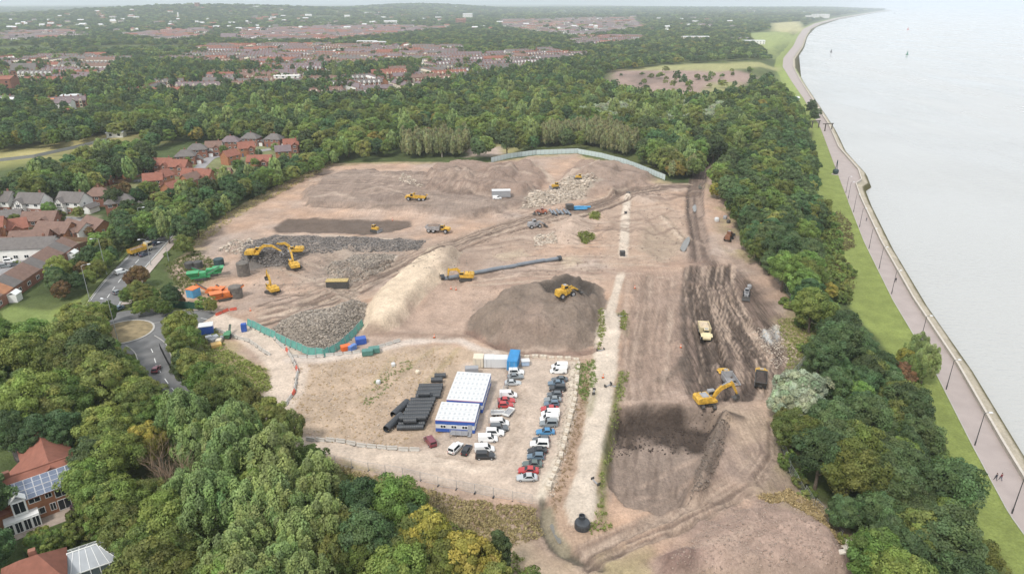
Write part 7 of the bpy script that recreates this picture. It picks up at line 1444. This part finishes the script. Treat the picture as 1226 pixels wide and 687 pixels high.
# ------------------------------------------------------------------ people on the promenade
def person(x, y, z, rz, label, top, legs, walk=.25):
    m, nt, b = newmat('clothing_' + label.split()[2]); n = nt.nodes; l = nt.links; tc = n.new('ShaderNodeTexCoord'); sx = n.new('ShaderNodeSeparateXYZ'); cr_ = n.new('ShaderNodeValToRGB'); l.new(tc.outputs['Object'], sx.inputs[0]); dv_ = n.new('ShaderNodeMath'); dv_.operation = 'DIVIDE'; dv_.inputs[1].default_value = 2.0; l.new(sx.outputs[2], dv_.inputs[0]); l.new(dv_.outputs[0], cr_.inputs[0]); cr_.color_ramp.interpolation = 'CONSTANT'
    el = cr_.color_ramp.elements; el[0].position = 0; el[0].color = (.03, .03, .03, 1); el[1].position = .04; el[1].color = (*legs, 1); q = el.new(.46); q.color = (*top, 1); q = el.new(.745); q.color = (.45, .28, .21, 1); l.new(cr_.outputs[0], b.inputs['Base Color'])
    J = [((0, 0, .95), .15), ((0, 0, 1.15), .15), ((0, 0, 1.38), .17), ((0, 0, 1.50), .06), ((0.02, 0, 1.60), .10), ((0.02, 0, 1.71), .085), ((walk * .3, .1, .88), .10), ((walk * .75, .1, .50), .065), ((walk, .1, .09), .05), ((walk + .15, .1, .04), .04),
         ((-walk * .1, -.1, .88), .10), ((-walk * .3, -.1, .5), .065), ((-walk * 1.2, -.1, .12), .05), ((-walk * 1.1 + .14, -.1, .04), .04), ((0, .2, 1.40), .065), ((-.06, .25, 1.13), .05), ((.08, .24, .9), .04), ((.14, .24, .82), .035), ((0, -.2, 1.40), .065), ((.05, -.25, 1.13), .05), ((.22, -.24, .95), .04), ((.28, -.23, .88), .035)]
    E = [(0, 1), (1, 2), (2, 3), (3, 4), (4, 5), (0, 6), (6, 7), (7, 8), (8, 9), (0, 10), (10, 11), (11, 12), (12, 13), (2, 14), (14, 15), (15, 16), (16, 17), (2, 18), (18, 19), (19, 20), (20, 21)]
    me = bpy.data.meshes.new('body'); me.from_pydata([j[0] for j in J], E, []); me.materials.append(m); e = empty('person', (x, y, z), rz, label, 'person'); o = ob('body', me, e); sm = o.modifiers.new('skin', 'SKIN')
    for v, j in zip(me.skin_vertices[0].data, J): v.radius = (j[1], j[1])
    me.skin_vertices[0].data[0].use_root = True; o.modifiers.new('sub', 'SUBSURF').levels = 1; o.modifiers['sub'].render_levels = 2
    ob('hair', MB().loft([[(.02 + q * math.cos(6.2832 * i / 10), q * math.sin(6.2832 * i / 10), zz) for i in range(10)] for q, zz in ((.10, 1.66), (.112, 1.72), (.09, 1.79), (.03, 1.82))]).mesh('hair', M_TIMBER), e)
for px, py, rz, lb, tp, lg in ((1191.5, 575, 100, 'person in dark jacket walking beside a friend on the promenade', (.03, .035, .05), (.03, .03, .04)), (1197.5, 575, 98, 'person in maroon top walking beside a friend on the promenade', (.16, .03, .04), (.04, .05, .09)), (1072, 338, 80, 'person in black coat walking alone by a lamp post', (.02, .02, .025), (.03, .03, .03)), (1037, 265, 260, 'person in grey hood walking far along the promenade', (.14, .14, .15), (.03, .03, .05))):
    x, y = P(px, py); person(x, y, ZP + .06, R(rz), lb, tp, lg)
# ------------------------------------------------------------------ loose stone, weeds, water lying on the ground
def stone_mat(name, rgb, var=.5):
    m, nt, b = newmat(name); n = nt.nodes; l = nt.links; ge = n.new('ShaderNodeNewGeometry'); mr = n.new('ShaderNodeMapRange'); mr.inputs[3].default_value = 1 - var; mr.inputs[4].default_value = 1 + var; l.new(ge.outputs['Random Per Island'], mr.inputs[0]); mu = n.new('ShaderNodeVectorMath'); mu.operation = 'SCALE'; mu.inputs[0].default_value = rgb; l.new(mr.outputs[0], mu.inputs['Scale']); l.new(mu.outputs[0], b.inputs['Base Color']); b.inputs['Roughness'].default_value = .95; return m
CUBE = np.array([(-1, -1, -1), (1, -1, -1), (1, 1, -1), (-1, 1, -1), (-1, -1, 1), (1, -1, 1), (1, 1, 1), (-1, 1, 1)], float) * .5; CF = np.array([(3, 2, 1, 0), (4, 5, 6, 7), (0, 1, 5, 4), (1, 2, 6, 5), (2, 3, 7, 6), (3, 0, 4, 7)])
def scatter_in(poly, n, rng):
    w = W(poly) if poly[0][1] > 0 else poly; xs = [p[0] for p in w]; ys = [p[1] for p in w]; A = np.stack([rng.uniform(min(xs), max(xs), n * 4), rng.uniform(min(ys), max(ys), n * 4)], 1); return A[inside(A[:, 0], A[:, 1], w)][:n]
def stones(name, poly, n, s0, s1, m, seed=1, flat=.6):
    s0, s1 = s0 * .8, s1 * .62
    rng = np.random.default_rng(seed); A = scatter_in(poly, n, rng); V = []
    for x, y in A:
        s = s0 * (s1 / s0) ** (rng.uniform() ** 2.2); c = CUBE * (1 + rng.uniform(-.35, .35, (8, 3))) * np.array([s * rng.uniform(.7, 1.6), s, s * flat]); a = rng.uniform(0, 6.28); q = np.stack([c[:, 0] * math.cos(a) - c[:, 1] * math.sin(a), c[:, 0] * math.sin(a) + c[:, 1] * math.cos(a), c[:, 2]], 1); V.append(q + np.array([x, y, gz(x, y) + s * flat * .3]))
    k = len(V); Fq = (np.arange(k)[:, None, None] * 8 + CF[None]).reshape(-1, 4); return tag(ob(name, np_mesh(name, np.concatenate(V), Fq, m)), kind='stuff')
ST_G = stone_mat('rubble_grey', (.27, .23, .19)); ST_D = stone_mat('rubble_dark', (.15, .135, .125)); ST_W = stone_mat('rubble_white', (.44, .37, .30), .4); ST_B = stone_mat('rubble_brown', (.31, .235, .19), .25)
stones('rubble', [(324, 394), (345, 380), (385, 372), (420, 360), (439, 365), (436, 385), (412, 409), (385, 420), (350, 413)], 5200, .25, .9, ST_G, 1); stones('rubble', [(285, 320), (292, 302), (315, 298), (350, 298), (362, 308), (345, 320)], 2400, .3, 1.1, ST_D, 2); stones('rubble', [(290, 294), (330, 285), (420, 285), (510, 289), (500, 300), (440, 302), (350, 306), (300, 316)], 4200, .25, .9, ST_D, 3)
stones('rubble', [(388, 322), (430, 305), (475, 305), (466, 318), (440, 334), (400, 338)], 2400, .25, .8, ST_G, 4); stones('pale_rubble', [(622, 250), (640, 232), (690, 218), (716, 222), (700, 236), (660, 246)], 1300, .4, 1.8, ST_W, 5); stones('pale_rubble', [(262, 300), (275, 288), (300, 286), (305, 300), (285, 306)], 260, .3, 1.8, ST_W, 6); stones('pale_rubble', [(640, 295), (640, 282), (662, 280), (668, 292)], 500, .3, 1.3, ST_W, 7)
stones('pale_rubble', [(478, 222), (482, 212), (500, 222), (510, 230), (490, 226)], 160, .4, 1.4, ST_W, 8); stones('gravel', [(800, 690), (812, 662), (850, 625), (900, 602), (950, 605), (1000, 650), (1040, 690)], 2200, .1, .42, ST_B, 9); stones('gravel', [(900, 390), (935, 388), (960, 430), (930, 440)], 500, .15, .7, ST_W, 10); stones('gravel', [(655, 600), (684, 432), (696, 432), (690, 500), (666, 590)], 900, .12, .5, ST_W, 11)
stones('gravel', [(360, 380), (300, 340), (380, 300), (560, 300), (560, 330), (440, 345), (420, 360)], 1100, .15, .6, ST_G, 12); stones('gravel', [(600, 330), (560, 260), (700, 215), (830, 230), (830, 310), (700, 330)], 1500, .2, .8, ST_B, 13); stones('gravel', [(345, 490), (350, 440), (480, 420), (550, 420), (520, 470), (480, 540), (380, 530)], 900, .12, .45, ST_W, 14); stones('spoil_clods', [(824, 604), (834, 565), (852, 515), (864, 499), (875, 504), (864, 545), (846, 590)], 500, .2, .7, stone_mat('clod', (.16, .125, .10), .15), 15); stones('spoil_clods', [(735, 490), (860, 486), (850, 520), (735, 525)], 300, .2, .6, M_DIRT, 16); stones('gravel', [(560, 345), (722, 332), (715, 417), (575, 405)], 1200, .12, .4, stone_mat('mound_stone', (.185, .148, .12), .25), 17)
for i, (x, y, s) in enumerate(((1014, 650, 1.0), (1020, 658, 1.2), (1026, 664, 1.3), (1032, 672, 1.1), (1022, 670, .8), (1012, 658, .8), (1036, 680, 1.0), (1008, 662, .6))):
    g = G(x, y); rng = np.random.default_rng(i); V = CUBE * (1 + rng.uniform(-.25, .25, (8, 3))) * np.array([1.6, 1.2, .9]) * s; mb = MB(); 
    mb.loft([[V[j] * np.array([1, 1, .6]) for j in (0, 1, 2, 3)], [V[j] * 1.12 * np.array([1, 1, 0]) for j in (0, 1, 2, 3)], [V[j] * np.array([.9, .9, 1]) for j in (4, 5, 6, 7)], [V[j] * np.array([.5, .5, 1.25]) for j in (4, 5, 6, 7)]]); o = mb.build('boulder', mat('boulder_stone', (.60, .54, .46), .9, .15, 1.5, bump=.3)); o.location = (g.x, g.y, g.z + .3 * s); tag(o, 'pale boulder in the row at the wood edge by the gravel heap', 'boulder', 'boulders at the wood edge')
def weeds(name, poly, n, hh, m, seed):
    rng = np.random.default_rng(seed); A = scatter_in(poly, n, rng); k = 9; pos = []; 
    for x, y in A:
        s = hh * rng.uniform(.5, 1.3); q = rng.normal(size=(k, 3)) * s * np.array([.45, .45, .25]); q[:, 2] = np.abs(q[:, 2]) + s * .3; pos.append(q + np.array([x, y, gz(x, y)]))
    pos = np.concatenate(pos); nr = rng.normal(size=pos.shape); nr[:, 2] += .8; nr /= np.linalg.norm(nr, axis=1, keepdims=True); V, Q = leaf_quads(pos, nr, hh * .5, rng, .3); T = np.repeat(rng.uniform(.6, 1.4, (len(pos), 1)) * np.ones((1, 4)), 4, 0).astype(np.float32); return tag(ob(name, np_mesh(name, V, Q, m, False, {'tint': ('FLOAT_COLOR', T)})), kind='stuff')
LDRY = foliage_mat('dry_weed', (.38, .29, .15), .2)
weeds('weeds', [(742, 445), (752, 446), (746, 478), (735, 520), (727, 560), (722, 610), (734, 632), (700, 645), (716, 610), (720, 570), (730, 520), (738, 470)], 420, .5, LEAF['olive'], 1); weeds('weeds', [(690, 436), (712, 430), (714, 460), (700, 480), (690, 470)], 220, .5, LEAF['olive'], 2); weeds('weeds', [(744, 370), (752, 376), (748, 395), (742, 392)], 90, .5, LEAF['green'], 3); weeds('weeds', [(716, 380), (722, 372), (724, 400), (716, 425)], 120, .5, LEAF['green'], 4)
weeds('dry_grass', [(660, 600), (690, 470), (712, 440), (700, 500), (676, 590), (664, 620)], 420, .3, LDRY, 5); weeds('weeds', [(432, 490), (452, 452), (470, 436), (492, 430), (494, 440), (470, 460), (456, 480)], 130, .35, LEAF['olive'], 6); weeds('dry_grass', [(345, 500), (356, 440), (520, 415), (556, 425), (520, 460), (490, 540), (400, 534), (365, 520)], 700, .28, LDRY, 7); weeds('dry_grass', [(380, 548), (440, 568), (560, 598), (640, 608), (650, 640), (600, 660), (540, 628), (450, 585)], 1600, .5, LDRY, 8)
weeds('weeds', [(380, 552), (450, 582), (540, 625), (600, 665), (620, 660), (640, 690), (590, 690), (500, 620)], 700, .6, LEAF['olive'], 9); weeds('weeds', [(700, 292), (690, 285), (706, 280), (714, 284)], 120, .9, LEAF['green'], 10); weeds('weeds', [(706, 262), (708, 252), (718, 253), (716, 264)], 110, .9, LEAF['green'], 11); weeds('weeds', [(930, 382), (975, 385), (982, 400), (955, 432), (935, 500), (925, 480), (945, 430)], 900, .5, LEAF['olive'], 12)
weeds('dry_grass', [(905, 596), (945, 585), (990, 612), (1020, 650), (1000, 655), (965, 628)], 700, .5, LDRY, 13); weeds('weeds', [(232, 400), (258, 395), (272, 420), (318, 442), (326, 468), (300, 470), (262, 440)], 900, .6, LEAF['olive'], 14); weeds('weeds', [(196, 318), (236, 300), (262, 318), (250, 335), (218, 350)], 700, .6, LEAF['olive'], 15); weeds('dry_grass', [(300, 250), (240, 292), (228, 300), (222, 290), (300, 240), (395, 192), (400, 198)], 900, .6, LDRY, 16)
weeds('reeds', [(1002, 250), (1018, 268), (1024, 296), (1004, 304), (1026, 326), (1018, 362), (1000, 350), (996, 280)], 1300, .7, foliage_mat('leaf_scrub', (.15, .135, .055), .2), 17); weeds('reeds', [(1082, 425), (1098, 440), (1122, 520), (1150, 575), (1130, 570), (1098, 500)], 900, .7, LEAF['olive'], 18)
weeds('garden_hedge', [(75, 596), (100, 588), (112, 598), (100, 612), (80, 606)], 260, .8, foliage_mat('leaf_purple', (.06, .035, .045), .2), 19)
M_PUD = mat('puddle_water', (.16, .15, .13), .06, .1, .5, spec=.6)
def puddle(poly, i):
    w = W(poly); z = max(gz(*p) for p in w) + .03; mb = MB(); q = catmull(w + [w[0]], 5)[:-1]; mb.add([(p.x, p.y, z) for p in q], [tuple(range(len(q)))]); tag(mb.build('puddle', M_PUD), kind='structure')
for i, q in enumerate(([(814, 298), (818, 290), (824, 284), (826, 288), (822, 298), (818, 302)], [(829, 246), (833, 243), (834, 250), (831, 252)], [(836, 222), (840, 219), (841, 224), (837, 225)], [(658, 628), (662, 626), (672, 645), (668, 648)])): puddle(q, i)
# spoil heap lip, stakes and cones that mark the works
for i, (x, y) in enumerate(((540, 346), (546, 347), (470, 264), (722, 452), (760, 345), (815, 416), (300, 372), (520, 404))):
    g = G(x, y); e = empty('traffic_cone', g, 0, 'orange and white cone standing on the bare works ground', 'cone', 'cones on the works'); ob('foot', MB().box(-.3, .3, -.3, .3, 0, .06).mesh('foot', M_BLK), e); ob('cone', MB().tube([(0, 0, .06), (0, 0, .45), (0, 0, .62), (0, 0, 1.0)], [.26, .17, .13, .05], 10).mesh('cone', MATS['safety_orange']), e); ob('sleeve', MB().tube([(0, 0, .42), (0, 0, .66)], [.19, .135], 10, False).mesh('sleeve', M_CABW), e)
# debris bags by the wood
for i, (x, y, s, m) in enumerate(((858, 265, 1.6, M_CABW), (868, 262, 1.4, M_GREYP), (872, 267, 1.3, M_STEEL), (897, 345, 1.2, M_GREYP), (500, 447, .9, M_CRM), (566 - 95, 438, .9, M_CABW), (453, 459, .9, M_CABW))):
    g = G(x, y); e = empty('bulk_bag', g, i, ('white', 'grey', 'dark', 'grey', 'cream', 'white', 'white')[i] + (' bulk bag dumped at the wood edge' if i < 4 else ' bulk bag among weeds above the pipe stacks'), 'bag', 'bulk bags at the wood edge' if i < 4 else 'bulk bags among weeds'); ob('sack', MB().loft([[(q * s * math.copysign(abs(math.cos(6.2832 * k / 12)) ** .6, math.cos(6.2832 * k / 12)), q * s * math.copysign(abs(math.sin(6.2832 * k / 12)) ** .6, math.sin(6.2832 * k / 12)), z * s) for k in range(12)] for q, z in ((.48, -.1), (.56, .3), (.55, .75), (.42, .95), (.2, 1.0))]).mesh('sack', m), e); ob('lifting_loop', MB().tube([(-.3 * s, 0, .9 * s), (0, 0, 1.2 * s), (.3 * s, 0, .9 * s)], .03, 4).mesh('lifting_loop', m), e)
